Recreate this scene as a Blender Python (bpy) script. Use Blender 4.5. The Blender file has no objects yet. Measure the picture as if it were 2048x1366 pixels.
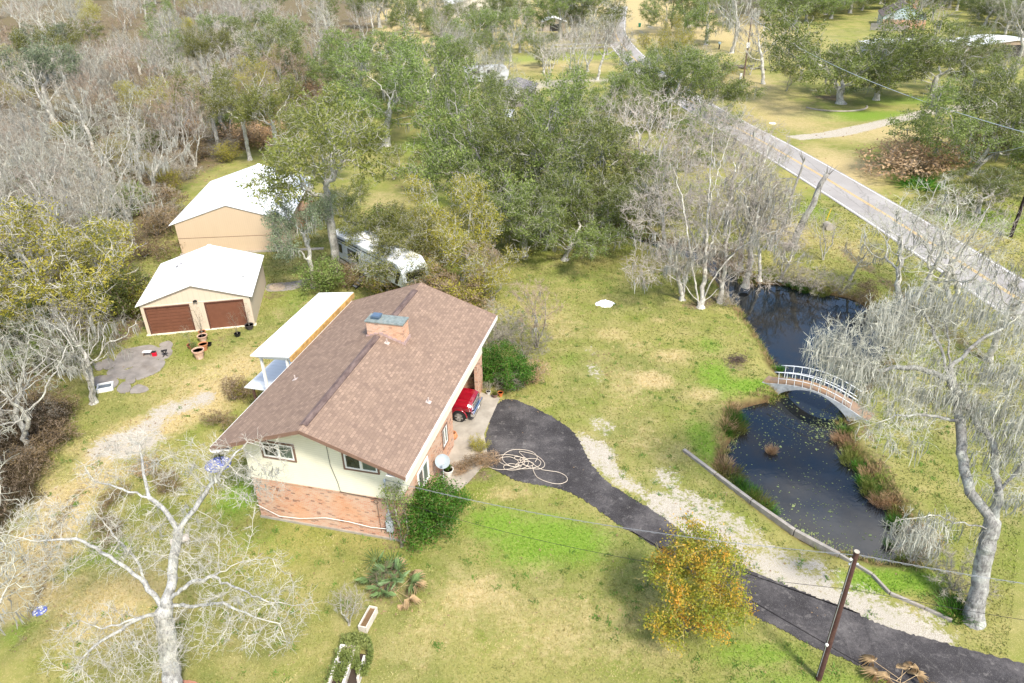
import bpy, math, random
import numpy as np
from mathutils import Vector, Matrix

# ------------------------------------------------------------------ camera
SC = bpy.context.scene
FP, PITCH, ROLL, CH = 1453.456, math.radians(29.737), math.radians(-1.092), 27.0
Fw = np.array([0, math.cos(PITCH), -math.sin(PITCH)]); _R = np.array([1, 0, 0.]); _U = np.cross(_R, Fw)
R2 = math.cos(ROLL)*_R + math.sin(ROLL)*_U
U2 = -math.sin(ROLL)*_R + math.cos(ROLL)*_U
cd = bpy.data.cameras.new('camera'); cam = bpy.data.objects.new('camera', cd); SC.collection.objects.link(cam)
cd.sensor_width = 36; cd.lens = FP/2048*36; cd.clip_start = .5; cd.clip_end = 6000
M4 = Matrix(((R2[0], U2[0], -Fw[0], 0), (R2[1], U2[1], -Fw[1], 0), (R2[2], U2[2], -Fw[2], CH), (0, 0, 0, 1)))
cam.matrix_world = M4; SC.camera = cam

# ------------------------------------------------------------------ light
SUN_EL, SUN_AZ = math.radians(52), math.radians(150)      # azimuth clockwise from +y
W = bpy.data.worlds.new('World'); SC.world = W; W.use_nodes = True
nt = W.node_tree; nt.nodes.clear()
wo = nt.nodes.new('ShaderNodeOutputWorld'); bg = nt.nodes.new('ShaderNodeBackground')
sky = nt.nodes.new('ShaderNodeTexSky'); sky.sky_type = 'NISHITA'; sky.sun_disc = False
sky.sun_elevation = SUN_EL; sky.sun_rotation = SUN_AZ; sky.dust_density = 1.5
tc = nt.nodes.new('ShaderNodeTexCoord'); mp = nt.nodes.new('ShaderNodeMapping'); mp.inputs['Scale'].default_value = (1, 1, 2.6)
nz = nt.nodes.new('ShaderNodeTexNoise'); nz.inputs['Scale'].default_value = 2.3; nz.inputs['Detail'].default_value = 8; nz.inputs['Roughness'].default_value = .58
rp = nt.nodes.new('ShaderNodeValToRGB'); rp.color_ramp.elements[0].position = .55; rp.color_ramp.elements[1].position = .70
mx = nt.nodes.new('ShaderNodeMix'); mx.data_type = 'RGBA'; mx.inputs[7].default_value = (8.0, 8.1, 8.4, 1)
L = nt.links.new
L(tc.outputs['Generated'], mp.inputs[0]); L(mp.outputs[0], nz.inputs[0]); L(nz.outputs[0], rp.inputs[0]); L(rp.outputs[0], mx.inputs[0])
L(sky.outputs[0], mx.inputs[6]); L(mx.outputs[2], bg.inputs[0]); L(bg.outputs[0], wo.inputs[0])
bg.inputs[1].default_value = .15
sd = bpy.data.lights.new('sun', 'SUN'); sd.energy = 2.8; sd.angle = math.radians(9); sd.color = (1, .94, .84)
so = bpy.data.objects.new('sun', sd); SC.collection.objects.link(so); so.location = (0, -20, 80)
sdir = Vector((math.sin(SUN_AZ)*math.cos(SUN_EL), math.cos(SUN_AZ)*math.cos(SUN_EL), math.sin(SUN_EL)))
so.rotation_euler = sdir.to_track_quat('Z', 'Y').to_euler()
SC.view_settings.view_transform = 'Standard'; SC.view_settings.look = 'None'
SC.view_settings.exposure = 1.13; SC.view_settings.gamma = 1
SC.cycles.max_bounces = 6; SC.cycles.diffuse_bounces = 3; SC.cycles.glossy_bounces = 3; SC.cycles.transmission_bounces = 4
SC.cycles.use_denoising = True

# ------------------------------------------------------------------ helpers
rng = np.random.default_rng(7); random.seed(7)
def ray(px, py): return Fw*FP + R2*(px-1024) - U2*(py-683)
def G(px, py, z=0.):                       # pixel of the photograph -> point on the plane z
    d = ray(px, py); t = (z-CH)/d[2]; return np.array([d[0]*t, d[1]*t, z])
def D(px, py, dep):                        # pixel -> point at a depth along the view axis
    d = ray(px, py)/FP; return np.array([0, 0, CH]) + d*dep
def P(p):
    d = np.array([p[0], p[1], p[2]-CH]); z = d@Fw
    return 1024+FP*(d@R2)/z, 683-FP*(d@U2)/z, z
def upto(px, py, py2):                     # height of an upright thing standing at (px,py) whose top is on row py2
    g = G(px, py); lo, hi = 0, 26.9
    for _ in range(40):
        m = (lo+hi)/2
        if P((g[0], g[1], m))[1] > py2: lo = m
        else: hi = m
    return lo
COL = SC.collection
def tag(o, label=None, cat=None, group=None, kind=None):
    if label: o['label'] = label
    if cat: o['category'] = cat
    if group: o['group'] = group
    if kind: o['kind'] = kind
    return o
def empty(name, loc=(0, 0, 0), rz=0., **k):
    o = bpy.data.objects.new(name, None); COL.objects.link(o); o.location = loc; o.rotation_euler = (0, 0, rz)
    return tag(o, **k)
def nrm(v): v = np.asarray(v, float); return v/np.linalg.norm(v)

class MB:
    def __init__(s): s.v = []; s.f = []
    def add(s, vs, fs):
        n = len(s.v); s.v += [tuple(map(float, v)) for v in vs]; s.f += [tuple(n+i for i in f) for f in fs]; return s
    def box(s, a, b, rot=0, c=None):
        x0, y0, z0 = a; x1, y1, z1 = b
        vs = [(x0, y0, z0), (x1, y0, z0), (x1, y1, z0), (x0, y1, z0), (x0, y0, z1), (x1, y0, z1), (x1, y1, z1), (x0, y1, z1)]
        if rot:
            cx, cy = c if c else ((x0+x1)/2, (y0+y1)/2); C, S = math.cos(rot), math.sin(rot)
            vs = [(cx+(x-cx)*C-(y-cy)*S, cy+(x-cx)*S+(y-cy)*C, z) for x, y, z in vs]
        return s.add(vs, [(0, 3, 2, 1), (4, 5, 6, 7), (0, 1, 5, 4), (1, 2, 6, 5), (2, 3, 7, 6), (3, 0, 4, 7)])
    def bar(s, p, q, w, h=None):           # rectangular bar from p to q
        p, q = np.array(p, float), np.array(q, float); h = h or w; d = nrm(q-p)
        up = np.array([0, 0, 1.]) if abs(d[2]) < .95 else np.array([0, 1., 0]); sx = nrm(np.cross(d, up)); sy = np.cross(sx, d)
        vs = [p+sx*a*w/2+sy*b*h/2 for a, b in ((-1, -1), (1, -1), (1, 1), (-1, 1))]+[q+sx*a*w/2+sy*b*h/2 for a, b in ((-1, -1), (1, -1), (1, 1), (-1, 1))]
        return s.add(vs, [(3, 2, 1, 0), (4, 5, 6, 7), (0, 1, 5, 4), (1, 2, 6, 5), (2, 3, 7, 6), (3, 0, 4, 7)])
    def tube(s, pts, r, n=8, caps=True):
        pts = [np.array(p, float) for p in pts]; m = len(pts); rs = r if hasattr(r, '__len__') else [r]*m; vs = []; ref = None
        for i, p in enumerate(pts):
            d = nrm(pts[min(i+1, m-1)]-pts[max(i-1, 0)])
            if ref is None: ref = np.array([0, 0, 1.]) if abs(d[2]) < .9 else np.array([1., 0, 0])
            a = np.cross(d, ref); a = a/np.linalg.norm(a) if np.linalg.norm(a) > 1e-6 else np.array([1., 0, 0]); b = np.cross(d, a); ref = nrm(np.cross(a, d)) if abs(np.dot(ref, d)) < .99 else ref
            vs += [p+rs[i]*(math.cos(t)*a+math.sin(t)*b) for t in np.linspace(0, 2*math.pi, n, endpoint=False)]
        fs = [(i*n+j, i*n+(j+1) % n, (i+1)*n+(j+1) % n, (i+1)*n+j) for i in range(m-1) for j in range(n)]
        if caps: fs += [tuple(range(n))[::-1], tuple(range((m-1)*n, m*n))]
        return s.add(vs, fs)
    def lathe(s, prof, c=(0, 0, 0), n=20, ax=None):   # prof [(r,z)]
        vs = []; fs = []; m = len(prof)
        for r, z in prof: vs += [(c[0]+r*math.cos(t), c[1]+r*math.sin(t), c[2]+z) for t in np.linspace(0, 2*math.pi, n, endpoint=False)]
        if ax is not None:
            q = Vector((0, 0, 1)).rotation_difference(Vector(ax)); vs = [tuple(np.array(q @ Vector(np.array(v)-np.array(c)))+np.array(c)) for v in vs]
        for i in range(m-1): fs += [(i*n+j, i*n+(j+1) % n, (i+1)*n+(j+1) % n, (i+1)*n+j) for j in range(n)]
        if prof[0][0] > 1e-4: fs.append(tuple(range(n))[::-1])
        if prof[-1][0] > 1e-4: fs.append(tuple(range((m-1)*n, m*n)))
        return s.add(vs, fs)
    def poly(s, pts, z0, z1):              # prism from an outline
        n = len(pts); a = sum(pts[i][0]*pts[(i+1) % n][1]-pts[(i+1) % n][0]*pts[i][1] for i in range(n))
        if a < 0: pts = pts[::-1]
        return s.add([(p[0], p[1], z0) for p in pts]+[(p[0], p[1], z1) for p in pts], [tuple(range(n))[::-1], tuple(range(n, 2*n))]+[(i, (i+1) % n, n+(i+1) % n, n+i) for i in range(n)])
    def build(s, name, m, parent=None, bevel=0, smooth=False, **k):
        me = bpy.data.meshes.new(name); me.from_pydata(s.v, [], s.f); me.materials.append(m); me.update()
        if smooth: me.shade_smooth()
        o = bpy.data.objects.new(name, me); COL.objects.link(o)
        if parent: o.parent = parent
        if bevel:
            b = o.modifiers.new('b', 'BEVEL'); b.width = bevel; b.segments = 2; b.limit_method = 'ANGLE'
        return tag(o, **k)

def fast(name, V, Q, m, attrs=None):       # big quad mesh from arrays
    me = bpy.data.meshes.new(name); V = np.ascontiguousarray(V, np.float32); Q = np.ascontiguousarray(Q, np.int32)
    me.vertices.add(len(V)); me.vertices.foreach_set('co', V.ravel())
    me.loops.add(Q.size); me.loops.foreach_set('vertex_index', Q.ravel())
    me.polygons.add(len(Q)); me.polygons.foreach_set('loop_start', np.arange(0, Q.size, 4, dtype=np.int32)); me.polygons.foreach_set('loop_total', np.full(len(Q), 4, np.int32))
    if attrs:
        for k, a in attrs.items():
            at = me.attributes.new(k, 'FLOAT', 'POINT'); at.data.foreach_set('value', np.ascontiguousarray(a, np.float32))
    me.materials.append(m); me.update(calc_edges=True); me.validate(); return me

# ------------------------------------------------------------------ materials
class MN:
    def __init__(s, name):
        s.m = bpy.data.materials.new(name); s.m.use_nodes = True; s.t = s.m.node_tree; s.b = s.t.nodes['Principled BSDF']; s.o = s.t.nodes['Material Output']
        s.c = s.n('ShaderNodeTexCoord').outputs['Object']
    def n(s, ty, **k):
        x = s.t.nodes.new(ty)
        for a, b in k.items(): setattr(x, a, b)
        return x
    def l(s, a, b): s.t.links.new(a, b)
    def noise(s, sc, det=4, ro=.6, vec=None, dim=None):
        x = s.n('ShaderNodeTexNoise'); x.inputs['Scale'].default_value = sc; x.inputs['Detail'].default_value = det; x.inputs['Roughness'].default_value = ro
        s.l(vec or s.c, x.inputs['Vector']); return x.outputs[0]
    def ramp(s, f, stops, interp='LINEAR'):
        x = s.n('ShaderNodeValToRGB'); e = x.color_ramp.elements; x.color_ramp.interpolation = interp
        while len(e) < len(stops): e.new(.5)
        for i, (p, c) in enumerate(stops):
            e[i].position = p; e[i].color = (c, c, c, 1) if not hasattr(c, '__len__') else (*c, 1)
        s.l(f, x.inputs[0]); return x.outputs[0]
    def mix(s, f, a, b, mode='MIX'):
        x = s.n('ShaderNodeMix', data_type='RGBA', blend_type=mode)
        for i, v in ((0, f), (6, a), (7, b)):
            if hasattr(v, 'node'): s.l(v, x.inputs[i])
            elif i == 0: x.inputs[0].default_value = v
            else: x.inputs[i].default_value = (*v, 1)
        return x.outputs[2]
    def math(s, op, a, b=0., clamp=False):
        x = s.n('ShaderNodeMath', operation=op); x.use_clamp = clamp
        for i, v in ((0, a), (1, b)):
            if hasattr(v, 'node'): s.l(v, x.inputs[i])
            else: x.inputs[i].default_value = v
        return x.outputs[0]
    def mapv(s, sc=(1, 1, 1), vec=None, rot=(0, 0, 0)):
        x = s.n('ShaderNodeMapping'); x.inputs['Scale'].default_value = sc; x.inputs['Rotation'].default_value = rot; s.l(vec or s.c, x.inputs[0]); return x.outputs[0]
    def attr(s, name): return s.n('ShaderNodeAttribute', attribute_name=name).outputs['Fac']
    def bump(s, h, st=.3, d=.02):
        x = s.n('ShaderNodeBump'); x.inputs['Strength'].default_value = st; x.inputs['Distance'].default_value = d; s.l(h, x.inputs['Height']); s.l(x.outputs[0], s.b.inputs['Normal'])
    def fin(s, col, rough=.8, spec=.3, metal=0):
        if hasattr(col, 'node'): s.l(col, s.b.inputs['Base Color'])
        else: s.b.inputs['Base Color'].default_value = (*col, 1)
        if hasattr(rough, 'node'): s.l(rough, s.b.inputs['Roughness'])
        else: s.b.inputs['Roughness'].default_value = rough
        s.b.inputs['Specular IOR Level'].default_value = spec; s.b.inputs['Metallic'].default_value = metal
        return s.m
def simple(name, col, rough=.7, var=.25, sc=3., bump=.15, spec=.3, metal=0, dirt=None):
    m = MN(name); f = m.noise(sc, 6); a = tuple(c*(1-var) for c in col); b = tuple(min(.95, c*(1+var*.6)) for c in col)
    c = m.ramp(f, [(.3, a), (.7, b)])
    if dirt: c = m.mix(m.ramp(m.noise(sc*.35, 8, .7), [(.52, 0.), (.7, .8)]), c, dirt)
    if bump: m.bump(m.noise(sc*9, 4), bump, .01)
    return m.fin(c, rough, spec, metal)

def leafmat(name, cols, hue=.12, trans=.35, sc=.9):
    m = MN(name); oi = m.n('ShaderNodeObjectInfo')
    f = m.noise(sc, 5, .7); c = m.ramp(f, [(.25+.5*i/(len(cols)-1), k) for i, k in enumerate(cols)])
    g = m.noise(9, 2); c = m.mix(.55, c, m.ramp(g, [(.25, .35), (.75, 1.0)]), 'MULTIPLY'); c = m.mix(1., c, (1.25, 1.25, 1.25), 'MULTIPLY')
    hs = m.n('ShaderNodeHueSaturation'); m.l(c, hs.inputs['Color'])
    m.l(m.math('ADD', m.math('MULTIPLY', oi.outputs['Random'], hue*.22), .5-hue*.19), hs.inputs['Hue'])
    m.l(m.math('ADD', m.math('MULTIPLY', oi.outputs['Random'], .5), .75), hs.inputs['Value'])
    m.fin(hs.outputs[0], .55, .3)
    tr = m.n('ShaderNodeBsdfTranslucent'); m.l(hs.outputs[0], tr.inputs[0]); ms = m.n('ShaderNodeMixShader'); ms.inputs[0].default_value = trans
    m.l(m.b.outputs[0], ms.inputs[1]); m.l(tr.outputs[0], ms.inputs[2]); m.l(ms.outputs[0], m.o.inputs[0]); return m.m

def barkmat(name, lo, hi, lichen=(.5, .5, .42)):
    m = MN(name); v = m.mapv((1, 1, .35)); f = m.noise(5, 6, .7, v); c = m.ramp(f, [(.3, lo), (.68, hi)])
    c = m.mix(m.ramp(m.noise(1.6, 5), [(.5, 0.), (.62, .75)]), c, lichen)
    oi = m.n('ShaderNodeObjectInfo'); c = m.mix(1., c, m.ramp(oi.outputs['Random'], [(0, .78), (1, 1.12)]), 'MULTIPLY')
    c = m.mix(m.ramp(m.noise(11, 6, .75, v), [(.36, .7), (.5, 0.)]), c, tuple(x*.5 for x in lo)); m.bump(m.noise(16, 5, .7, v), .8, .08); return m.fin(c, .9, .15)

B_PALE = barkmat('bark_pale', (.26, .24, .20), (.64, .61, .53), (.64, .63, .51))
B_GREY = barkmat('bark_grey', (.17, .155, .135), (.40, .375, .33))
B_DARK = barkmat('bark_dark', (.12, .10, .08), (.30, .26, .21))
B_MID = barkmat('bark_mid', (.16, .15, .14), (.46, .45, .41), (.56, .57, .50))
B_WHITE = barkmat('bark_white', (.26, .25, .23), (.66, .65, .60), (.66, .65, .54))
def twigmat(name, a, b):
    m = MN(name); oi = m.n('ShaderNodeObjectInfo'); c = m.ramp(m.noise(1.1, 4), [(.35, a), (.65, b)])
    c = m.mix(1., c, m.ramp(oi.outputs['Random'], [(0, .7), (1, 1.2)]), 'MULTIPLY'); return m.fin(c, .9, .1)
TW_PALE = twigmat('twig_pale', (.32, .30, .25), (.54, .51, .43))
TW_MID = twigmat('twig_mid', (.22, .20, .145), (.42, .385, .29))
TW_OLV = twigmat('twig_olive', (.26, .23, .09), (.42, .36, .14))
TW_GREY = twigmat('twig_grey', (.23, .205, .165), (.46, .415, .335))
TW_RED = twigmat('twig_red', (.25, .19, .145), (.42, .35, .28))
TW_ROSE = twigmat('twig_rose', (.38, .32, .28), (.56, .51, .43))
TW_BROWN = twigmat('twig_brown', (.26, .19, .13), (.42, .33, .24))
TW_GREEN = twigmat('twig_lichen', (.29, .28, .225), (.52, .51, .41))
MOSS = twigmat('moss_grey', (.24, .24, .205), (.42, .415, .36))
LF_OAK = leafmat('leaf_oak', [(.055, .09, .018), (.16, .215, .05), (.36, .41, .14)])
LF_OLV = leafmat('leaf_olive', [(.075, .10, .018), (.17, .19, .04), (.31, .30, .09)])
LF_YEL = leafmat('leaf_yellow', [(.15, .17, .02), (.34, .32, .04), (.52, .43, .06)], .06)
LF_ORG = leafmat('leaf_orange', [(.08, .16, .02), (.15, .21, .025), (.26, .25, .03), (.54, .27, .035), (.68, .25, .04)], .03, sc=.9)
LF_LUSH = leafmat('leaf_lush', [(.02, .07, .008), (.06, .17, .015), (.13, .28, .03)], .06)
LF_RUST = leafmat('leaf_rust', [(.11, .08, .035), (.23, .165, .075), (.38, .30, .14)], .05)
LF_DARK = leafmat('leaf_dark', [(.03, .022, .01), (.07, .05, .022), (.12, .10, .035)], .05)
LF_TAN = leafmat('leaf_tan', [(.28, .17, .08), (.48, .32, .17), (.62, .46, .27)], .04)
LF_GRAYG = leafmat('leaf_sage', [(.09, .12, .07), (.18, .22, .12), (.32, .36, .23)], .05)
# ------------------------------------------------------------------ ground
def seg_d(X, Y, a, b):
    ax, ay = a[:2]; bx, by = b[:2]; dx, dy = bx-ax, by-ay; t = np.clip(((X-ax)*dx+(Y-ay)*dy)/(dx*dx+dy*dy+1e-9), 0, 1)
    return np.hypot(X-ax-t*dx, Y-ay-t*dy)
def inpoly(X, Y, poly):
    r = np.zeros(X.shape, bool); n = len(poly)
    for i in range(n):
        x0, y0 = poly[i][:2]; x1, y1 = poly[(i+1) % n][:2]
        if y0 == y1: continue
        r ^= ((y0 > Y) != (y1 > Y)) & (X < (x1-x0)*(Y-y0)/(y1-y0)+x0)
    return r
def sdf(X, Y, poly):
    d = np.full(X.shape, 1e9)
    for i in range(len(poly)): d = np.minimum(d, seg_d(X, Y, poly[i], poly[(i+1) % len(poly)]))
    return np.where(inpoly(X, Y, poly), -d, d)
def smooth(x): x = np.clip(x, 0, 1); return x*x*(3-2*x)
def spline(pts, n=8, closed=False):
    pts = [np.array(p, float) for p in pts]; m = len(pts); out = []
    for i in range(m if closed else m-1):
        g = (lambda k: pts[k % m]) if closed else (lambda k: pts[min(max(k, 0), m-1)])
        p0, p1, p2, p3 = g(i-1), g(i), g(i+1), g(i+2)
        for t in np.linspace(0, 1, n, endpoint=False):
            out.append(.5*((2*p1)+(-p0+p2)*t+(2*p0-5*p1+4*p2-p3)*t*t+(-p0+3*p1-3*p2+p3)*t**3))
    if not closed: out.append(pts[-1])
    return out

WZ = -.55
pond_px = [(1470, 612), (1488, 640), (1512, 672), (1530, 705), (1550, 742), (1572, 775), (1545, 800), (1482, 818), (1466, 842), (1462, 880), (1440, 925), (1452, 958), (1490, 990),
           (1540, 1035), (1590, 1072), (1640, 1098), (1700, 1112), (1760, 1130), (1815, 1118), (1822, 1075), (1800, 1030), (1760, 985), (1732, 940), (1700, 900), (1690, 850), (1700, 815),
           (1735, 770), (1775, 720), (1770, 670), (1742, 625), (1705, 600), (1640, 585), (1580, 572), (1530, 568), (1480, 560), (1440, 520), (1400, 500), (1350, 490), (1300, 476), (1250, 462),
           (1245, 474), (1300, 492), (1345, 506), (1390, 525), (1430, 560)]
POND = [G(x, y, WZ)[:2] for x, y in pond_px]; PONDS = spline(POND, 5, True)

def lines(lo, hi, st, far0, far1, g=1.13):
    a = list(np.arange(lo, hi+1e-6, st)); s = st; x = hi
    while x < far1: s *= g; x += s; a.append(x)
    s = st; x = lo
    while x > far0: s *= g; x -= s; a.insert(0, x)
    return np.array(a)
gx = lines(-50, 50, .38, -1600, 1600); gy = lines(8, 112, .38, -200, 2600)
X, Y = np.meshgrid(gx, gy); XF, YF = X.ravel(), Y.ravel()
_rs = np.random.default_rng(3)
def vnoise(x, y, s, seed):
    r = np.random.default_rng(seed).random((97, 97)); u, v = x/s, y/s; i, j = np.floor(u).astype(int), np.floor(v).astype(int); a, b = smooth(u-i), smooth(v-j)
    g = lambda p, q: r[p % 97, q % 97]
    return (g(i, j)*(1-a)+g(i+1, j)*a)*(1-b)+(g(i, j+1)*(1-a)+g(i+1, j+1)*a)*b
def fbm(x, y, s, seed): return (vnoise(x, y, s, seed)+.5*vnoise(x, y, s/2.1, seed+1)+.25*vnoise(x, y, s/4.3, seed+2))/1.75

near = (np.abs(XF) < 60) & (YF < 120) & (YF > 5)
pd = np.full(XF.shape, 9.); pd[near] = sdf(XF[near], YF[near], PONDS)
pd = pd+(fbm(XF, YF, 1.6, 21)-.5)*.5
Z = np.where(pd < 1.0, -1.5*smooth((1.0-pd)/2.4), 0.)+(fbm(XF, YF, 3.0, 5)-.5)*.05*np.clip(pd, 0, 1)
Z = np.where((XF > 34) & (YF > 30) & (YF < 160), Z, Z)

A = {k: np.zeros(XF.shape) for k in ('gravel', 'dry', 'lush', 'dirt', 'mud')}
def blob(k, px, py, rx, ry, st=1., rot=0., soft=.5):
    c = G(px, py); C, S = math.cos(rot), math.sin(rot); u = ((XF-c[0])*C+(YF-c[1])*S)/rx; v = (-(XF-c[0])*S+(YF-c[1])*C)/ry
    d = np.hypot(u, v)+(fbm(XF, YF, .35*(rx+ry), 31)-.5)*.7
    A[k] = np.maximum(A[k], st*smooth((1+soft-d)/(2*soft)*.999 if soft else (d < 1)))
def stroke(k, pts, w, st=1., soft=.6, z=0):
    g = [G(x, y) for x, y in pts]; d = np.full(XF.shape, 1e9)
    for a, b in zip(g[:-1], g[1:]): d = np.minimum(d, seg_d(XF, YF, a, b))
    d = d+(fbm(XF, YF, 1.7, 41)-.5)*w*.9
    A[k] = np.maximum(A[k], st*smooth((w/2+soft-d)/(2*soft)))
def area(k, pts, st=1., soft=3.):
    g = [G(x, y)[:2] for x, y in pts]; d = sdf(XF, YF, g)+(fbm(XF, YF, 6, 51)-.5)*soft*1.6
    A[k] = np.maximum(A[k], st*smooth((soft-d)/(2*soft)))
# gravel and shell
stroke('gravel', [(1165, 880), (1230, 945), (1290, 985), (1360, 1035), (1440, 1090), (1530, 1130), (1620, 1180), (1710, 1215), (1800, 1250), (1890, 1282)], 1.7, 1.0, .6)
stroke('gravel', [(1330, 960), (1420, 1030), (1520, 1090), (1640, 1150), (1760, 1215), (1880, 1262)], 2.1, .72, .8)
for a in ((1190, 745, .7, 1.3, .55), (1205, 850, .9, 1.0, .6), (1315, 950, .35, .8, .7), (1180, 700, .5, .7, .45)): blob('gravel', *a)
stroke('gravel', [(400, 800), (330, 825), (270, 870), (200, 905)], 1.6, .95, .9)
blob('gravel', 255, 885, 1.9, 1.6, 1.0); blob('gravel', 345, 818, 1.7, .8, .9, .3); blob('gravel', 85, 1010, .9, 2.2, .35)
area('gravel', [(1568, 272), (1640, 266), (1760, 240), (1860, 216), (1990, 203), (2048, 200), (2048, 206), (1990, 211), (1880, 228), (1780, 250), (1690, 272), (1600, 281)], 1.2, .5)
area('gravel', [(1380, 97), (1480, 92), (1560, 90), (1560, 94), (1480, 97), (1380, 100)], 1.1, .8)
area('gravel', [(1030, 165), (1150, 160), (1240, 155), (1240, 160), (1150, 166), (1060, 185), (1040, 215), (1010, 215)], .8, .8)
area('gravel', [(1205, 78), (1275, 76), (1300, 40), (1400, 47), (1400, 52), (1310, 52), (1240, 100), (1225, 85)], .8, .8)
# bare soil and leaf litter, plus the garage's shade painted as soil
area('dirt', [(-300, 1300), (-20, 1120), (0, 1010), (110, 820), (150, 690), (255, 610), (290, 560), (335, 470), (345, 380), (470, 310), (600, 230), (720, 130), (760, 60), (720, -40), (-900, -40)], .78, 3.)
area('dirt', [(0, 1080), (40, 1000), (130, 830), (90, 800), (-60, 900), (-60, 1060)], .9, 1.)
blob('dirt', 262, 655, 1.3, 2.6, .9); stroke('dirt', [(210, 930), (120, 1040), (90, 1150), (40, 1290)], .5, .7, .4); stroke('dry', [(480, 740), (400, 810), (300, 860), (200, 920), (100, 1060), (60, 1180)], 4.2, .95, 1.8); stroke('dirt', [(300, 850), (200, 910), (120, 1030), (70, 1150)], 1.6, .45, 1.2)  # first blob darkens the ground colour where the garage's shadow falls
blob('dirt', 1470, 730, .8, .7, .6); blob('dirt', 1195, 715, 1.2, 1.6, .35); blob('dirt', 547, 592, 1.0, .7, .55); blob('dirt', 440, 680, 1.2, 1.4, .35)
stroke('dirt', [(1490, 610), (1440, 600), (1380, 610)], 1.6, .75, .8)
stroke('dirt', [(1540, 285), (1660, 365), (1760, 440), (1900, 540)], 1.0, .0, .6)
blob('dirt', 950, 950, 1.2, .6, .6); stroke('dirt', [(1730, 850), (1780, 960), (1830, 1060)], .5, .75, .5); stroke('dirt', [(1690, 500), (1880, 650), (2048, 770)], 1.1, .7, .6)
blob('dirt', 1665, 195, 3, 2.4, .9); blob('dirt', 800, 1180, 1.2, .9, .5); blob('dirt', 790, 1090, .5, .3, .6)
# dry straw-coloured grass
for a in ((1345, 711, 1.5, 1.0, .8), (1300, 760, 1.5, 1.1, 1.), (1405, 788, 1.3, .9, .75), (1225, 668, 1.4, 1.1, .6), (1275, 690, 1.2, 1.0, .5), (1320, 640, .9, .5, .5), (240, 1210, 3.2, 2.2, .75),
          (960, 1190, 2.4, 1.2, .7), (1010, 985, 1.2, .6, .65), (1100, 1250, 4, 2, .5), (860, 1250, 1.4, 2.2, .45), (1500, 660, .8, 1.2, .3), (1680, 330, 4, 9, .9), (1760, 265, 12, 6, .75), (1560, 225, 8, 14, .7),
          (1480, 170, 9, 20, .75), (1900, 470, 5, 4, .6), (1960, 290, 10, 5, .5), (780, 400, 5, 3, .55), (520, 700, 2, 1.6, .5), (400, 760, 5, 2, .5), (1330, 20, 30, 90, 1.0), (800, 40, 60, 120, .95), (1130, 130, 20, 9, .7), (640, 10, 70, 60, .9),
          (1250, 770, 1.6, 3, .5), (1120, 640, 2, 3.5, .45), (1570, 460, 3, 5, .55), (1700, 500, 3, 4, .55), (1290, 880, 1.2, 2.0, .45), (1880, 810, 2, 2, .3), (1260, 1300, 3, 1, .4), (700, 1300, 2, 1.5, .25), (520, 1290, 3, 2, .2)): blob('dry', *a, soft=.8)
# lush green
for a in ((1100, 1080, 3.2, 1.6, .9), (1000, 1050, 2.2, 1.4, .8), (1440, 760, 1.3, 2.6, .8), (1500, 770, 1.8, .9, 1.), (1410, 880, 1.0, 2.0, .85), (1780, 1160, 2.6, .8, 1.), (1640, 1090, 1., .3, .5), (480, 990, 1.4, 2.2, .8), (500, 1080, 2, 1.4, .4),
          (200, 1110, 1.3, 1.6, .6), (1500, 1310, 2.4, .7, .65), (1420, 690, 1., 1.4, .55), (1840, 365, 2.6, 2.4, 1.), (1800, 1010, 1.5, 4, .35), (460, 745, 2.6, 1.6, .5), (250, 660, 1.3, .8, .6), (1150, 110, 24, 8, .6), (1000, 120, 20, 8, .8),
          (1700, 230, 10, 4, .8), (1900, 200, 16, 4, .7), (850, 290, 6, 7, .6), (900, 395, 4, 4, .5), (1170, 560, 4, 2, .35), (1620, 420, 2, 4, .5), (1960, 440, 6, 4, .6), (60, 1240, 1.6, 1.6, .5), (600, 600, 1.5, 4, .4), (150, 940, 1, 3, .35), (1140, 720, .8, 1.6, .4),
          (1600, 1370, 3, .7, .6), (1700, 1180, .9, .4, .6), (1880, 1230, .9, .6, .5), (1550, 620, 1, 3, .2)): blob('lush', *a, soft=.8)
A['mud'] = smooth((.75-pd)/.7)
for k in A: A[k] = np.clip(A[k], 0, 1)

nX, nY = len(gx), len(gy); idx = np.arange(nX*nY).reshape(nY, nX)
Q = np.stack([idx[:-1, :-1], idx[:-1, 1:], idx[1:, 1:], idx[1:, :-1]], -1).reshape(-1, 4)
m = MN('ground_grass')
f1 = m.noise(.09, 4, .6); f2 = m.noise(.55, 6, .65); f3 = m.noise(6, 6, .75); f4 = m.noise(26, 3, .7); f5 = m.noise(2.1, 5, .7)
gr = m.ramp(f2, [(.28, (.105, .14, .032)), (.48, (.195, .20, .058)), (.72, (.36, .30, .14))])
gr = m.mix(m.ramp(f1, [(.40, 0.), (.60, .7)]), gr, (.32, .285, .09))
gr = m.mix(m.ramp(f5, [(.55, 0.), (.72, .5)]), gr, (.36, .28, .12)); gr = m.mix(m.ramp(m.noise(.22, 6, .7), [(.48, 0.), (.64, .75)]), gr, (.16, .20, .03))
def th(at, lo=.35, hi=.65, w=.9, nf=None):         # noise-broken mask
    return m.ramp(m.math('ADD', m.attr(at), m.math('MULTIPLY', m.math('SUBTRACT', nf or f5, .5), w)), [(lo, 0.), (hi, 1.)])
gr = m.mix(th('lush', .25, .8, 1.1), gr, m.ramp(f3, [(.3, (.11, .19, .018)), (.7, (.20, .31, .04))]))
gr = m.mix(m.math('MULTIPLY', th('dry', .25, .85, 1.2), .85), gr, m.ramp(f3, [(.25, (.36, .26, .12)), (.55, (.50, .385, .20)), (.8, (.62, .49, .29))]))
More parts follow.
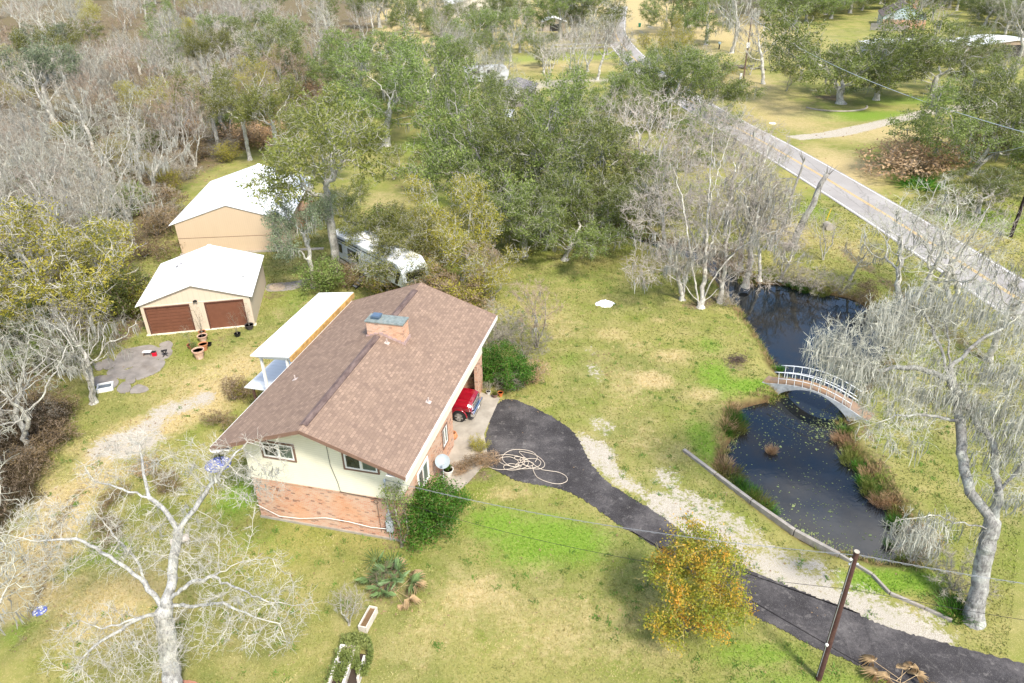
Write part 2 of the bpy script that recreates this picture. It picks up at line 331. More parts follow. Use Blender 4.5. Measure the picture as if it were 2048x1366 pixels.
dm = m.ramp(f3, [(.25, (.065, .048, .03)), (.5, (.15, .11, .07)), (.8, (.30, .24, .165))]); dm = m.mix(m.ramp(f2, [(.46, 0.), (.6, .7)]), dm, (.12, .105, .035))
gr = m.mix(th('dirt', .3, .7, 1.3), gr, dm)
gr = m.mix(m.ramp(f4, [(.34, .3), (.5, 0.)]), gr, (.07, .08, .012)); gr = m.mix(m.ramp(f3, [(.30, .3), (.48, 0.)]), gr, (.10, .115, .02))
gr = m.mix(m.ramp(m.noise(13, 3, .6), [(.56, 0.), (.72, .5)]), gr, (.48, .40, .19))
gv = m.ramp(m.noise(34, 2, .8), [(.25, (.17, .145, .11)), (.5, (.40, .355, .29)), (.75, (.70, .65, .56))])
gm = m.math('ADD', m.attr('gravel'), m.math('ADD', m.math('MULTIPLY', m.math('SUBTRACT', f3, .5), 2.2), m.math('MULTIPLY', m.math('SUBTRACT', f5, .5), 2.0)))
gr = m.mix(m.ramp(gm, [(.48, 0.), (.80, .95)]), gr, gv)
gr = m.mix(m.attr('mud'), gr, m.ramp(f3, [(.3, (.05, .035, .02)), (.6, (.14, .085, .04)), (.8, (.20, .16, .05))]))
hh = m.math('ADD', f4, m.math('MULTIPLY', f3, 1.2)); m.bump(hh, .6, .04)
m.fin(gr, .95, .1)
me = fast('ground', np.stack([XF, YF, Z], 1), Q, m.m, A); me.shade_smooth()
go = bpy.data.objects.new('ground', me); COL.objects.link(go); tag(go, 'lawn of green and straw-coloured grass with shell gravel patches', kind='structure')

# water
m = MN('pond_water'); m.fin(m.ramp(m.noise(.35, 3), [(.35, (.005, .011, .018)), (.65, (.018, .015, .010))]), .03, .5); m.b.inputs['IOR'].default_value = 1.55
mb = m.noise(2.2, 3); x = m.n('ShaderNodeBump'); x.inputs['Strength'].default_value = .05; x.inputs['Distance'].default_value = .03; m.l(mb, x.inputs['Height']); m.l(x.outputs[0], m.b.inputs['Normal'])
WAT = m.m
px_, py_ = zip(*[p for p in PONDS])
w = MB(); x0, x1, y0, y1 = min(px_)-1, max(px_)+1, min(py_)-1, max(py_)+1
w.add([(x0, y0, WZ), (x1, y0, WZ), (x1, y1, WZ), (x0, y1, WZ)], [(0, 1, 2, 3)]).build('pond_water', WAT, kind='structure', label='dark still pond reflecting the sky and trees')

# ------------------------------------------------------------------ paved surfaces
def sheet(name, pts, z, mat, jag=0., n=6, sm=True, **k):     # flat sheet with a slightly ragged outline and thin edge
    g = [G(x, y)[:2] for x, y in pts]; g = spline(g, n, True) if sm else g; r = np.random.default_rng(len(name)+len(pts))
    g = [np.array(p)+r.normal(0, jag, 2) for p in g]
    o = MB().poly([tuple(p) for p in g], z-.05, z); return o.build(name, mat, **k)
m = MN('asphalt_old'); f = m.noise(.45, 6, .65); c = m.ramp(f, [(.32, (.026, .023, .023)), (.5, (.055, .05, .05)), (.7, (.13, .118, .112))]); c = m.mix(m.ramp(m.noise(7, 5, .8), [(.35, .5), (.6, 0.)]), c, (.02, .018, .018)); vo = m.n('ShaderNodeTexVoronoi', feature='DISTANCE_TO_EDGE'); vo.inputs['Scale'].default_value = .5; m.l(m.mix(.25, m.c, m.noise(1.1, 4)), vo.inputs['Vector']); c = m.mix(m.ramp(vo.outputs[0], [(0., .35), (.006, 0.)]), c, (.12, .11, .10))
c = m.mix(m.ramp(m.noise(2.2, 8, .75), [(.56, 0.), (.70, .6)]), c, (.24, .22, .20)); c = m.mix(m.ramp(m.noise(40, 2, .8), [(.62, 0.), (.72, .7)]), c, (.42, .39, .36))
m.bump(m.noise(60, 3), .4, .01); ASPH = m.fin(c, .9, .25)
drive_px = [(1003, 802), (1028, 800), (1060, 812), (1100, 832), (1140, 858), (1158, 882), (1175, 915), (1205, 955), (1245, 985), (1300, 1018), (1340, 1045), (1375, 1070), (1430, 1108), (1480, 1133), (1560, 1165), (1625, 1192), (1690, 1215), (1750, 1245), (1820, 1268),
            (1920, 1295), (2048, 1328), (2300, 1400), (2300, 1500), (2000, 1420), (1860, 1385), (1785, 1366), (1735, 1340), (1690, 1318), (1640, 1300), (1600, 1280), (1545, 1250), (1500, 1228), (1440, 1190), (1370, 1140), (1310, 1095), (1270, 1068), (1230, 1045), (1190, 1015), (1150, 990),
            (1105, 975), (1060, 968), (1030, 960), (1000, 945), (975, 930), (968, 900), (975, 860), (985, 828)]
sheet('driveway', drive_px, .030, ASPH, .035, 16, kind='structure', label='black patched asphalt driveway curving past the pond')
CONC = simple('concrete', (.36, .32, .26), .85, .25, 1.2, .3, dirt=(.22, .19, .15))
CONCD = simple('concrete_slab', (.27, .24, .21), .85, .25, 1.5, .3, dirt=(.17, .14, .11))
def hl(x, y, z=0):
    return HOc[0]+math.cos(HA)*x-math.sin(HA)*y, HOc[1]+math.sin(HA)*x+math.cos(HA)*y, z
HOc = (-14.95*.9, 32.242*.9); HA = -.252
pad = [hl(8.0, 3.8), hl(9.3, 3.6), hl(9.9, 5.0), hl(10.5, 7.2)]+[tuple(G(*p)) for p in [(968, 868), (1000, 797), (958, 784), (930, 770)]]+[hl(8.0, 16.), hl(2, 16.), hl(2, 8.2), hl(8.0, 8.2)]
MB().poly([(p[0], p[1]) for p in pad], -.05, .042).build('parking_pad', CONC, kind='structure', label='pale concrete pad in front of the carport')
# county road
m = MN('road_asphalt'); f = m.noise(.25, 5, .6); c = m.ramp(f, [(.3, (.28, .262, .24)), (.7, (.38, .36, .33))]); c = m.mix(m.ramp(m.noise(30, 3, .8), [(.4, .35), (.6, 0.)]), c, (.2, .18, .17))
v = m.mapv((1, .12, 1)); vo = m.n('ShaderNodeTexVoronoi', feature='DISTANCE_TO_EDGE'); vo.inputs['Scale'].default_value = .55; m.l(m.mix(.35, v, m.noise(1.3, 4)), vo.inputs['Vector'])
c = m.mix(m.ramp(vo.outputs[0], [(.0, .5), (.014, 0.)]), c, (.12, .11, .10)); ROAD = m.fin(c, .9, .2)
rr = spline([np.array(p) for p in [(45.6, 26), (45.2, 40), (43.95, 56.2), (42.3, 75.2), (39.6, 98.1), (36.8, 116), (34.0, 140), (32.5, 175), (33.5, 215), (38, 250), (46, 300)]], 10)
def offs(line, d):
    out = []
    for i, p in enumerate(line):
        t = nrm(line[min(i+1, len(line)-1)]-line[max(i-1, 0)]); out.append(p+np.array([-t[1], t[0]])*d)
    return out
def ribbon(a, b, z, thick=.05):
    w = MB(); n = len(a); w.add([(p[0], p[1], z) for p in a]+[(p[0], p[1], z) for p in b]+[(p[0], p[1], z-thick) for p in a]+[(p[0], p[1], z-thick) for p in b],
        [(i, i+1, n+i+1, n+i) for i in range(n-1)]+[(2*n+i, 2*n+i+1, i+1, i) for i in range(n-1)]+[(n+i, n+i+1, 3*n+i+1, 3*n+i) for i in range(n-1)]); return w
RW = 6.1
ribbon(rr, offs(rr, RW), .05, .12).build('road', ROAD, kind='structure', label='two-lane grey asphalt country road')
YP = simple('paint_yellow', (.62, .40, .10), .8, .3, 4); WP = simple('paint_white', (.72, .70, .67), .8, .25, 4)
for d in (RW/2-.16, RW/2+.06): ribbon(offs(rr, d), offs(rr, d+.1), .056, .004).build('road_marking', YP, kind='structure', label='yellow centre line of the road')
for d in (.22, RW-.34): ribbon(offs(rr, d), offs(rr, d+.12), .056, .004).build('road_marking', WP, kind='structure', label='white edge line of the road')
# stepping path and old slab court
SL = [[(255, 698), (300, 690), (318, 700), (312, 725), (262, 735), (230, 745), (228, 722), (240, 705)], [(303, 702), (330, 693), (345, 702), (338, 715), (322, 722), (305, 718)], [(320, 688), (338, 682), (346, 690), (340, 698), (322, 694)],
      [(222, 738), (255, 740), (290, 722), (322, 722), (312, 735), (290, 745), (275, 757), (240, 758), (215, 750)], [(272, 745), (300, 730), (330, 722), (320, 742), (292, 755), (274, 760)], [(240, 770), (252, 764), (262, 772), (258, 784), (242, 787), (234, 780)],
      [(262, 780), (275, 770), (290, 773), (298, 780), (285, 786), (262, 787)], [(205, 722), (222, 718), (230, 732), (215, 740), (203, 734)], [(190, 755), (220, 752), (237, 762), (230, 775), (205, 778), (188, 770)], [(252, 757), (268, 755), (270, 765), (256, 768)], [(190, 730), (202, 725), (206, 738), (194, 742)]]
for i, s_ in enumerate(SL): sheet('paving_slab', s_, .03+.004*i, CONCD, .015, 4, kind='structure', label='grey crazy-paving slab on the lawn by the garage')
sheet('path', [(533, 572), (545, 567), (580, 565), (610, 558), (625, 553), (625, 562), (612, 570), (585, 580), (550, 583), (533, 582)], .04, CONCD, .02, 4, kind='structure', label='grey concrete path between garage and trees')
sheet('paving_slab', [(540, 572), (556, 567), (569, 572), (566, 580), (548, 582), (539, 578)], .052, simple('slab_tan', (.38, .30, .22), .85), .01, 4, kind='structure', label='round tan paving slab on the path beside the garage')

g = np.random.default_rng(77); NB = 320000
by = 12+(78-12)*g.random(NB)**1.5; bx_ = g.uniform(-.85, .85, NB)*(by*.82+8)
gi = np.clip(np.searchsorted(gx, bx_), 1, nX-1); gj = np.clip(np.searchsorted(gy, by), 1, nY-1); ii = gj*nX+gi
ok = (pd[ii] > .7) & (A['gravel'][ii] < .3) & (g.random(NB) > A['dirt'][ii]*.8)
def outside(poly): return ~inpoly(bx_, by, [tuple(p[:2]) for p in poly])
ok &= outside(spline([G(*p)[:2] for p in drive_px], 7, True)) & outside(pad) & outside([hl(-.1, -.1), hl(8.2, -.1), hl(8.2, 14.5), hl(-.1, 14.5)])
rrp = rr+offs(rr, RW)[::-1]; ok &= outside(rrp)
for s_ in SL: ok &= outside([G(*p)[:2] for p in s_])
bx_, by, ii = bx_[ok], by[ok], ii[ok]; n = len(bx_); c = np.stack([bx_, by, Z[ii]], 1); h = (g.uniform(.02, .055, n)*(1+.012*by))[:, None]; a_ = g.uniform(0, 6.28, n)
t = np.stack([np.cos(a_), np.sin(a_), 0*a_], 1)*(.008+.0007*by)[:, None]*g.uniform(.7, 1.5, (n, 1)); up_ = np.stack([g.normal(0, .6, n), g.normal(0, .6, n), np.ones(n)], 1)*h
V = np.stack([c-t, c+t, c+t*.5+up_, c-t*.5+up_], 1).reshape(-1, 3)
m = MN('grass_blades'); w_ = m.ramp(m.noise(.45, 4), [(.35, (.13, .17, .038)), (.52, (.225, .23, .07)), (.68, (.38, .33, .15))]); v_ = m.noise(14, 3, .8)
w_ = m.mix(m.math('MULTIPLY', m.attr('lushb'), .9), w_, (.11, .25, .015)); w_ = m.mix(m.math('MULTIPLY', m.attr('dryb'), .9), w_, (.50, .37, .17))
w_ = m.mix(m.ramp(v_, [(.35, .3), (.5, 0.)]), w_, (.12, .14, .02)); w_ = m.mix(m.ramp(v_, [(.55, 0.), (.7, .3)]), w_, (.46, .42, .19)); m.fin(w_, .8, .1)
me = fast('grass', V, np.arange(n*4).reshape(-1, 4), m.m, {'lushb': np.repeat(A['lush'][ii], 4), 'dryb': np.repeat(A['dry'][ii], 4)}); o = bpy.data.objects.new('grass', me); COL.objects.link(o); tag(o, 'short winter grass of mixed green and straw blades on the lawns', kind='stuff')

NB = 60000; by = 14+(110-14)*g.random(NB)**1.3; bx_ = g.uniform(-1., .8, NB)*(by*.82+8); gi = np.clip(np.searchsorted(gx, bx_), 1, nX-1); gj = np.clip(np.searchsorted(gy, by), 1, nY-1); ii = gj*nX+gi
ok = (pd[ii] > .3) & (g.random(NB) < A['dirt'][ii]*.9+.05*(fbm(bx_, by, 2.2, 91) > .5)) & outside([hl(-.1, -.1), hl(8.2, -.1), hl(8.2, 14.5), hl(-.1, 14.5)]); bx_, by, ii = bx_[ok], by[ok], ii[ok]; n = len(bx_)
c = np.stack([bx_, by, Z[ii]+.03], 1); a_ = g.uniform(0, 6.28, n); s_ = ((.025+.0012*by)*g.uniform(.6, 1.5, n))[:, None]; t = np.stack([np.cos(a_), np.sin(a_), g.normal(0, .3, n)], 1)*s_; u = np.stack([-np.sin(a_), np.cos(a_), g.normal(0, .3, n)], 1)*s_*.6
me = fast('fallen_leaves', np.stack([c-t, c+u, c+t, c-u], 1).reshape(-1, 3), np.arange(n*4).reshape(-1, 4), simple('leaf_litter', (.26, .17, .09), .9, .6, 2.2)); o = bpy.data.objects.new('fallen_leaves', me); COL.objects.link(o); tag(o, 'brown fallen leaves strewn under the wood and along the ditch', kind='stuff')

NB = 60000; k_ = g.integers(0, len(PONDS), NB); pp = np.array(PONDS)[k_]; q_ = np.roll(np.array(PONDS), -1, 0)[k_]; bx_, by = (pp+(q_-pp)*g.random((NB, 1))+g.normal(0, .42, (NB, 2))).T; gi = np.clip(np.searchsorted(gx, bx_), 1, nX-1); gj = np.clip(np.searchsorted(gy, by), 1, nY-1); ii = gj*nX+gi
ok = (fbm(bx_, by, 1.3, 61) > .46) & (pd[ii] > -.35) & (pd[ii] < 1.0); bx_, by, ii = bx_[ok], by[ok], ii[ok]; n = len(bx_); c = np.stack([bx_, by, np.maximum(Z[ii], WZ-.05)], 1); h = g.uniform(.08, .34, n)[:, None]; a_ = g.uniform(0, 6.28, n)
t = np.stack([np.cos(a_), np.sin(a_), 0*a_], 1)*g.uniform(.01, .022, (n, 1)); up_ = np.stack([g.normal(0, .5, n), g.normal(0, .5, n), np.ones(n)], 1)*h
m = MN('bank_weeds'); m.fin(m.ramp(m.noise(1.1, 5, .8), [(.3, (.20, .12, .06)), (.45, (.36, .26, .13)), (.55, (.16, .20, .04)), (.7, (.20, .30, .05))]), .8, .1)
me = fast('bank_weeds', np.stack([c-t, c+t, c+t*.2+up_, c-t*.2+up_], 1).reshape(-1, 3), np.arange(n*4).reshape(-1, 4), m.m); o = bpy.data.objects.new('bank_weeds', me); COL.objects.link(o); tag(o, 'rough brown and green weeds fringing the pond banks', kind='stuff')
NT_ = 1500; cx_, cy_ = g.uniform(-.8, .8, NT_), 14+(60-14)*g.random(NT_)**1.3; cx_ = cx_*(cy_*.8+8); rp_ = 26; bx_ = np.repeat(cx_, rp_)+g.normal(0, .10, NT_*rp_); by = np.repeat(cy_, rp_)+g.normal(0, .10, NT_*rp_); gi = np.clip(np.searchsorted(gx, bx_), 1, nX-1); gj = np.clip(np.searchsorted(gy, by), 1, nY-1); ii = gj*nX+gi
ok = (pd[ii] > .8) & (np.repeat(fbm(cx_, cy_, 4, 71), rp_) > .42) & outside(spline([G(*p)[:2] for p in drive_px], 7, True)) & outside(pad) & outside([hl(-.2, -.2), hl(8.3, -.2), hl(8.3, 14.6), hl(-.2, 14.6)])
for s_ in SL: ok &= outside([G(*p)[:2] for p in s_])
bx_, by, ii = bx_[ok], by[ok], ii[ok]; n = len(bx_); c = np.stack([bx_, by, Z[ii]], 1); h = g.uniform(.04, .12, n)[:, None]; a_ = g.uniform(0, 6.28, n); t = np.stack([np.cos(a_), np.sin(a_), 0*a_], 1)*g.uniform(.01, .025, (n, 1)); up_ = np.stack([g.normal(0, .7, n), g.normal(0, .7, n), np.ones(n)], 1)*h
me = fast('lawn_weeds', np.stack([c-t, c+t, c+t*.5+up_, c-t*.5+up_], 1).reshape(-1, 3), np.arange(n*4).reshape(-1, 4), simple('weed_green', (.10, .19, .025), .8, .5, .5)); o = bpy.data.objects.new('lawn_weeds', me); COL.objects.link(o); tag(o, 'small dark green weeds and clover tufts in the lawns', kind='stuff')
# ------------------------------------------------------------------ tree growing
def frames(d):
    ref = np.array([.31, -.83, .46]); a = np.cross(d, ref); n = np.linalg.norm(a, axis=1, keepdims=True)
    a = np.where(n < .05, np.array([[1., 0, 0]]), a/np.maximum(n, 1e-6)); b = np.cross(d, a); b /= np.maximum(np.linalg.norm(b, axis=1, keepdims=True), 1e-6); return a, b
def prisms(Pa, Pb, da, db, ra, rb, n):
    t = np.linspace(0, 2*np.pi, n, endpoint=False); ct, st_ = np.cos(t)[None, :, None], np.sin(t)[None, :, None]
    a, b = frames(da); A_ = Pa[:, None]+ra[:, None, None]*(ct*a[:, None]+st_*b[:, None])
    a, b = frames(db); B_ = Pb[:, None]+rb[:, None, None]*(ct*a[:, None]+st_*b[:, None])
    N = len(Pa); V = np.concatenate([A_, B_], 1).reshape(-1, 3); base = (np.arange(N)*2*n)[:, None]; j = np.arange(n)[None]; k = (j+1) % n
    Q = np.stack([base+j, base+k, base+n+k, base+n+j], -1).reshape(-1, 4); return V, Q
def cat_(parts):
    V, Q, o = [], [], 0
    for v, q in parts:
        V.append(v); Q.append(q+o); o += len(v)
    return (np.concatenate(V), np.concatenate(Q)) if V else (np.zeros((0, 3)), np.zeros((0, 4), int))
def norm_(v): return v/np.maximum(np.linalg.norm(v, axis=-1, keepdims=True), 1e-9)

class Tree:
    def __init__(s, seed, skel, attr, step=.4, di=4., dk=.8, maxit=90, jit=.28, R=.3, r0=.012, e=2.1, droop=0., thin=1.12):
        g = s.g = np.random.default_rng(seed); pts = []; par = []
        for line in skel:
            line = [np.array(p, float) for p in line]
            if pts: last = int(np.argmin(np.linalg.norm(np.array(pts)-line[0], axis=1)))
            else: pts.append(line[0]); par.append(-1); last = 0
            prev = np.array(pts[last])
            for q in line[1:]:
                d = np.linalg.norm(q-prev); k = max(1, int(d/step))
                for t in range(1, k+1):
                    p = prev+(q-prev)*t/k+(g.normal(0, step*.13, 3) if t < k else 0); pts.append(p); par.append(last); last = len(pts)-1
                prev = q
        s.ns = len(pts); At = np.array(attr, float); nd = np.full(len(At), 1e9); ni = np.zeros(len(At), int); done = 0; alive = np.ones(len(At), bool)
        for it in range(maxit):
            new = np.array(pts[done:])
            if len(new):
                for c0 in range(0, len(new), 400):
                    dd = np.linalg.norm(At[:, None]-new[None, c0:c0+400], axis=2); j = dd.argmin(1); v = dd[np.arange(len(At)), j]; u = v < nd; nd[u] = v[u]; ni[u] = j[u]+done+c0
            done = len(pts); alive &= nd > dk; act = alive & (nd < di)
            if not act.any(): break
            P_ = np.array(pts); dirs = norm_(At[act]-P_[ni[act]]); acc = np.zeros((len(pts), 3)); np.add.at(acc, ni[act], dirs); ids = np.unique(ni[act])
            v = norm_(acc[ids])+g.normal(0, jit, (len(ids), 3)); v[:, 2] -= droop; v = norm_(v)
            for i_, w_ in zip(ids, v): pts.append(P_[i_]+w_*step); par.append(int(i_))
            if len(pts) > 15000: break
        s.p = np.array(pts); s.par = np.array(par); n = len(pts); acc = np.zeros(n); ch = [[] for _ in range(n)]
        rad = np.zeros(n)
        for i in range(n-1, -1, -1):
            rad[i] = max(acc[i]**(1/e), r0)
            if par[i] >= 0: acc[par[i]] += rad[i]**e; ch[par[i]].append(i)
        k = math.log(R/r0)/math.log(max(rad[0], r0*1.5)/r0); s.r = r0*(rad/r0)**k; s.r = np.maximum(r0, R*(s.r/R)**thin)
        s.main = np.zeros(n, bool); s.ch = ch; d = np.zeros((n, 3)); d[1:] = norm_(s.p[1:]-s.p[s.par[1:]]); d[0] = (0, 0, 1)
        nd_ = d.copy()
        for i in range(n):
            if ch[i]: j = max(ch[i], key=lambda q: s.r[q]); s.main[j] = True; nd_[i] = d[i]+d[j]
        s.d = d; s.nd = norm_(nd_)
        z0 = s.p[0, 2]; fl = s.r > R*.55; s.r = s.r*np.where(fl, 1+.75*np.exp(-(s.p[:, 2]-z0)/.45), 1)
    def wood(s, lo, hi, n):
        i = np.arange(1, len(s.p)); i = i[(s.r[i] >= lo) & (s.r[i] < hi)]
        if not len(i): return np.zeros((0, 3)), np.zeros((0, 4), int)
        q = s.par[i]; mn = s.main[i]; ra = np.where(mn, s.r[q], np.minimum(s.r[i]*1.15, s.r[q])); da = np.where(mn[:, None], s.nd[q], s.d[i])
        return prisms(s.p[q], s.p[i], da, s.nd[i], ra, s.r[i], n)
    def twigs(s, k, L=.6, r=.009, rmax=.03, up=.25, sub=2, spread=.8):
        i = np.where((s.r < rmax) & (np.arange(len(s.p)) > s.ns*.2))[0]; i = np.repeat(i, k); g = s.g; N = len(i)
        S = s.p[i]; d = norm_(s.d[i]+g.normal(0, spread, (N, 3))+np.array([0, 0, up])); l = L*g.uniform(.45, 1.2, N)[:, None]
        M_ = S+d*l*.5; d2 = norm_(d+g.normal(0, .35, (N, 3))+np.array([0, 0, up*.4])); E_ = M_+d2*l*.5; rr_ = np.full(N, r)
        out = [prisms(S, M_, d, norm_(d+d2), rr_*1.2, rr_, 3), prisms(M_, E_, norm_(d+d2), d2, rr_, rr_*.45, 3)]
        for q in range(sub):
            t = g.uniform(.2, .9, N)[:, None]; S2 = np.where(t < .5, S+d*l*t, M_+d2*l*(t-.5)); dd = norm_(d2+g.normal(0, .75, (N, 3))); E2 = S2+dd*l*g.uniform(.3, .6, (N, 1))
            out.append(prisms(S2, E2, dd, dd, rr_*.8, rr_*.35, 3))
        return cat_(out)
    def leaves(s, k, size=.14, rmax=.03, sp=.3, flat=.7, up=.8, keep=1., bias=0):
        i = np.where((s.r < rmax) & (np.arange(len(s.p)) > s.ns*.2))[0]; g = s.g
        if keep < 1: i = i[vnoise(s.p[i, 0]+s.p[i, 2]*.7, s.p[i, 1]+s.p[i, 2]*.4, 1.1, 77) < keep]
        c = np.repeat(s.p[i], k, 0); N = len(c); off = g.normal(0, sp, (N, 3)); off[:, 2] *= flat; c = c+off+np.array([0, 0, bias])
        n = norm_(g.normal(0, 1, (N, 3))+np.array([0, 0, up])); t = norm_(np.cross(n, g.normal(0, 1, (N, 3)))); b = np.cross(n, t); z = (size*g.uniform(.55, 1.3, N))[:, None]
        V = np.stack([c-t*z*.6, c+b*z*.33+n*z*.08, c+t*z*.6, c-b*z*.33+n*z*.08], 1).reshape(-1, 3); return V, np.arange(N*4).reshape(-1, 4)
    def moss(s, frac, L=.8, w=.035, lo=.0135, hi=.14, k=5, sp=.12):
        i = np.where((s.r > lo) & (s.r < hi) & (s.p[:, 2] > s.p[0, 2]+2.))[0]; g = s.g; cl = vnoise(s.p[i, 0]+9*s.p[i, 2]/7, s.p[i, 1]+s.p[i, 2], 1.4, 19); i = i[(g.random(len(i)) < frac*2*smooth((cl-.25)*1.8))]
        i = np.repeat(i, k); N = len(i)
        if not N: return np.zeros((0, 3)), np.zeros((0, 4), int)
        S = s.p[i]+g.normal(0, sp, (N, 3))*np.array([1, 1, .3]); a = g.uniform(0, 6.28, N); h = np.stack([np.cos(a), np.sin(a), 0*a], 1); l = (L*g.uniform(.25, 1.25, N))[:, None]; dn = np.array([0, 0, -1.])
        k1 = S+dn*l*.45+g.normal(0, .05, (N, 3)); k2 = S+dn*l+g.normal(0, .08, (N, 3))*np.array([1, 1, .2]); w_ = w*g.uniform(.5, 1.4, (N, 1))
        V = np.stack([S-h*w_*.6, S+h*w_*.6, k1+h*w_, k1-h*w_, k2+h*w_*.25, k2-h*w_*.25], 1).reshape(-1, 3); b = (np.arange(N)*6)[:, None]
        return V, np.concatenate([b+np.array([[0, 1, 2, 3]]), b+np.array([[3, 2, 4, 5]])])

def ell(g, n, c, r, clump=.0, shell=.35, zmin=None):       # attractors in an ellipsoid, denser at the shell, broken into clumps
    v = norm_(g.normal(0, 1, (n*3, 3))); q = g.random(n*3)**(shell); p = np.array(c)+v*q[:, None]*np.array(r)
    if clump: p = p[vnoise(p[:, 0]*1.+p[:, 2]*.6, p[:, 1]+p[:, 2]*.5, 1.9, int(g.integers(1000))) > clump]
    if zmin is not None: p = p[p[:, 2] > zmin]
    return p[:n]

def finish(tr, spec):         # spec: list of (part name, material, (V,Q)) -> meshes
    return [(n, fast(n, v, q, mt)) for n, mt, (v, q) in spec if len(v)]
PROTO = {}
def proto(key, H, parts): PROTO[key] = (H, parts)
NT = {}
def plant(key, loc, H, rot=0., name='bare_tree', label=None, cat='tree', group=None, sx=1., tilt=(0, 0)):
    h0, parts = PROTO[key]; s = H/h0
    r = bpy.data.objects.new(name, None); COL.objects.link(r); r.location = loc; r.rotation_euler = (tilt[0], tilt[1], rot); r.scale = (s*sx, s*sx, s); r.empty_display_size = .3
    for n, me in parts:
        c = bpy.data.objects.new(n, me); COL.objects.link(c); c.parent = r
    tag(r, label, cat, group); return r

def bare(key, seed, H=12., cr=5., trunk=3.5, lean=(0, 0), wood=B_GREY, tw=TW_GREY, moss=.2, mossL=.9, na=700, k=2, L=.6, R=.26, lobes=None, up=.25, jit=.3, leaf=None, tr=.010, stems=1, mossm=MOSS, dk=.6):
    g = np.random.default_rng(seed); sk = []
    for q in range(stems):
        ax = g.uniform(0, 6.28); ll = (lean[0]+(.9*math.cos(ax) if stems > 1 else 0), lean[1]+(.9*math.sin(ax) if stems > 1 else 0))
        sk.append([(0, 0, -.2), (ll[0]*.35+g.normal(0, .1), ll[1]*.35+g.normal(0, .1), trunk*.5), (ll[0], ll[1], trunk)])
    lobes = lobes or [((lean[0]+g.normal(0, cr*.3), lean[1]+g.normal(0, cr*.3), g.uniform(.52, .74)*H), (cr*g.uniform(.6, .8), cr*g.uniform(.6, .8), H*g.uniform(.2, .28))) for _ in range(4)]
    at = np.concatenate([ell(g, na//len(lobes), c, r, .36, .5) for c, r in lobes])
    t = Tree(seed, sk, at, step=.38, di=6, dk=dk, jit=jit*.7, R=R*1.1, r0=.010, thin=.93)
    sp = [('trunk', wood, cat_([t.wood(.09, 9, 8), t.wood(.028, .09, 5)])), ('twigs', tw, cat_([t.wood(0, .028, 3), t.twigs(k, L, tr, up=up)]))]
    if moss: sp.append(('moss', mossm, t.moss(moss, mossL)))
    if leaf: sp.append(('crown', leaf[0], t.leaves(*leaf[1:])))
    proto(key, H, finish(t, sp))

bare('bareA', 11, 12, 5, wood=B_PALE, tw=TW_MID, moss=.35)
bare('bareB', 12, 12.5, 5.5, trunk=4.5, lean=(1.2, .3), moss=.3, mossL=1.1, wood=B_PALE)
bare('bareC', 13, 11, 4.5, trunk=3., wood=B_PALE, tw=TW_GREEN, moss=.12, stems=2)
bare('bareD', 14, 13, 4.6, trunk=5.5, lean=(-1.4, .6), wood=B_PALE, tw=TW_RED, moss=.06, up=.5)
bare('bareE', 15, 12, 6, trunk=3., tw=TW_GREY, wood=B_PALE, moss=.45, mossL=1.2, stems=2, R=.3)
bare('bareF', 16, 10, 3.6, trunk=2.8, tw=TW_ROSE, wood=B_PALE, moss=.05, up=.6, stems=3, R=.18)
bare('bareG', 17, 9, 3.4, trunk=2.4, tw=TW_BROWN, wood=B_DARK, moss=.2, up=.4, k=5, stems=3, R=.15)
def oak(key, seed, H, cr, trunk, lf=LF_OAK, k=30, size=.165, wood=B_PALE, na=1250, R=.4, lean=(0, 0), keep=.62, lobes=None, moss=.12, zlo=.40, nl=7, flat=.18, twp=TW_PALE, stems=1, sp=.27, showtw=1):
    g = np.random.default_rng(seed); sk = []
    for q in range(stems):
        a = g.uniform(0, 6.28); l_ = (lean[0]+(1.2*math.cos(a) if stems > 1 else 0), lean[1]+(1.2*math.sin(a) if stems > 1 else 0))
        sk.append([(0, 0, -.2), (l_[0]*.3, l_[1]*.3, trunk*.5), (l_[0], l_[1], trunk)])
    if not lobes:
        lobes = []
        for q in range(nl):
            a = q*2.4+g.uniform(-.4, .4); rr_ = cr*(.25+.55*((q+.5)/nl)**.5); lobes.append(((lean[0]+rr_*math.cos(a), lean[1]+rr_*math.sin(a), H*g.uniform(zlo, .86)), (cr*g.uniform(.28, .46), cr*g.uniform(.28, .46), H*flat*g.uniform(.8, 1.3))))
    at = np.concatenate([ell(g, na//len(lobes), c, r, .3, .6) for c, r in lobes])
    t = Tree(seed, sk, at, step=.42, di=9, dk=.55, jit=.33, R=R, r0=.010)
    sp_ = [('trunk', wood, cat_([t.wood(.1, 9, 9), t.wood(.03, .1, 5)])), ('branches', twp, cat_([t.wood(0, .03, 3), t.twigs(showtw, .7, .014, sub=1)])), ('crown', lf, t.leaves(k, size, .05, sp, .6, .7, keep))]
    if moss: sp_.append(('moss', MOSS, t.moss(moss, 1.1, .04)))
    proto(key, H, finish(t, sp_))
oak('oakA', 31, 13, 8, 3.2, R=.38, keep=.64, k=30, zlo=.24, nl=10)
oak('oakB', 32, 14, 6.5, 4., R=.34, lean=(1, .5), zlo=.26, nl=10)
oak('oakC', 33, 11, 8.5, 2.4, R=.38, zlo=.25, nl=10, stems=2, keep=.7, moss=.22)
oak('oakD', 34, 13, 5.5, 6., lf=LF_OLV, R=.3, na=900, zlo=.58, keep=.68, moss=.06)
oak('oakE', 35, 10, 5, 3, lf=LF_GRAYG, R=.3, keep=.68, moss=.4, twp=TW_GREY)
oak('yelA', 41, 10, 5, 2.6, lf=LF_YEL, k=28, size=.13, keep=.8, R=.22, moss=0, wood=B_PALE, stems=2, showtw=2, twp=TW_PALE)
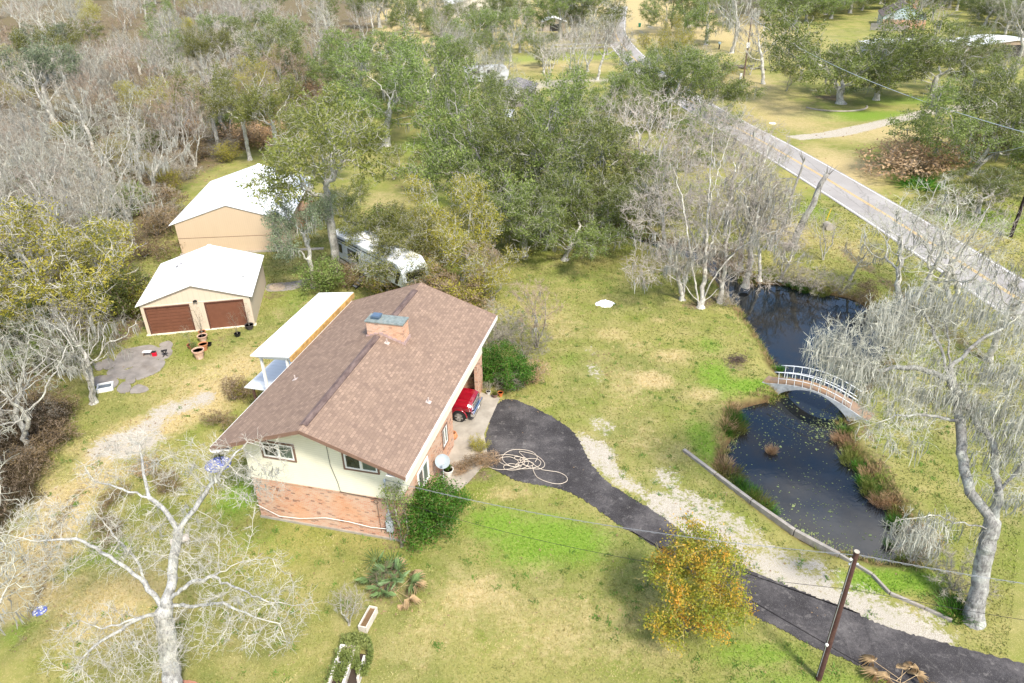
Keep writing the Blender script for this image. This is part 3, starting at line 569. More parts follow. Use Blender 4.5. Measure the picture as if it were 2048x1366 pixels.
oak('yelB', 42, 8, 4, 2, lf=LF_YEL, k=28, size=.12, keep=.85, R=.15, moss=0, wood=B_PALE, stems=3, showtw=2, twp=TW_PALE, zlo=.3)
oak('olvS', 43, 7, 3.4, 1.6, lf=LF_OLV, k=26, size=.12, keep=.8, R=.14, moss=0, stems=3, zlo=.3, na=700)
# shrubs: low, many stems
def shrub(key, seed, H, cr, lf, k=22, size=.09, na=260, keep=.8, stems=5, tw=TW_BROWN, twk=2, sp=.17, step=.25):
    g = np.random.default_rng(seed); sk = []
    for q in range(stems):
        a = g.uniform(0, 6.28); r_ = cr*g.uniform(.1, .5); sk.append([(0, 0, -.05), (r_*math.cos(a), r_*math.sin(a), H*.3)])
    at = np.concatenate([ell(g, na//3, (g.normal(0, cr*.25), g.normal(0, cr*.25), H*g.uniform(.4, .6)), (cr*.8, cr*.8, H*.42), .25, .5, .05) for _ in range(3)])
    t = Tree(seed, sk, at, step=step, di=4, dk=.32, jit=.3, R=.05, r0=.007)
    s_ = [('stems', B_DARK, cat_([t.wood(.012, 9, 5)])), ('twigs', tw, cat_([t.wood(0, .012, 3), t.twigs(twk, .35, .006, sub=1, up=.3)]))]
    if lf: s_.append(('foliage', lf, t.leaves(k, size, .05, sp, .8, .5, keep)))
    proto(key, H, finish(t, s_))
shrub('shrG', 51, 2.4, 1.7, LF_LUSH, k=40, tw=TW_OLV, twk=1, keep=.9)
shrub('shrO', 52, 2.6, 1.7, LF_OAK, k=34)
shrub('shrY', 53, 3., 1.8, LF_YEL, k=20, keep=.8, twk=2)
shrub('shrR', 54, 2.2, 1.6, LF_RUST, k=16, keep=.8, twk=3)
shrub('shrD', 58, 2.2, 1.6, LF_DARK, k=20, keep=.9, twk=3)
shrub('shrB', 55, 3., 1.7, None, twk=7, tw=TW_GREY)
shrub('shrT', 56, 1.6, 1.6, LF_TAN, k=16, keep=.8, twk=4)
shrub('shrS', 57, 3., 1.2, LF_RUST, k=1, twk=1, tw=TW_MID, keep=.35, na=120)
# reed / grass clump
def clump(key, seed, n, H, r, mt, w=.02, lean=.5):
    g = np.random.default_rng(seed); a = g.uniform(0, 6.28, n); q = r*np.sqrt(g.random(n)); B = np.stack([q*np.cos(a), q*np.sin(a), 0*a], 1); h = H*g.uniform(.5, 1.1, n)[:, None]
    d = norm_(np.stack([np.cos(a), np.sin(a), 0*a], 1)*(q[:, None]/r)*lean+g.normal(0, .25*lean+.05, (n, 3))+np.array([0, 0, 1.])); s_ = norm_(np.cross(d, g.normal(0, 1, (n, 3))))
    m1 = B+d*h*.6; e = m1+norm_(d+np.stack([np.cos(a), np.sin(a), -.3+0*a], 1)*lean*.8)*h*.4
    V = np.stack([B-s_*w*.5, B+s_*w*.5, m1+s_*w*.5, m1-s_*w*.5, e+s_*w*.08, e-s_*w*.08], 1).reshape(-1, 3); b = (np.arange(n)*6)[:, None]
    return V, np.concatenate([b+np.array([[0, 1, 2, 3]]), b+np.array([[3, 2, 4, 5]])])
for key, sd_, n, H, r, mt in (('reedG', 61, 260, .75, .38, LF_LUSH), ('reedT', 62, 320, .7, .45, LF_TAN), ('reedO', 63, 260, .6, .5, LF_OLV)):
    proto(key, H, [('blades', fast('blades', *clump(key, sd_, n, H, r, mt), mt))])
proto('herb', .4, [('foliage', fast('foliage', *(lambda g, n: (lambda c, t, b, z: (np.stack([c-t*z, c+b*z*.5, c+t*z, c-b*z*.5], 1).reshape(-1, 3), np.arange(n*4).reshape(-1, 4)))(
    np.stack([g.normal(0, .42, n), g.normal(0, .42, n), np.abs(g.normal(.12, .1, n))], 1), norm_(g.normal(0, 1, (n, 3))*np.array([1, 1, .4])), norm_(g.normal(0, 1, (n, 3))*np.array([1, 1, .4])), g.uniform(.03, .07, (n, 1))))(np.random.default_rng(64), 900), LF_LUSH))])

# ------------------------------------------------------------------ three big trees traced limb by limb: px, py, depth offset
def traced(name, label, base, paths, lobes, seed, wood, tw, R, moss, mossL, k=3, L=.55, step=.32, tr=.010, jit=.17, dk=.55, cat='tree', leaf=None, mossw=.035, mk=5, mossm=MOSS, up=.12, mult=2.2, thin=1.38):
    b = G(*base); dep = (b-np.array([0, 0, CH]))@Fw; g = np.random.default_rng(seed)
    sk = [[(D(x, y, dep+o)-b) for x, y, o in pth] for pth in paths]; sk[0][0] = np.array([0, 0, -.2])
    at = np.concatenate([ell(g, int(n*mult), D(x, y, dep+o)-b, (r, r*1.0, rz), .30, .6) for x, y, o, r, rz, n in lobes]); at = at[at[:, 2] > .8]
    t = Tree(seed, sk, at, step=step, di=3.2, dk=dk, jit=jit, R=R, r0=.0075, e=2.0, thin=thin)
    s_ = [('trunk', wood, cat_([t.wood(.12, 9, 12), t.wood(.03, .12, 6)])), ('twigs', tw, cat_([t.wood(0, .03, 4), t.twigs(k, L, tr, .022, up=up)]))]
    if moss: s_.append(('moss', mossm, t.moss(moss, mossL, mossw, .0, .14, mk, .16)))
    if leaf: s_.append(('crown', leaf[0], t.leaves(*leaf[1:])))
    r = empty(name, tuple(b), label=label, cat=cat)
    for n, me in finish(t, s_):
        c = bpy.data.objects.new(n, me); COL.objects.link(c); c.parent = r
    return r
traced('bare_tree', 'huge white-barked leafless tree inside a brick ring in front of the house gable', (345, 1405), [
    [(345, 1405, 0), (341, 1330, -.3), (332, 1260, -.7), (328, 1225, -.9)],
    [(328, 1225, -.9), (290, 1165, -1), (230, 1122, -1.2), (181, 1092, -1.5), (151, 1077, -1.6), (75, 1083, -1.8), (15, 1070, -2)],
    [(328, 1225, -.9), (342, 1175, -1), (347, 1114, -.8), (357, 1065, -.6), (378, 1031, -.4), (400, 1001, -.1), (427, 963, .2), (465, 914, .5), (495, 884, .8)],
    [(357, 1065, -.6), (325, 1016, -.3), (298, 995, -.2), (291, 963, 0), (279, 888, .3)],
    [(298, 995, -.2), (245, 978, -.4), (189, 963, -.4), (168, 930, -.3)],
    [(290, 1165, -1), (279, 1130, -.6), (245, 1088, -.2), (211, 1050, 0), (181, 1009, .2)],
    [(335, 1205, -1), (378, 1167, -1.5), (427, 1152, -2), (487, 1122, -2.3), (545, 1118, -2.6)],
    [(345, 1222, -1), (389, 1213, -1.8), (446, 1205, -2.4), (502, 1231, -2.8), (559, 1247, -3), (575, 1290, -3)],
    [(427, 1152, -2), (472, 1175, -2.6), (529, 1201, -3), (600, 1209, -3.2)],
    [(328, 1228, -.9), (295, 1231, -1.5), (227, 1268, -2.2), (189, 1292, -2.6), (140, 1345, -3)],
    [(310, 1230, -1.2), (264, 1239, -1.8), (204, 1258, -2.4), (160, 1240, -2.6)],
    [(345, 1340, -.2), (372, 1300, -.5), (385, 1270, -.8)]],
    [(70, 1060, -1.8, 1.5, 1.2, 70), (170, 1010, -.4, 1.7, 1.5, 110), (270, 920, .3, 1.7, 1.5, 110), (400, 940, .3, 1.7, 1.5, 120), (500, 940, .4, 1.9, 1.3, 110), (480, 1120, -2.2, 1.8, 1.1, 110), (540, 1220, -3, 1.8, 1.2, 120), (380, 1080, -1, 1.8, 1.6, 110), (250, 1080, -.6, 1.8, 1.6, 100), (190, 1290, -2.6, 1.8, 1.2, 150), (300, 1290, -2.2, 1.6, 1.0, 110), (110, 1120, -1.8, 1.3, 1., 40), (420, 1240, -2.5, 1.5, 1., 60), (240, 1350, -3, 1.5, .8, 60)],
    201, B_WHITE, TW_PALE, .35, .008, .35, k=3, L=.42, tr=.006, mossw=.03, mk=16, mult=3., thin=1.15, step=.24, dk=.34)
traced('bare_tree', 'tall pale leafless tree hung with grey moss at the foot of the pond', (1945, 1242), [
    [(1945, 1242, 0), (1962, 1150, -.5), (1985, 1045, -1.2)],
    [(1985, 1045, -1.2), (1965, 1015, -1.2), (1940, 985, -1.2), (1928, 939, -1.), (1924, 890, -.8), (1921, 844, -.5), (1899, 756, .3), (1880, 690, .8), (1850, 630, 1.2), (1800, 600, 1.5)],
    [(1985, 1045, -1.2), (2005, 975, -1.6), (2048, 925, -2), (2100, 860, -2.2)],
    [(2000, 985, -1.5), (1990, 930, -1.2), (1987, 888, -1), (1950, 840, -.4), (1925, 800, 0), (1900, 734, .4), (1895, 660, 1), (1870, 600, 1.4)],
    [(1899, 756, .3), (1830, 735, -.2), (1750, 740, -.8), (1690, 720, -1.2), (1620, 700, -1.6)],
    [(1985, 1060, -1.2), (1920, 1045, -2), (1860, 1030, -2.6), (1800, 1040, -3)],
    [(1921, 844, -.5), (1850, 830, -1.2), (1790, 830, -1.6), (1740, 850, -2)],
    [(1900, 734, .4), (1960, 680, .4), (2030, 640, .4)]],
    [(1680, 700, -1.2, 1.9, 1.3, 150), (1770, 690, -.4, 2.2, 1.8, 190), (1850, 640, 1., 2.2, 1.8, 190), (1940, 640, .8, 2.2, 2., 190), (2030, 680, .2, 2.4, 2.2, 150), (1800, 810, -1.4, 2., 1.5, 170), (1880, 780, -.4, 2.2, 1.8, 140), (2000, 800, -1, 2.4, 2., 140), (1830, 1040, -2.6, 1.5, 1., 110), (2060, 930, -2, 2.2, 1.8, 90), (1720, 620, 0, 1.6, 1.2, 80), (1780, 870, -1.8, 1.3, .8, 50)],
    202, B_MID, TW_GREEN, .34, .42, .9, k=3, L=.45, tr=.008, mossw=.018, mk=8, step=.28, dk=.40, mult=3.2, thin=1.22)
traced('bare_tree', 'tall many-stemmed white leafless tree with reddish twigs on the pond bank', (1402, 615), [
    [(1402, 615, 0), (1412, 520, -.3), (1415, 430, -.5), (1420, 360, -.4), (1424, 290, -.2), (1428, 230, 0)],
    [(1402, 615, 0), (1385, 540, -.8), (1375, 470, -1.2), (1365, 400, -1.4), (1345, 330, -1.6), (1300, 300, -1.8)],
    [(1415, 430, -.5), (1432, 360, -1), (1450, 300, -1.4), (1470, 250, -1.6), (1490, 220, -1.6)],
    [(1412, 520, -.3), (1440, 440, .8), (1470, 380, 1.4), (1520, 330, 2), (1560, 320, 2.4)],
    [(1402, 615, 0), (1425, 560, -1), (1470, 500, -1.6), (1530, 470, -2), (1580, 450, -2)],
    [(1402, 615, 0), (1370, 570, -1), (1320, 540, -1.6), (1270, 530, -2)],
    [(1402, 615, 0), (1440, 575, .6), (1480, 540, 1), (1530, 540, 1.2)]],
    [(1425, 250, 0, 2.2, 2.2, 200), (1360, 320, -1.4, 2.6, 2.4, 200), (1480, 290, -.4, 2.6, 2.4, 200), (1300, 420, -1.2, 2.4, 2., 140), (1420, 400, 0, 3., 2.6, 220), (1530, 400, 1.4, 2.4, 2.2, 150), (1290, 540, -1.8, 2., 1.4, 130), (1360, 520, -1, 2.4, 1.6, 140), (1460, 520, 0, 2.6, 2., 180), (1560, 470, -1.6, 2.2, 1.6, 120), (1520, 560, 1, 1.6, 1.2, 80)],
    203, B_PALE, TW_ROSE, .30, .05, .9, k=3, L=.65, step=.34, tr=.012, dk=.5, mossw=.05, up=.35)
# ------------------------------------------------------------------ building materials
m = MN('brick_wall'); sx = m.n('ShaderNodeSeparateXYZ'); m.l(m.c, sx.inputs[0]); cb = m.n('ShaderNodeCombineXYZ'); m.l(m.math('ADD', sx.outputs[0], sx.outputs[1]), cb.inputs[0]); m.l(sx.outputs[2], cb.inputs[1])
br = m.n('ShaderNodeTexBrick'); m.l(cb.outputs[0], br.inputs[0]); br.inputs['Scale'].default_value = 1; br.inputs['Brick Width'].default_value = .21; br.inputs['Row Height'].default_value = .078; br.inputs['Mortar Size'].default_value = .010; br.inputs['Bias'].default_value = -.1
br.inputs[1].default_value = (.52, .22, .12, 1); br.inputs[2].default_value = (.56, .36, .24, 1); br.inputs[3].default_value = (.50, .42, .34, 1)
v = m.n('ShaderNodeTexWhiteNoise', noise_dimensions='2D'); sn = m.n('ShaderNodeVectorMath', operation='SNAP'); m.l(cb.outputs[0], sn.inputs[0]); sn.inputs[1].default_value = (.21, .078, 1); m.l(sn.outputs[0], v.inputs[0])
c = m.mix(m.ramp(v.outputs[0], [(.90, 0.), (.93, .8)]), br.outputs[0], (.16, .09, .07)); c = m.mix(m.ramp(m.noise(.8, 4), [(.45, 0.), (.65, .5)]), c, (.56, .42, .31)); c = m.mix(m.ramp(m.noise(.6, 3, .5, m.mapv((1, 1, 1), None, (.4, .2, 0))), [(.5, 0.), (.66, .35)]), c, (.62, .27, .10))
m.bump(br.outputs[1], -.3, .01); BRICK = m.fin(c, .9, .15)
m = MN('siding_cream'); sx = m.n('ShaderNodeSeparateXYZ'); m.l(m.c, sx.inputs[0]); fr = m.math('FRACT', m.math('DIVIDE', sx.outputs[2], .125)); c = m.ramp(fr, [(0, (.60, .56, .42)), (.12, (.80, .76, .60)), (1, (.84, .80, .64))])
c = m.mix(m.ramp(m.noise(.7, 5, .7), [(.45, 0.), (.75, .35)]), c, (.66, .62, .48)); m.bump(fr, .5, .02); SIDING = m.fin(c, .6, .3)
def shingle(name, a, b, dk):
    m = MN(name); sx = m.n('ShaderNodeSeparateXYZ'); m.l(m.c, sx.inputs[0]); cb = m.n('ShaderNodeCombineXYZ'); m.l(sx.outputs[1], cb.inputs[0]); m.l(sx.outputs[0], cb.inputs[1])
    br = m.n('ShaderNodeTexBrick'); m.l(cb.outputs[0], br.inputs[0]); br.inputs['Scale'].default_value = 1; br.inputs['Brick Width'].default_value = .27; br.inputs['Row Height'].default_value = .155; br.inputs['Mortar Size'].default_value = .012; br.inputs['Mortar Smooth'].default_value = .6; br.inputs['Bias'].default_value = .0
    br.inputs[1].default_value = (*a, 1); br.inputs[2].default_value = (*b, 1); br.inputs[3].default_value = (*dk, 1)
    v = m.n('ShaderNodeTexWhiteNoise', noise_dimensions='2D'); sn = m.n('ShaderNodeVectorMath', operation='SNAP'); m.l(cb.outputs[0], sn.inputs[0]); sn.inputs[1].default_value = (.27, .155, 1); m.l(sn.outputs[0], v.inputs[0])
    c = m.mix(m.ramp(v.outputs[0], [(.5, 0.), (.8, .45)]), br.outputs[0], tuple(x*.72 for x in a)); c = m.mix(m.ramp(m.noise(.35, 5, .7), [(.4, 0.), (.7, .15)]), c, tuple(x*.85 for x in b)); c = m.mix(m.ramp(m.noise(30, 2), [(.3, .3), (.6, 0.)]), c, dk)
    c = m.mix(m.ramp(m.noise(1.1, 5, .7, m.mapv((.25, 2.2, 1))), [(.45, 0.), (.7, .35)]), c, dk); m.bump(br.outputs[1], -.4, .01); return m.fin(c, .95, .1)
SHING = shingle('shingle_brown', (.335, .235, .168), (.215, .15, .11), (.145, .10, .08))
SHINGD = shingle('shingle_far', (.20, .165, .145), (.16, .13, .12), (.08, .07, .06))
m = MN('shingle_vent'); c = m.ramp(m.noise(1.2, 5, .7, m.mapv((3, 1, 1))), [(.3, (.075, .05, .045)), (.7, (.20, .145, .125))]); VENT = m.fin(c, .9, .15)
WHITE = simple('white_paint', (.80, .79, .74), .5, .08, 2, .05); CREAM = simple('cream_trim', (.74, .68, .52), .6, .1, 2, .05)
def metal_roof(name, col, per=.3, dirty=.25, axis=1):
    m = MN(name); sx = m.n('ShaderNodeSeparateXYZ'); m.l(m.c, sx.inputs[0]); fr = m.math('FRACT', m.math('DIVIDE', sx.outputs[axis], per)); r = m.ramp(fr, [(0, 0.), (.08, 1.), (.16, 0.)])
    c = m.mix(m.ramp(m.noise(.5, 6, .7, m.mapv((.35, 2.2, 1) if axis == 1 else (1, 1, 1))), [(.42, 0.), (.8, dirty)]), col, (.36, .40, .42)); c = m.mix(m.math('MULTIPLY', r, .3), c, (.4, .42, .42)); m.bump(r, .5, .03); return m.fin(c, .4, .4)
MROOF = metal_roof('metal_white', (.86, .86, .84), .3, .05); MROOFB = metal_roof('metal_barn', (.80, .82, .82), .3, .75)
def panel(name, col, per, dk=.8, ax=(1, 1)):
    m = MN(name); sx = m.n('ShaderNodeSeparateXYZ'); m.l(m.c, sx.inputs[0]); u = m.math('ADD', sx.outputs[0], sx.outputs[1]); fr = m.math('FRACT', m.math('DIVIDE', u, per)); r = m.ramp(fr, [(0, 1.), (.10, 0.), (.9, 0.), (1, 1.)])
    c = m.mix(m.math('MULTIPLY', r, .55), col, tuple(x*dk for x in col)); c = m.mix(m.ramp(m.noise(.9, 5, .7, m.mapv((1, 1, .3))), [(.45, 0.), (.8, .3)]), c, tuple(x*.8 for x in col)); m.bump(r, -.4, .01); return m.fin(c, .8, .2)
TAN = panel('barn_panel', (.56, .43, .29), .2); TANG = panel('garage_panel', (.58, .48, .36), .4)
GDOOR = simple('garage_door_brown', (.165, .066, .038), .55, .15, 2, .05); GTRIM = simple('dark_red_trim', (.11, .042, .028), .6, .1); BROWN = simple('brown_trim', (.20, .12, .085), .7, .15)
GLASS = MN('window_glass'); GLASS.fin(GLASS.ramp(GLASS.noise(1.5, 3), [(.4, (.012, .016, .016)), (.6, (.05, .06, .05))]), .04, .8); GLASS = GLASS.m
CURT = simple('curtain_green', (.10, .13, .10), .4, .2, 3, 0, .5)
DARK = simple('interior_shade', (.03, .028, .025), .9); BLACK = simple('black_plastic', (.02, .02, .02), .5); STEEL = simple('steel_grey', (.42, .44, .46), .4, .15, 4, .05, .5, .4); GALV = simple('galvanised', (.52, .55, .58), .35, .12, 4, .05, .5, .2)  # near-black tones also painted as shade in bays, culvert and wheel arches
RUST = simple('rusty_gutter', (.50, .30, .10), .9, .4, 3, .3, dirt=(.20, .13, .07)); WOODG = simple('weathered_wood', (.42, .37, .30), .9, .3, 6, .3); WOODB = simple('dark_wood', (.10, .055, .04), .85, .3, 6, .3)
TERRA = simple('terracotta', (.52, .22, .10), .8, .25, 6, .1); TERRAP = simple('terracotta_pale', (.62, .40, .28), .85, .3, 5, .1, dirt=(.75, .70, .62)); SOIL = simple('potting_soil', (.05, .035, .025), .95)
SHALE = simple('stone_cap', (.20, .235, .22), .8, .35, 5, .3, dirt=(.32, .30, .25))

def window(parent, x0, x1, z0, z1, y, n=2, frame=WHITE, out=BROWN, label=None, ax='x', lights=(GLASS, CURT)):
    """window in a wall facing -y (ax x) or facing +x (ax y) of the parent's frame"""
    def tr(a, b):
        if ax == 'x': return a, b
        f = lambda p: (y*1.-(p[1]-y), p[0], p[2]); A_, B_ = f(a), f(b); return tuple(map(min, zip(A_, B_))), tuple(map(max, zip(A_, B_)))
    w = MB(); t = .09
    for a, b in (((x0-t, y-.045, z1), (x1+t, y+.02, z1+t)), ((x0-t, y-.045, z0-t), (x1+t, y+.02, z0)), ((x0-t, y-.045, z0), (x0, y+.02, z1)), ((x1, y-.045, z0), (x1+t, y+.02, z1))): w.box(*tr(a, b))
    wo_ = w.build('window', out, parent, **({'label': label} if label else {})); w = MB(); t = .085; a0, a1, b0, b1 = x0+.002, x1-.002, z0+.002, z1-.002
    mids = [a0+(a1-a0)*i/n for i in range(1, n)]
    w.box(*tr((a0, y-.03, b1-t), (a1, y+.015, b1))); w.box(*tr((a0, y-.03, b0), (a1, y+.015, b0+t))); w.box(*tr((a0, y-.03, b0+t), (a0+t, y+.015, b1-t))); w.box(*tr((a1-t, y-.03, b0+t), (a1, y+.015, b1-t)))
    for q in mids: w.box(*tr((q-t/2, y-.032, b0+t), (q+t/2, y+.015, b1-t)))
    w.build('frame', frame, wo_); ed = [a0]+mids+[a1]
    for i in range(n): MB().box(*tr((ed[i]+t, y-.008, b0+t), (ed[i+1]-t, y+.01, b1-t))).build('pane', lights[i % 2], wo_)
    return wo_

def gable(name, loc, rz, W_, L_, he, hr, ov, of, ob, wallm, roofm, th=.1, trim=None, **k):
    h = empty(name, loc, rz, **k); m_ = W_/2; w = MB(); sl = (hr-he)/(m_+ov); hw = he+sl*ov-.02; rr_ = hr-.02
    return h, m_, sl, hw
def roof_mesh(W_, L_, he, hr, ov, of, ob, th):
    m_ = W_/2; w = MB()
    for s in (-1, 1):
        xe = m_+s*(m_+ov); a = [(xe, -of, he), (m_, -of, hr), (m_, L_+ob, hr), (xe, L_+ob, he)]; w.add(a+[(x, y, z-th) for x, y, z in a], [(0, 1, 2, 3) if s < 0 else (3, 2, 1, 0), (7, 6, 5, 4) if s < 0 else (4, 5, 6, 7), (0, 4, 5, 1), (3, 2, 6, 7), (0, 3, 7, 4)])
    return w
# ------------------------------------------------------------------ main house
HW, HL, HE, HR, OV, OF, OB, HB = 8.11, 14.43, 5.377, 7.205, .976, 1.18, .54, 2.75
h = empty('brick_house', (HOc[0], HOc[1], 0), HA, label='two-storey house of orange brick and cream siding under a brown shingle roof', cat='house')
sl = (HR-HE)/(HW/2+OV); hw = HE+sl*OV-.12; ap = HR-.12
roof = roof_mesh(HW, HL, HE, HR, OV, OF, OB, .09).build('roof', SHING, h)
w = MB()   # siding shell of the upper floor
o = .03; w.add([(-o, -o, HB), (HW+o, -o, HB), (HW+o, -o, hw), (HW/2, -o, ap), (-o, -o, hw)], [(0, 1, 2, 3, 4)])
w.add([(-o, HL+o, HB), (HW+o, HL+o, HB), (HW+o, HL+o, hw), (HW/2, HL+o, ap), (-o, HL+o, hw)], [(4, 3, 2, 1, 0)])
w.add([(HW+o, -o, HB), (HW+o, HL+o, HB), (HW+o, HL+o, hw), (HW+o, -o, hw)], [(0, 1, 2, 3)]).add([(-o, -o, HB), (-o, HL+o, HB), (-o, HL+o, hw), (-o, -o, hw)], [(3, 2, 1, 0)]).add([(-o, -o, HB), (HW+o, -o, HB), (HW+o, HL+o, HB), (-o, HL+o, HB)], [(3, 2, 1, 0)])
w.build('siding', SIDING, h)
w = MB(); w.box((0, 0, -.1), (HW, .22, HB-.003)).box((0, .22, -.1), (.22, HL, HB-.003)).box((.22, HL-.22, -.1), (HW, HL, HB-.003)).box((HW-.22, .22, -.1), (HW, 8.1, HB-.003)).box((HW-.22, 13.3, -.1), (HW, HL-.22, HB-.003)).box((.22, 8.0, -.1), (HW-.22, 8.1, HB-.003))
w.build('brick_wall', BRICK, h)
MB().box((-.03, -.035, HB-.1), (HW+.03, -.002, HB-.005)).build('brick_ledge', BRICK, h)
MB().box((-.04, -.06, -.1), (HW+.04, -.003, .13)).build('footing', CONC, h)
w = MB()      # fascia and rake boards
for s in (-1, 1):
    xe = HW/2+s*(HW/2+OV)
    w.bar((xe+s*.013, -OF, HE-.13), (xe+s*.013, HL+OB, HE-.13), .024, .26)
w.build('fascia', WHITE, h)
for yy in (-OF-.012, HL+OB+.012):
    w = MB()
    for s in (-1, 1): w.bar((HW/2+s*(HW/2+OV), yy, HE-.10), (HW/2, yy, HR-.10), .024, .2)
    w.build('rake_board', BROWN, h)
MB().add([(HW, -OF+.01, HE+.0-.10), (HW+OV, -OF+.01, HE-.095), (HW+OV, HL+OB-.01, HE-.095), (HW, HL+OB-.01, HE-.10)], [(0, 1, 2, 3)]).add([(0, -OF+.01, HE-.10), (-OV, -OF+.01, HE-.095), (-OV, HL+OB-.01, HE-.095), (0, HL+OB-.01, HE-.10)], [(3, 2, 1, 0)]).build('soffit', WHITE, h)
for x_, z_ in ((HW/2, ap-.28), (HW-.25, hw-.0), (.25, hw-.0)): MB().bar((x_, -.02, z_-.12), (x_, -.62, z_-.05), .13, .16).build('bracket', BROWN, h)
for y0, y1 in ((-.75, 7.85), (9.15, 13.9)):      # ridge vent: two low strips in short lengths
    w = MB(); n_ = int((y1-y0)/1.18)
    for i in range(n_):
        a, b = y0+(y1-y0)*i/n_, y0+(y1-y0)*(i+1)/n_-.012
        for s in (-1, 1):
            z1 = HR+.05; x1 = HW/2+s*.2; z0 = HR+.05-sl*.2; w.add([(HW/2, a, z1), (x1, a, z0), (x1, b, z0), (HW/2, b, z1), (x1, a, z0-.055), (x1, b, z0-.055), (HW/2, a, z1-.1), (HW/2, b, z1-.1)], [(0, 1, 2, 3) if s > 0 else (3, 2, 1, 0), (1, 4, 5, 2) if s > 0 else (2, 5, 4, 1), (0, 6, 4, 1) if s > 0 else (1, 4, 6, 0), (3, 2, 5, 7) if s > 0 else (7, 5, 2, 3)])
    w.build('ridge_vent', VENT, h)
ch = MB().box((3.36, 8.10, 5.6), (5.54, 8.94, 7.88)).build('chimney', BRICK, h)
MB().box((3.30, 8.04, 7.88), (5.60, 9.00, 7.96)).build('chimney_cap', SHALE, ch, bevel=.01)
MB().box((3.66, 8.32, 7.96), (4.06, 8.72, 8.10)).box((3.60, 8.26, 8.10), (4.12, 8.78, 8.16)).box((3.64, 8.30, 8.16), (4.08, 8.74, 8.18)).build('flue_cap', simple('blue_steel', (.13, .19, .26), .35, .1, 4, 0, .6, .4), ch)
w = MB()
for i in range(6):
    x_ = HW/2+.05+i*.26; z_ = HR-sl*(i*.26+.05); w.box((x_, 8.06, z_-.28), (x_+.24, 8.097, z_+.12))
for i in range(3):
    x_ = HW/2-.25-i*.26; z_ = HR-sl*(i*.26+.25); w.box((x_, 8.06, z_-.28), (x_+.24, 8.097, z_+.12))
w.box((5.543, 8.07, 6.1), (5.58, 9.02, 6.85)); w.build('flashing', simple('flashing', (.42, .30, .27), .6, .3, 3), ch)
for x_, y_ in ((4.75, 7.6), (8.25, 4.35), (.62, 4.45)):
    z_ = HR-sl*abs(x_-HW/2); w = MB().tube([(x_, y_, z_-.1), (x_, y_, z_+.26)], .035, 10).add([(x_-.13, y_-.14, z_+sl*.13*(1 if x_ > HW/2 else -1)+.012), (x_+.13, y_-.14, z_-sl*.13*(1 if x_ > HW/2 else -1)+.012), (x_+.13, y_+.14, z_-sl*.13*(1 if x_ > HW/2 else -1)+.012), (x_-.13, y_+.14, z_+sl*.13*(1 if x_ > HW/2 else -1)+.012)], [(0, 1, 2, 3)]); w.build('plumbing_vent', simple('vent_white', (.50, .42, .37), .6), h)
window(h, 1.07, 2.76, 4.32, 5.22, -.035, label='sliding window nearer the birdbath'); window(h, 5.46, 7.15, 4.36, 5.24, -.035, label='sliding window beside the vine')
window(h, 2.35, 3.75, 1.2, 2.45, HW+.002, ax='y', out=WHITE); window(h, 6.25, 7.0, 1.2, 2.4, HW+.002, ax='y', out=BROWN)
MB().tube([(4.62, -.06, hw+.45), (4.66, -.06, 4.4), (4.9, -.07, 3.4), (4.98, -.07, HB+.02), (5.6, -.07, HB-.02), (7.15, -.07, HB-.06)], .012, 5).build('cable', BLACK, h)
w = MB().tube([(7.46, -.1, 3.95), (7.46, -.1, 1.85)], .035, 8).lathe([(.07, 0), (.075, .08), (.03, .16)], (7.46, -.1, 3.92), 10); w.build('conduit', GALV, h)
mbx = MB().box((7.27, -.22, .72), (7.62, -.005, 1.42)).build('meter_box', GALV, h, bevel=.012); MB().box((7.33, -.2, 1.42), (7.56, -.005, 1.85)).build('meter', STEEL, mbx, bevel=.01)
MB().tube([(7.36, -.06, .72), (7.36, -.06, -.02)], .022, 6).tube([(7.5, -.06, .72), (7.5, -.06, -.02)], .022, 6).build('conduit', GALV, h)
w = MB(); t_ = np.linspace(0, 6.28*2, 26); w.tube([(6.85+.11*math.cos(q), -.09, 2.5+.11*math.sin(q)) for q in t_], .012, 5).tube([(6.88, -.08, 2.4), (6.9, -.08, 1.2), (6.92, -.08, .5)], .01, 5); w.build('cable_loop', BLACK, h)
MB().tube([(-.02, -.12, .95), (1.2, -.14, .42), (2.4, -.13, .5), (3.9, -.12, .86), (5.2, -.11, .85), (6.4, -.1, .72), (7.28, -.1, .8)], .016, 6).build('cable', WHITE, h)
# raised deck and white metal patio roof on the far side
MB().box((-3.55, 6.9, 2.52), (-.05, 15.6, 2.66)).build('deck', WOODG, h)
pr = MB().add([(-3.68, 6.85, 5.50), (-1.18, 7.0, 5.66), (-1.18, 15.7, 5.66), (-3.62, 15.4, 5.50), (-3.68, 6.85, 5.45), (-1.18, 7.0, 5.60), (-1.18, 15.7, 5.60), (-3.62, 15.4, 5.45)], [(0, 1, 2, 3), (7, 6, 5, 4), (0, 4, 5, 1), (1, 5, 6, 2), (2, 6, 7, 3), (3, 7, 4, 0)]).build('patio_roof', metal_roof('patio_metal', (.93, .93, .91), .3, .0, 0), h)
MB().bar((-1.14, 7.0, 5.47), (-1.14, 15.6, 5.47), .1, .34).build('gutter', RUST, pr)
w = MB().bar((-3.5, 7.05, 5.38), (-1.2, 7.15, 5.50), .09, .13).bar((-3.45, 7.3, 5.18), (-1.15, 7.35, 5.25), .06, .16).bar((-3.45, 15.3, 5.38), (-1.2, 15.4, 5.50), .09, .13); w.build('beam', WHITE, pr)
for x_, y_ in ((-3.3, 7.3), (-3.3, 11.3), (-3.3, 15.2), (-1.6, 7.3)): MB().bar((x_, y_, 0), (x_, y_, 5.38), .13).build('post', WHITE, pr)
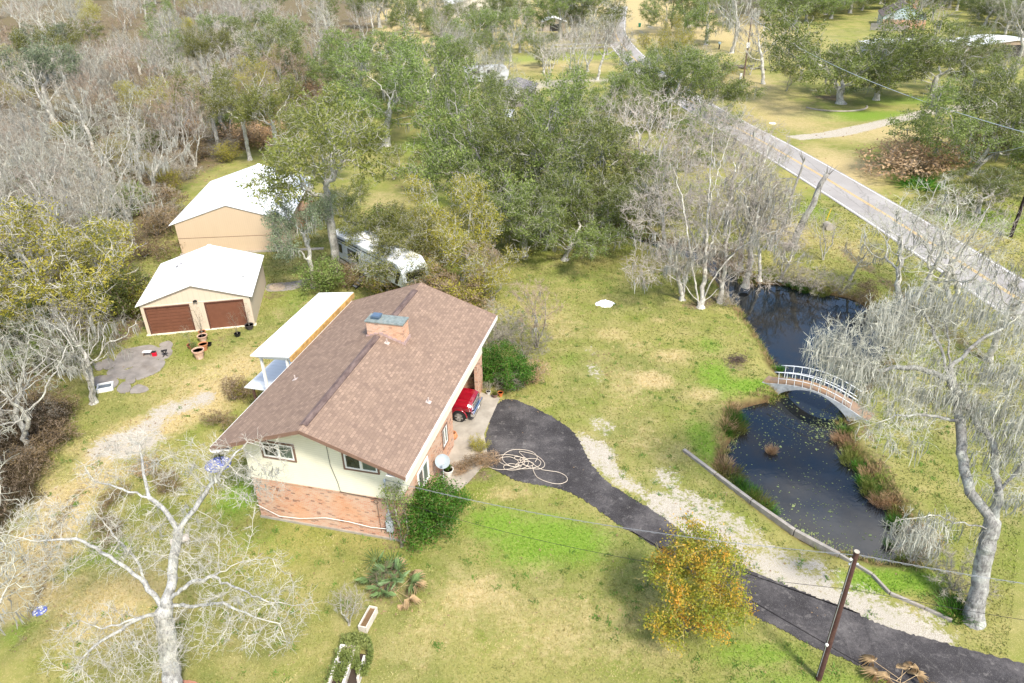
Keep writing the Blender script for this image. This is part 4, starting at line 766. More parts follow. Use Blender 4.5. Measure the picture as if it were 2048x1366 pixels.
ar = MB().add([(-5.4, 7.9, 2.38), (-4.0, 7.9, 2.38), (-3.75, 8.15, 2.40), (-3.6, 11.2, 2.48), (-5.2, 11.3, 2.46), (-5.4, 7.9, 2.32), (-4.0, 7.9, 2.32), (-3.75, 8.15, 2.34), (-3.6, 11.2, 2.42), (-5.2, 11.3, 2.4)], [(0, 1, 2, 3, 4), (9, 8, 7, 6, 5), (0, 5, 6, 1), (1, 6, 7, 2), (2, 7, 8, 3), (3, 8, 9, 4), (4, 9, 5, 0)]).build('lean_to_roof', metal_roof('lean_metal', (.66, .68, .68), .35, .2), h)
for x_, y_ in ((-4.85, 8.0), (-3.95, 8.1), (-4.85, 11.1)): MB().bar((x_, y_, 0), (x_, y_, 2.33), .13).build('post', WOODB, ar)

# ------------------------------------------------------------------ garage
def barnlike(name, label, loc, rz, W_, L_, he, hr, ov, of, wm, rm, th):
    g_ = empty(name, loc, rz, label=label, cat=name.split('_')[-1]); s_ = (hr-he)/(W_/2+ov); hw_ = he+s_*ov-th-.01; a_ = hr-th-.01
    return g_, s_, hw_, a_
GW, GLn, GE, GR, GO, GF = 8.0, 7.857, 2.615, 3.974, .248, .197
g_, s_, hw_, a_ = barnlike('detached_garage', 'tan two-door garage with a white metal roof and a few rust patches', (-31.23*.9, 54.737*.9, 0), .17, GW, GLn, GE, GR, GO, GF, TANG, MROOF, .06)
rf = roof_mesh(GW, GLn, GE, GR, GO, GF, .2, .06).build('roof', MROOF, g_)
MB().bar((GW/2, -GF, GR+.012), (GW/2, GLn+.2, GR+.012), .3, .03).build('ridge_cap', WHITE, rf)
w = MB(); dz = 2.27; D1, D2 = (.34, 3.45), (4.7, 7.42)
for x0, x1 in ((0, D1[0]), (D1[1], D2[0]), (D2[1], GW)): w.box((x0, 0, 0), (x1, .12, dz))
w.add([(0, 0, dz), (GW, 0, dz), (GW, 0, hw_), (GW/2, 0, a_), (0, 0, hw_)]+[(0, .12, dz), (GW, .12, dz), (GW, .12, hw_), (GW/2, .12, a_), (0, .12, hw_)], [(0, 1, 2, 3, 4), (9, 8, 7, 6, 5), (0, 5, 6, 1)])
w.add([(0, GLn, 0), (GW, GLn, 0), (GW, GLn, hw_), (GW/2, GLn, a_), (0, GLn, hw_)], [(4, 3, 2, 1, 0)]).box((0, .12, 0), (.12, GLn-.003, hw_)).box((GW-.12, .12, 0), (GW, GLn-.003, hw_)); w.build('wall', TANG, g_)
MB().box((-.08, -.1, -.05), (GW+.08, .3, .07)).build('sill', CREAM, g_)
MB().box((0, -.02, 2.44), (GW, -.003, 2.5)).build('trim', CREAM, g_)
for i, (x0, x1) in enumerate((D1, D2)):
    d_ = MB()
    for r_ in range(8 if i == 0 else 1):
        n_ = 8 if i == 0 else 1
        z0, z1 = .08+r_*(dz-.08)/n_, .08+(r_+1)*(dz-.08)/n_-.012
        if i == 0:
            for c_ in range(4): d_.box((x0+(x1-x0)*c_/4+.004, .05, z0), (x0+(x1-x0)*(c_+1)/4-.004, .1, z1)); d_.box((x0+(x1-x0)*c_/4+.09, .035, z0+.05), (x0+(x1-x0)*(c_+1)/4-.09, .05, z1-.05))
        else: d_.box((x0, .05, z0), (x1, .1, z1))
    dd = d_.build('garage_door', GDOOR, g_, label='panelled brown garage door' if i == 0 else 'smooth brown garage door')
    MB().box((x0-.09, -.03, .07), (x0, .05, dz+.1)).box((x1, -.03, .07), (x1+.09, .05, dz+.1)).box((x0, -.03, dz), (x1, .05, dz+.1)).build('frame', GTRIM, dd)
MB().box((3.96, -.16, 2.56), (4.14, -.02, 2.66)).lathe([(.0, 0), (.07, .02), (.05, .14)], (3.95, -.15, 2.52), 8).lathe([(.0, 0), (.07, .02), (.05, .14)], (4.15, -.15, 2.52), 8).build('lamp', BLACK, g_)
m = simple('rust_patch', (.10, .09, .09), .9, .3)
def patch(x_, y_, a, b, seed, par=rf):
    z = lambda X_: GR-(GR-GE)/(GW/2+GO)*abs(X_-GW/2)+.006
    r = np.random.default_rng(seed); n = 12; ps = [(x_+a*r.uniform(.5, 1.1)*math.cos(t), y_+b*r.uniform(.4, 1.1)*math.sin(t)) for t in np.linspace(0, 6.28, n, endpoint=False)]
    MB().add([(p, q, z(p)) for p, q in ps]+[(x_, y_, z(x_))], [(n, i, (i+1) % n) for i in range(n)]).build('rust_patch', m, par)
for i, q in enumerate(((1.75, 5.5, .13, .3), (2.0, 5.9, .12, .25), (2.3, 6.15, .1, .16), (1.2, 4.9, .08, .1), (.8, 4.6, .16, .07), (.55, 3.9, .08, .05), (1.0, 4.1, .07, .04), (.25, 3.6, .1, .05), (7.25, 3.0, .18, .13), (7.2, 2.5, .06, .06))): patch(*q, seed=i)
# ------------------------------------------------------------------ barn
BW, BL, BE, BR, BO = 10.19, 13.64, 2.962, 4.727, .526
g_, s_, hw_, a_ = barnlike('metal_barn', 'large tan barn with a streaked white metal roof behind the garage', (-35.296*.9, 72.879*.9, 0), .064, BW, BL, BE, BR, BO, 0, TAN, MROOFB, .06)
rf = roof_mesh(BW, BL, BE, BR, BO, .1, .1, .06).build('roof', MROOFB, g_); MB().bar((BW/2, -.1, BR+.012), (BW/2, BL+.1, BR+.012), .3, .03).build('ridge_cap', MROOFB, rf)
w = MB()
for y_, f_ in ((0, (0, 1, 2, 3, 4)), (BL, (4, 3, 2, 1, 0))): w.add([(0, y_, -.05), (BW, y_, -.05), (BW, y_, hw_), (BW/2, y_, a_), (0, y_, hw_)], [f_])
w.add([(0, 0, -.05), (0, BL, -.05), (0, BL, hw_), (0, 0, hw_)], [(3, 2, 1, 0)]).add([(BW, 0, -.05), (BW, BL, -.05), (BW, BL, hw_), (BW, 0, hw_)], [(0, 1, 2, 3)]); w.build('wall', TAN, g_)
MB().box((.02, -.015, 1.55), (BW-.02, -.002, 1.585)).build('seam', BROWN, g_)
MB().box((-.1, -.5, -.05), (BW+3.4, -.01, .06)).build('slab_edge', CONC, g_)
# ------------------------------------------------------------------ pickup truck in the carport
def paint(name, col, rough=.25, coat=.8):
    m = MN(name); m.fin(m.ramp(m.noise(3, 3), [(.3, tuple(c*.9 for c in col)), (.7, col)]), rough, .5); m.b.inputs['Coat Weight'].default_value = coat; return m.m
RED = paint('red_paint', (.27, .004, .014), .15, 1.); CHROME = MN('chrome').fin((.75, .76, .78), .12, .5, 1.); RUB = simple('rubber', (.018, .018, .018), .85)
tk = empty('pickup_truck', hl(5.72, 11.42), HA-math.pi/2, label='red pickup truck nosing out of the carport', cat='truck')   # local -y? x across, +y forward after rotation
# local frame: +y is forward, x across
def loft(w, secs):     # secs: list of (y, [(x,z)...]) mirrored outlines, closed
    n = len(secs[0][1]); vs = []; fs = []
    for y_, o_ in secs: vs += [(x, y_, z) for x, z in o_]
    for i in range(len(secs)-1): fs += [(i*n+j, i*n+(j+1) % n, (i+1)*n+(j+1) % n, (i+1)*n+j) for j in range(n)]
    fs += [tuple(range(n))[::-1], tuple(range((len(secs)-1)*n, len(secs)*n))]; return w.add(vs, fs)
def ring(hw_, z0, z1, cr=.12, top=None): t = top if top is not None else hw_-.06; return [(-hw_+.03, z0), (-hw_, z0+.15), (-hw_, z1-cr-.1), (-hw_+.03, z1-cr), (-t+.1, z1), (0, z1+.02), (t-.1, z1), (hw_-.03, z1-cr), (hw_, z1-cr-.1), (hw_, z0+.15), (hw_-.03, z0)]
w = MB(); loft(w, [(-3.0, ring(.98, .62, 1.42)), (1.2, ring(1.0, .6, 1.42)), (1.35, ring(1.0, .6, 1.40)), (2.2, ring(1.0, .85, 1.36)), (2.55, ring(.98, .8, 1.33)), (2.78, ring(.93, .78, 1.24))])
body = w.build('body', RED, tk, bevel=.02, smooth=False)
w = MB(); loft(w, [(1.15, [(-.74, 1.38), (-.6, 1.47), (-.3, 1.44), (0, 1.43), (.3, 1.44), (.6, 1.47), (.74, 1.38)]), (2.0, [(-.72, 1.34), (-.56, 1.43), (-.28, 1.39), (0, 1.38), (.28, 1.39), (.56, 1.43), (.72, 1.34)]), (2.68, [(-.64, 1.24), (-.5, 1.33), (-.25, 1.30), (0, 1.29), (.25, 1.30), (.5, 1.33), (.64, 1.24)])]); w.build('hood', RED, tk, bevel=.02)
w = MB(); loft(w, [(-1.0, [(-.9, 1.4), (-.74, 1.92), (.74, 1.92), (.9, 1.4)]), (.35, [(-.9, 1.4), (-.74, 1.95), (.74, 1.95), (.9, 1.4)]), (1.2, [(-.9, 1.4), (-.88, 1.44), (.88, 1.44), (.9, 1.4)])]); cab = w.build('cab', RED, tk, bevel=.03)
w = MB().add([(-.8, 1.14, 1.475), (.8, 1.14, 1.475), (.68, .45, 1.925), (-.68, .45, 1.925)], [(0, 1, 2, 3)]); w.build('windscreen', GLASS, tk)
w = MB()
for i in range(3): w.bar((-.56, 2.84, .86+i*.17), (.56, 2.84, .86+i*.17), .05, .09)
w.bar((-.6, 2.83, .8), (-.6, 2.83, 1.26), .07).bar((.6, 2.83, .8), (.6, 2.83, 1.26), .07).bar((-.6, 2.83, 1.27), (.6, 2.83, 1.27), .06, .07); w.build('grille', CHROME, tk, bevel=.01)
MB().box((-.58, 2.74, .78), (.58, 2.8, 1.25)).build('grille_back', BLACK, tk)
w = MB().box((-.99, 2.72, .48), (.99, 2.98, .76)); bp = w.build('bumper', CHROME, tk, bevel=.06); MB().box((-.75, 2.7, .34), (.75, 2.93, .48)).build('skirt', BLACK, bp, bevel=.02); MB().box((-.16, 2.981, .56), (.16, 2.99, .68)).build('number_plate', WHITE, bp)
for s in (-1, 1):
    MB().add([(s*.64, 2.80, .84), (s*.96, 2.70, .86), (s*.97, 2.62, 1.2), (s*.64, 2.79, 1.24), (s*.64, 2.6, .84), (s*.9, 2.5, .86), (s*.9, 2.5, 1.2), (s*.64, 2.6, 1.24)], [(0, 1, 2, 3), (3, 2, 6, 7), (1, 5, 6, 2), (0, 4, 5, 1)]).build('headlight', simple('headlamp', (.7, .7, .66), .1, .1, 9, 0, .8), tk)
    for y_ in (1.98, -1.9):
        wr = MB().lathe([(.30, -.13), (.385, -.12), (.405, -.06), (.405, .06), (.385, .12), (.30, .13)], (s*.93, y_, .405), 28, (1, 0, 0)).build('wheel', RUB, tk, smooth=False)
        q = MB()
        for k_ in range(12):
            a = k_*math.pi/6; q.bar((s*1.065, y_+.05*math.cos(a), .405+.05*math.sin(a)), (s*1.05, y_+.275*math.cos(a+(.12 if k_ % 2 else -.12)), .405+.275*math.sin(a+(.12 if k_ % 2 else -.12))), .03, .035)
        q.lathe([(.07, 0), (.06, .03), (0, .035)], (s*1.045, y_, .405), 12, (s, 0, 0)).lathe([(.27, 0), (.30, 0), (.30, .03), (.27, .03)], (s*1.03, y_, .405), 28, (s, 0, 0)); q.build('rim', CHROME, wr)
        MB().lathe([(0, 0), (.29, 0)], (s*1.0, y_, .405), 20, (s, 0, 0)).build('brake', BLACK, wr)
    w = MB(); t_ = np.linspace(-.15, math.pi+.15, 14); fl = [(s*1.0, 1.98+.50*math.cos(a), .42+.50*math.sin(a)) for a in t_]; w.tube(fl, .05, 6).build('wheel_arch', RED, tk, smooth=True)
    w = MB(); w.add([(s*1.004, 1.98+.47*math.cos(a), .42+.47*math.sin(a)) for a in np.linspace(0, math.pi, 14)]+[(s*1.004, 1.98+.47, .3), (s*1.004, 1.98-.47, .3)][::1], [tuple(range(14))+(15, 14)]).build('wheel_well_shade', BLACK, tk)  # flat black sheet on the fender, painted as shade inside the arch
    MB().box((s*1.0-(.0 if s > 0 else .28), .95, 1.42), (s*1.0+(.28 if s > 0 else 0), 1.12, 1.66)).build('mirror', BLACK, tk, bevel=.03)

# ------------------------------------------------------------------ fifth-wheel trailer under the trees
a = np.array([-16.3, 62.0]); b_ = np.array([-8.6, 53.3]); dv = nrm(b_-a); ang = math.atan2(dv[1], dv[0]); RL = 11.6
rv = empty('travel_trailer', (a[0], a[1], 0), ang, label='white and black fifth-wheel trailer parked under the trees', cat='trailer')
RVW = paint('trailer_white', (.62, .66, .66), .3, .3); RVB = paint('trailer_black', (.015, .016, .02), .3, .3); RVR = simple('trailer_roof', (.74, .75, .76), .6, .1)
out = [(0, .75), (8.6, .75), (8.9, 1.55), (RL-.35, 1.6), (RL, 2.1), (RL-.15, 2.9), (RL-.8, 3.55), (0, 3.4)]; n_ = len(out); wd = 2.5
w = MB().add([(x, 0, z) for x, z in out]+[(x, wd, z) for x, z in out], [tuple(range(n_)), tuple(range(n_, 2*n_))[::-1]]+[(i, n_+i, n_+(i+1) % n_, (i+1) % n_) for i in range(n_)]); w.build('body', RVW, rv, bevel=.04)
MB().add([(0.02, .02, 3.412), (RL-.82, .02, 3.562), (RL-.82, wd-.02, 3.562), (.02, wd-.02, 3.412)], [(0, 1, 2, 3)]).build('roof', RVR, rv)
for x_ in (2.6, 7.6): MB().box((x_, .9, 3.43), (x_+.95, 1.65, 3.80)).build('air_conditioner', RVR, rv, bevel=.06)
MB().box((5.2, 1.0, 3.44), (5.7, 1.5, 3.66)).build('roof_vent', WHITE, rv, bevel=.02)
for x0, x1, z0, z1 in ((.9, 1.9, 1.9, 2.6), (3.0, 4.6, 1.75, 2.6), (8.0, 8.8, 2.2, 2.8), (9.6, 10.3, 2.3, 2.8)):
    wf = MB().box((x0-.05, -.03, z0-.05), (x1+.05, -.003, z1+.05)).build('window', RVB, rv); MB().box((x0, -.035, z0), (x1, -.031, z1)).build('pane', GLASS, wf)
MB().box((5.1, -.025, .95), (5.75, -.003, 2.85)).build('door', RVW, rv, bevel=.01)
w = MB().box((5.04, -.02, .9), (5.08, -.002, 2.9)).box((5.78, -.02, .9), (5.82, -.002, 2.9)).box((.15, -.02, 2.85), (4.9, -.003, 2.93)).box((.05, -.02, 3.1), (RL-1.0, -.003, 3.18))
w.add([(.1, -.006, 1.35), (2.6, -.006, 1.25), (4.7, -.006, .85), (5.0, -.006, .78), (2.6, -.006, 1.12), (.1, -.006, 1.15)], [(0, 1, 2, 3, 4, 5)]).add([(8.6, -.006, 1.7), (9.5, -.006, 2.9), (9.9, -.006, 3.0), (9.0, -.006, 1.7)], [(0, 1, 2, 3)]).add([(10.2, -.006, 1.7), (10.8, -.006, 3.0), (11.2, -.006, 2.8), (10.6, -.006, 1.7)], [(0, 1, 2, 3)]); w.build('stripe', RVB, rv)
MB().add([(RL+.005, .3, 2.15), (RL+.005, wd-.3, 2.15), (RL-.13, wd-.3, 2.85), (RL-.13, .3, 2.85)], [(0, 1, 2, 3)]).build('front_cap', RVB, rv)
MB().box((.3, .3, .45), (8.5, wd-.3, .75)).build('chassis', BLACK, rv)
MB().tube([(.4, -.12, 3.2), (4.8, -.12, 3.25)], .07, 8).build('awning', RVB, rv)
for x_ in (6.4, 7.4):
    for y_ in (.12, wd-.12): MB().lathe([(.2, -.1), (.36, -.1), (.38, 0), (.36, .1), (.2, .1)], (x_, y_, .38), 20, (0, 1, 0)).build('wheel', RUB, rv)
for x_ in (.8, 8.3): MB().bar((x_, .2, .45), (x_, .2, 0), .08).bar((x_, wd-.2, .45), (x_, wd-.2, 0), .08).build('jack', BLACK, rv)
st = MB()
for i in range(4): st.box((5.12, -.35-.28*i, .72-.2*i), (5.78, -.12-.28*i, .76-.2*i))
st = st.build('steps', STEEL, rv); MB().bar((5.1, 0, .85), (5.1, -1.35, 0), .04, .1).bar((5.8, 0, .85), (5.8, -1.35, 0), .04, .1).build('stringer', BLACK, st)

# ------------------------------------------------------------------ arched footbridge
bl, brr = G(1536, 768), G(1727, 832); ba = np.array([17.35, 41.25, 0]); bb = np.array([22.15, 36.95, 0]); bd = nrm((bb-ba)[:2]); BLn = np.linalg.norm((bb-ba)[:2]); bn = np.array([-bd[1], bd[0]])
fb = empty('footbridge', (ba[0], ba[1], 0), math.atan2(bd[1], bd[0]), label='small arched concrete footbridge with white pipe railings over the pond', cat='bridge')
RISE = .72
def dz_(x): return .05+RISE*math.sin(math.pi*min(1, max(0, (x+.0)/BLn)))
BWd = 1.05; N = 28; xs = np.linspace(-.25, BLn+.25, N)
und = lambda x: -.95 if (x < .8 or x > BLn-.8) else -.95+(dz_(x)-.11+.95)*min(1, (math.sin(math.pi*(x-.8)/(BLn-1.6)))**.36)
vs = []; fs = []
for x in xs:
    z1, z0 = dz_(x), min(und(x), dz_(x)-.12); vs += [(x, -BWd/2, z0), (x, BWd/2, z0), (x, BWd/2, z1), (x, -BWd/2, z1)]
for i in range(N-1):
    for j in range(4): fs.append((i*4+j, i*4+(j+1) % 4, (i+1)*4+(j+1) % 4, (i+1)*4+j))
fs += [(0, 3, 2, 1), ((N-1)*4, (N-1)*4+1, (N-1)*4+2, (N-1)*4+3)]
MB().add(vs, [f[::-1] for f in fs]).build('arch', simple('bridge_concrete', (.50, .51, .50), .85, .3, 2.5, .3, dirt=(.24, .25, .24)), fb)
m = MN('bridge_deck'); c = m.ramp(m.noise(1.5, 5, .7), [(.35, (.17, .125, .09)), (.65, (.27, .19, .12))]); sx = m.n('ShaderNodeSeparateXYZ'); m.l(m.c, sx.inputs[0]); DECKM = m.fin(m.mix(m.ramp(sx.outputs[0], [(.12, 0.), (.2, 1.)]) if False else .55, c, m.ramp(m.noise(.9, 4), [(.4, (.20, .15, .12)), (.6, (.30, .17, .08))])), .9, .2)
vs = []; fs = []
for x in xs: vs += [(x, -BWd/2+.05, dz_(x)+.004), (x, BWd/2-.05, dz_(x)+.004), (x, BWd/2-.05, dz_(x)+.03), (x, -BWd/2+.05, dz_(x)+.03)]
for i in range(N-1):
    for j in range(4): fs.append((i*4+j, i*4+(j+1) % 4, (i+1)*4+(j+1) % 4, (i+1)*4+j))
MB().add(vs, [f[::-1] for f in fs]).build('deck', DECKM, fb)
PIPE = simple('pipe_white', (.78, .80, .80), .45, .08)
for s in (-1, 1):
    y_ = s*(BWd/2-.03); tops = []; mids = []; w = MB(); px0, px1 = .75, BLn-.95
    for t in np.linspace(0, 1, 17):
        x = px0-.3+(px1-px0+.6)*t; sp_ = (x-BLn/2)*.13; tops.append((x+sp_*0, y_+s*.05, dz_(x)+.92)); 
    for t in np.linspace(0, 1, 15): x = px0+.0+(px1-px0)*t; mids.append((x, y_+s*.02, dz_(x)+.42))
    rl = MB().tube(tops, .032, 7).build('railing', PIPE, fb, smooth=True); MB().tube(mids, .022, 6).build('rail', PIPE, rl, smooth=True)
    for t in np.linspace(0, 1, 10):
        x = px0+(px1-px0)*t; MB().tube([(x-(x-BLn/2)*.02, y_, dz_(x)-.02), (x, y_+s*.05, dz_(x)+.92)], .019, 6).build('post', PIPE, rl)

# ------------------------------------------------------------------ retaining edge, utility poles, wires
EDG = simple('edging_timber', (.33, .30, .26), .9, .3, 3, .3, dirt=(.26, .21, .17))
ep = [(1367, 898), (1432, 947), (1503, 1000), (1590, 1060), (1680, 1108), (1745, 1148), (1780, 1185), (1850, 1215), (1905, 1240)]; eg = [G(*p, .12) for p in ep]
rw = empty('retaining_edge', tuple(eg[0]*np.array([1, 1, 0])), label='long low timber and concrete edging between the gravel strip and the pond', cat='edging')
o_ = eg[0]*np.array([1, 1, 0])
for i, (a, b) in enumerate(zip(eg[:-1], eg[1:])):
    a2 = a+(b-a)*.01; b2 = b-(b-a)*.01; wd_ = .2 if i < 4 else .12; MB().bar(a2-o_-np.array([0, 0, .16]), b2-o_-np.array([0, 0, .16]), wd_, .4).build('beam', EDG, rw, bevel=.02)
def pole(px, py, H, r, lean, label, mat_, extra=None):
    b = G(px, py); p = empty('utility_pole', tuple(b), label=label, cat='utility pole'); q = np.array([lean[0], lean[1], H]); MB().tube([(0, 0, -.3), q*.5, q], [r, r*.9, r*.78], 12).build('shaft', mat_, p); return b, p, b+q
POLE = simple('pole_wood', (.075, .035, .028), .85, .35, 4, .4, dirt=(.16, .09, .06))
b1, p1, t1 = pole(1637, 1358, 7.2, .125, (0, 0), 'dark brown utility pole at the edge of the black driveway', POLE)
dd_ = D(1706, 1101, (t1-np.array([0, 0, CH]))@Fw)-b1
MB().lathe([(0.0, .02), (.1, .02), (.1, .0)], (0, 0, 7.2), 12).build('top_cut', WOODG, p1); MB().lathe([(.04, 0), (.05, .06), (.02, .1)], (-.18, -.06, 6.85), 10).build('insulator', WHITE, p1); MB().lathe([(.05, 0), (.06, .08), (.02, .1)], (-.14, -.1, 2.2), 10).build('insulator', WHITE, p1); MB().tube([(-.12, -.03, .2), (-.11, -.06, 6.9)], .014, 5).build('ground_wire', STEEL, p1); MB().bar((-.18, -.02, 6.6), (.18, -.02, 6.6), .05, .06).bar((-.14, -.03, 5.1), (.14, -.03, 5.1), .04, .05).build('bracket', GALV, p1)
b2, p2, t2 = pole(2021, 474, 9.5, .17, (.2, 0), 'black utility pole on the grass across the road', simple('pole_black', (.022, .014, .012), .9))
b3, p3, t3 = pole(1487, 157, upto(1487, 157, 35), .15, (0, 0), 'far brown utility pole with a white sign beside the road', simple('pole_far', (.2, .13, .09), .9))
MB().box((-.35, -.16, 5.7), (.35, -.12, 6.7)).build('sign', WHITE, p3)
b4, p4, t4 = pole(1603, 158, upto(1603, 158, 62), .13, (0, 0), 'far weathered utility pole carrying a lamp', simple('pole_grey', (.38, .33, .26), .9))
MB().tube([(0, 0, t4[2]-.4), (.8, -.2, t4[2]-.2), (1.3, -.3, t4[2]-.3)], .05, 6).lathe([(.05, .1), (.22, 0), (.2, -.25), (0, -.3)], (1.3, -.3, t4[2]-.3), 10).build('street_lamp', BLACK, p4)
b5, p5, t5 = pole(1343, 58, upto(1343, 58, -60), .16, (0, 0), 'thin dark utility pole beyond the end of the road', POLE)
def wire(name, a, b, sag, r, label, mt=None, twist=0):
    a, b = np.array(a), np.array(b); pts = [a+(b-a)*t-np.array([0, 0, 4*sag*t*(1-t)]) for t in np.linspace(0, 1, 40)]
    w = MB().tube([p-a for p in pts], r, 6)
    if twist: w.tube([p-a+np.array([.03*math.cos(i*1.9), 0, -.035+.03*math.sin(i*1.9)]) for i, p in enumerate(spline(pts, 4))], r*.7, 4)
    o = w.build(name, mt or GALV); o.location = tuple(a); return tag(o, label, 'power line')
CABM = simple('cable_grey', (.22, .23, .24), .6, .1); hk = np.array(hl(7.46, -.1, 4.05))
wire('overhead_cable', t1-np.array([.1, 0, .15]), hk, .55, .009, 'twisted grey service cable from the pole to the house corner', CABM, 1)
wire('overhead_cable', t1+np.array([.1, 0, -.15]), np.array([32, 14, 8.2]), .6, .009, 'grey service cable leaving the dark pole to the right edge', CABM, 1)
wire('telephone_line', t1-np.array([.1, 0, 1.9]), np.array(hl(8.2, -.05, 2.7)), .7, .009, 'thin black line sagging low over the lawn to the house', BLACK)
wire('telephone_line', t1-np.array([-.1, 0, 1.9]), np.array([32, 14, 6.2]), .5, .009, 'thin black line from the dark pole above the big tree foot', BLACK)
wire('overhead_cable', t2, t3, 1.8, .03, 'long thin power line running over the far lawn and oaks', GALV)
wire('overhead_cable', t2, D(1900, 290, 95), 1.2, .03, 'power line passing through the oak across the road', GALV)

# ------------------------------------------------------------------ small things
def put(name, label, cat, px, py, rz=0, z=0, group=None): return empty(name, tuple(G(px, py, z)+np.array([0, 0, 0])), rz, label=label, cat=cat, group=group)
# satellite dish
sdh = put('satellite_dish', 'grey satellite dish on a post beside the house corner', 'satellite dish', 889, 975)
hd = upto(889, 975, 948); MB().tube([(0, 0, 0), (0, 0, 1.75)], .03, 8).build('pole', GALV, sdh)
ax = nrm((.15, -.62, .78)); w = MB().lathe([(0, 0), (.17, .012), (.31, .045), (.40, .09), (.41, .095), (.40, .075), (.31, .03), (.17, 0.0), (0, -.01)], (0, 0, 1.82), 28, ax); w.build('dish', simple('dish_grey', (.30, .34, .36), .35, .08), sdh, smooth=True)
w = MB().tube([(0, -.1, 1.7), (.1, -.55, 2.1)], .015, 6).box((.04, -.62, 2.06), (.16, -.5, 2.14)); w.build('receiver_arm', GALV, sdh)
# pots
def pot(name, label, px, py, r, h_, mt, plant_=None, grp=None, urn=False):
    p = put(name, label, 'plant pot', px, py, group=grp)
    pr_ = [(0, 0), (r*.62, 0), (r*.9, h_*.75), (r, h_*.8), (r*1.05, h_), (r*.92, h_), (r*.88, h_*.86), (0, h_*.86)] if not urn else [(0, 0), (r*.6, 0), (r*1.05, h_*.45), (r*.85, h_*.85), (r*.6, h_*.92), (r*.75, h_), (r*.6, h_), (r*.5, h_*.8), (0, h_*.78)]
    MB().lathe(pr_, (0, 0, 0), 20).build('pot', mt, p, smooth=False); MB().lathe([(0, 0), (r*.5, 0)] if urn else [(0, 0), (r*.87, 0)], (0, 0, h_*.88 if not urn else h_*.8), 16).build('soil', SOIL, p)
    if plant_:
        key, H_ = plant_; h0, pts_ = PROTO[key]; s = H_/h0
        for n, me in pts_[:3]:
            me2 = me.copy() if False else me; c = bpy.data.objects.new('foliage' if 'fol' in n or 'blad' in n else n, me2); COL.objects.link(c); c.parent = p; c.location = (0, 0, h_*.85); c.scale = (s*.6, s*.6, s)
    return p
PW = simple('pot_white', (.66, .64, .58), .6, .2, 5, .1, dirt=(.4, .38, .33))
pot('plant_pot', 'round terracotta urn on the pad beside the brick wall', 907, 878, .26, .5, TERRA, urn=True)
mt_ = put('paving_stone', 'round pale paving stone under the white pot by the dish', 'paving stone', 901, 962); MB().lathe([(0, 0), (.5, 0), (.52, .05), (.48, .08), (0, .08)], n=20).build('stone', CONC, mt_)
pot('plant_pot', 'white patterned pot with green plant on a round stone', 897, 952, .3, .5, PW, ('shrG', .6))
pot('plant_pot', 'white round pot at the hedge foot by the carport', 977, 789, .16, .26, PW, ('shrB', 1.0))
pot('plant_pot', 'brown shallow pot between the white and orange pots', 990, 795, .2, .28, simple('pot_brown', (.20, .13, .11), .8), ('reedO', .3))
pot('plant_pot', 'small bright orange pot at the corner of the driveway', 1001, 792, .18, .3, simple('pot_orange', (.60, .17, .05), .7))
pot('plant_pot', 'large white-stained terracotta pot nearest the patio, foremost of the pots', 400, 716, .42, .72, TERRAP)
pot('plant_pot', 'terracotta pot just right behind the foremost stained pot', 409, 700, .33, .55, TERRA)
pot('plant_pot', 'pale stained pot with bare twiggy shrub in the pot cluster', 407, 682, .36, .5, TERRAP, ('shrS', 1.3))
pot('plant_pot', 'orange pot holding the tall bare plant before the garage pillar', 406, 672, .28, .42, TERRA, ('shrS', 2.7))
pot('plant_pot', 'rusty red pot with sparse shrub at the back left of the pot cluster', 383, 697, .26, .36, simple('pot_rust', (.34, .10, .06), .8), ('shrS', 2.0))
pot('plant_pot', 'dark green leafy pot wedged beside the foremost stained pot', 392, 707, .26, .34, simple('pot_darkgreen', (.06, .07, .05), .8), ('shrO', .8))
pot('plant_pot', 'black plastic tub lying beside the pot cluster', 419, 692, .2, .26, BLACK)
pot('plant_pot', 'black tub with tall reddish shrub before the smooth garage door', 476, 673, .24, .3, BLACK, ('shrS', 2.2))
pot('plant_pot', 'dark tub with spindly shrub at the garage corner', 500, 658, .34, .4, simple('pot_dark', (.07, .06, .055), .8), ('shrS', 2.4))
# things on the slab court
q = put('garden_stool', 'small white bench on the crazy paving', 'stool', 296, 711, .1); MB().box((-.3, -.14, .3), (.3, .14, .36)).build('seat', WHITE, q, bevel=.02)
for x_ in (-.24, .24):
    for y_ in (-.09, .09): MB().bar((x_, y_, 0), (x_, y_, .3), .04).build('leg', BROWN, q)
q = put('fuel_can', 'red fuel can with dark lid on the crazy paving', 'fuel can', 310, 712, .2); MB().box((-.16, -.12, 0), (.16, .12, .32)).build('body', simple('red_plastic', (.55, .01, .03), .4), q, bevel=.04); MB().box((-.14, -.1, .32), (.14, .1, .4)).build('lid', BLACK, q, bevel=.02)
q = put('camp_stool', 'folded black camp stool on the crazy paving', 'stool', 331, 712, .4)
for a, b in (((-.2, -.2, 0), (.2, .15, .45)), ((.2, -.2, 0), (-.2, .15, .45)), ((-.2, .2, 0), (.2, -.1, .45)), ((.2, .2, 0), (-.2, -.1, .45))): MB().bar(a, b, .035).build('leg', BLACK, q)
MB().box((-.2, -.12, .44), (.2, .14, .47)).build('seat', BLACK, q)
q = put('drain_grate', 'square white-framed drain box under the mossy tree', 'drain', 212, 778, .35)
MB().box((-.5, -.4, 0), (.5, -.32, .3)).box((-.5, .32, 0), (.5, .4, .3)).box((-.5, -.32, 0), (-.42, .32, .3)).box((.42, -.32, 0), (.5, .32, .3)).build('frame', WHITE, q); MB().box((-.42, -.32, .15), (.42, .32, .2)).build('grate', simple('slate', (.12, .14, .16), .6), q)
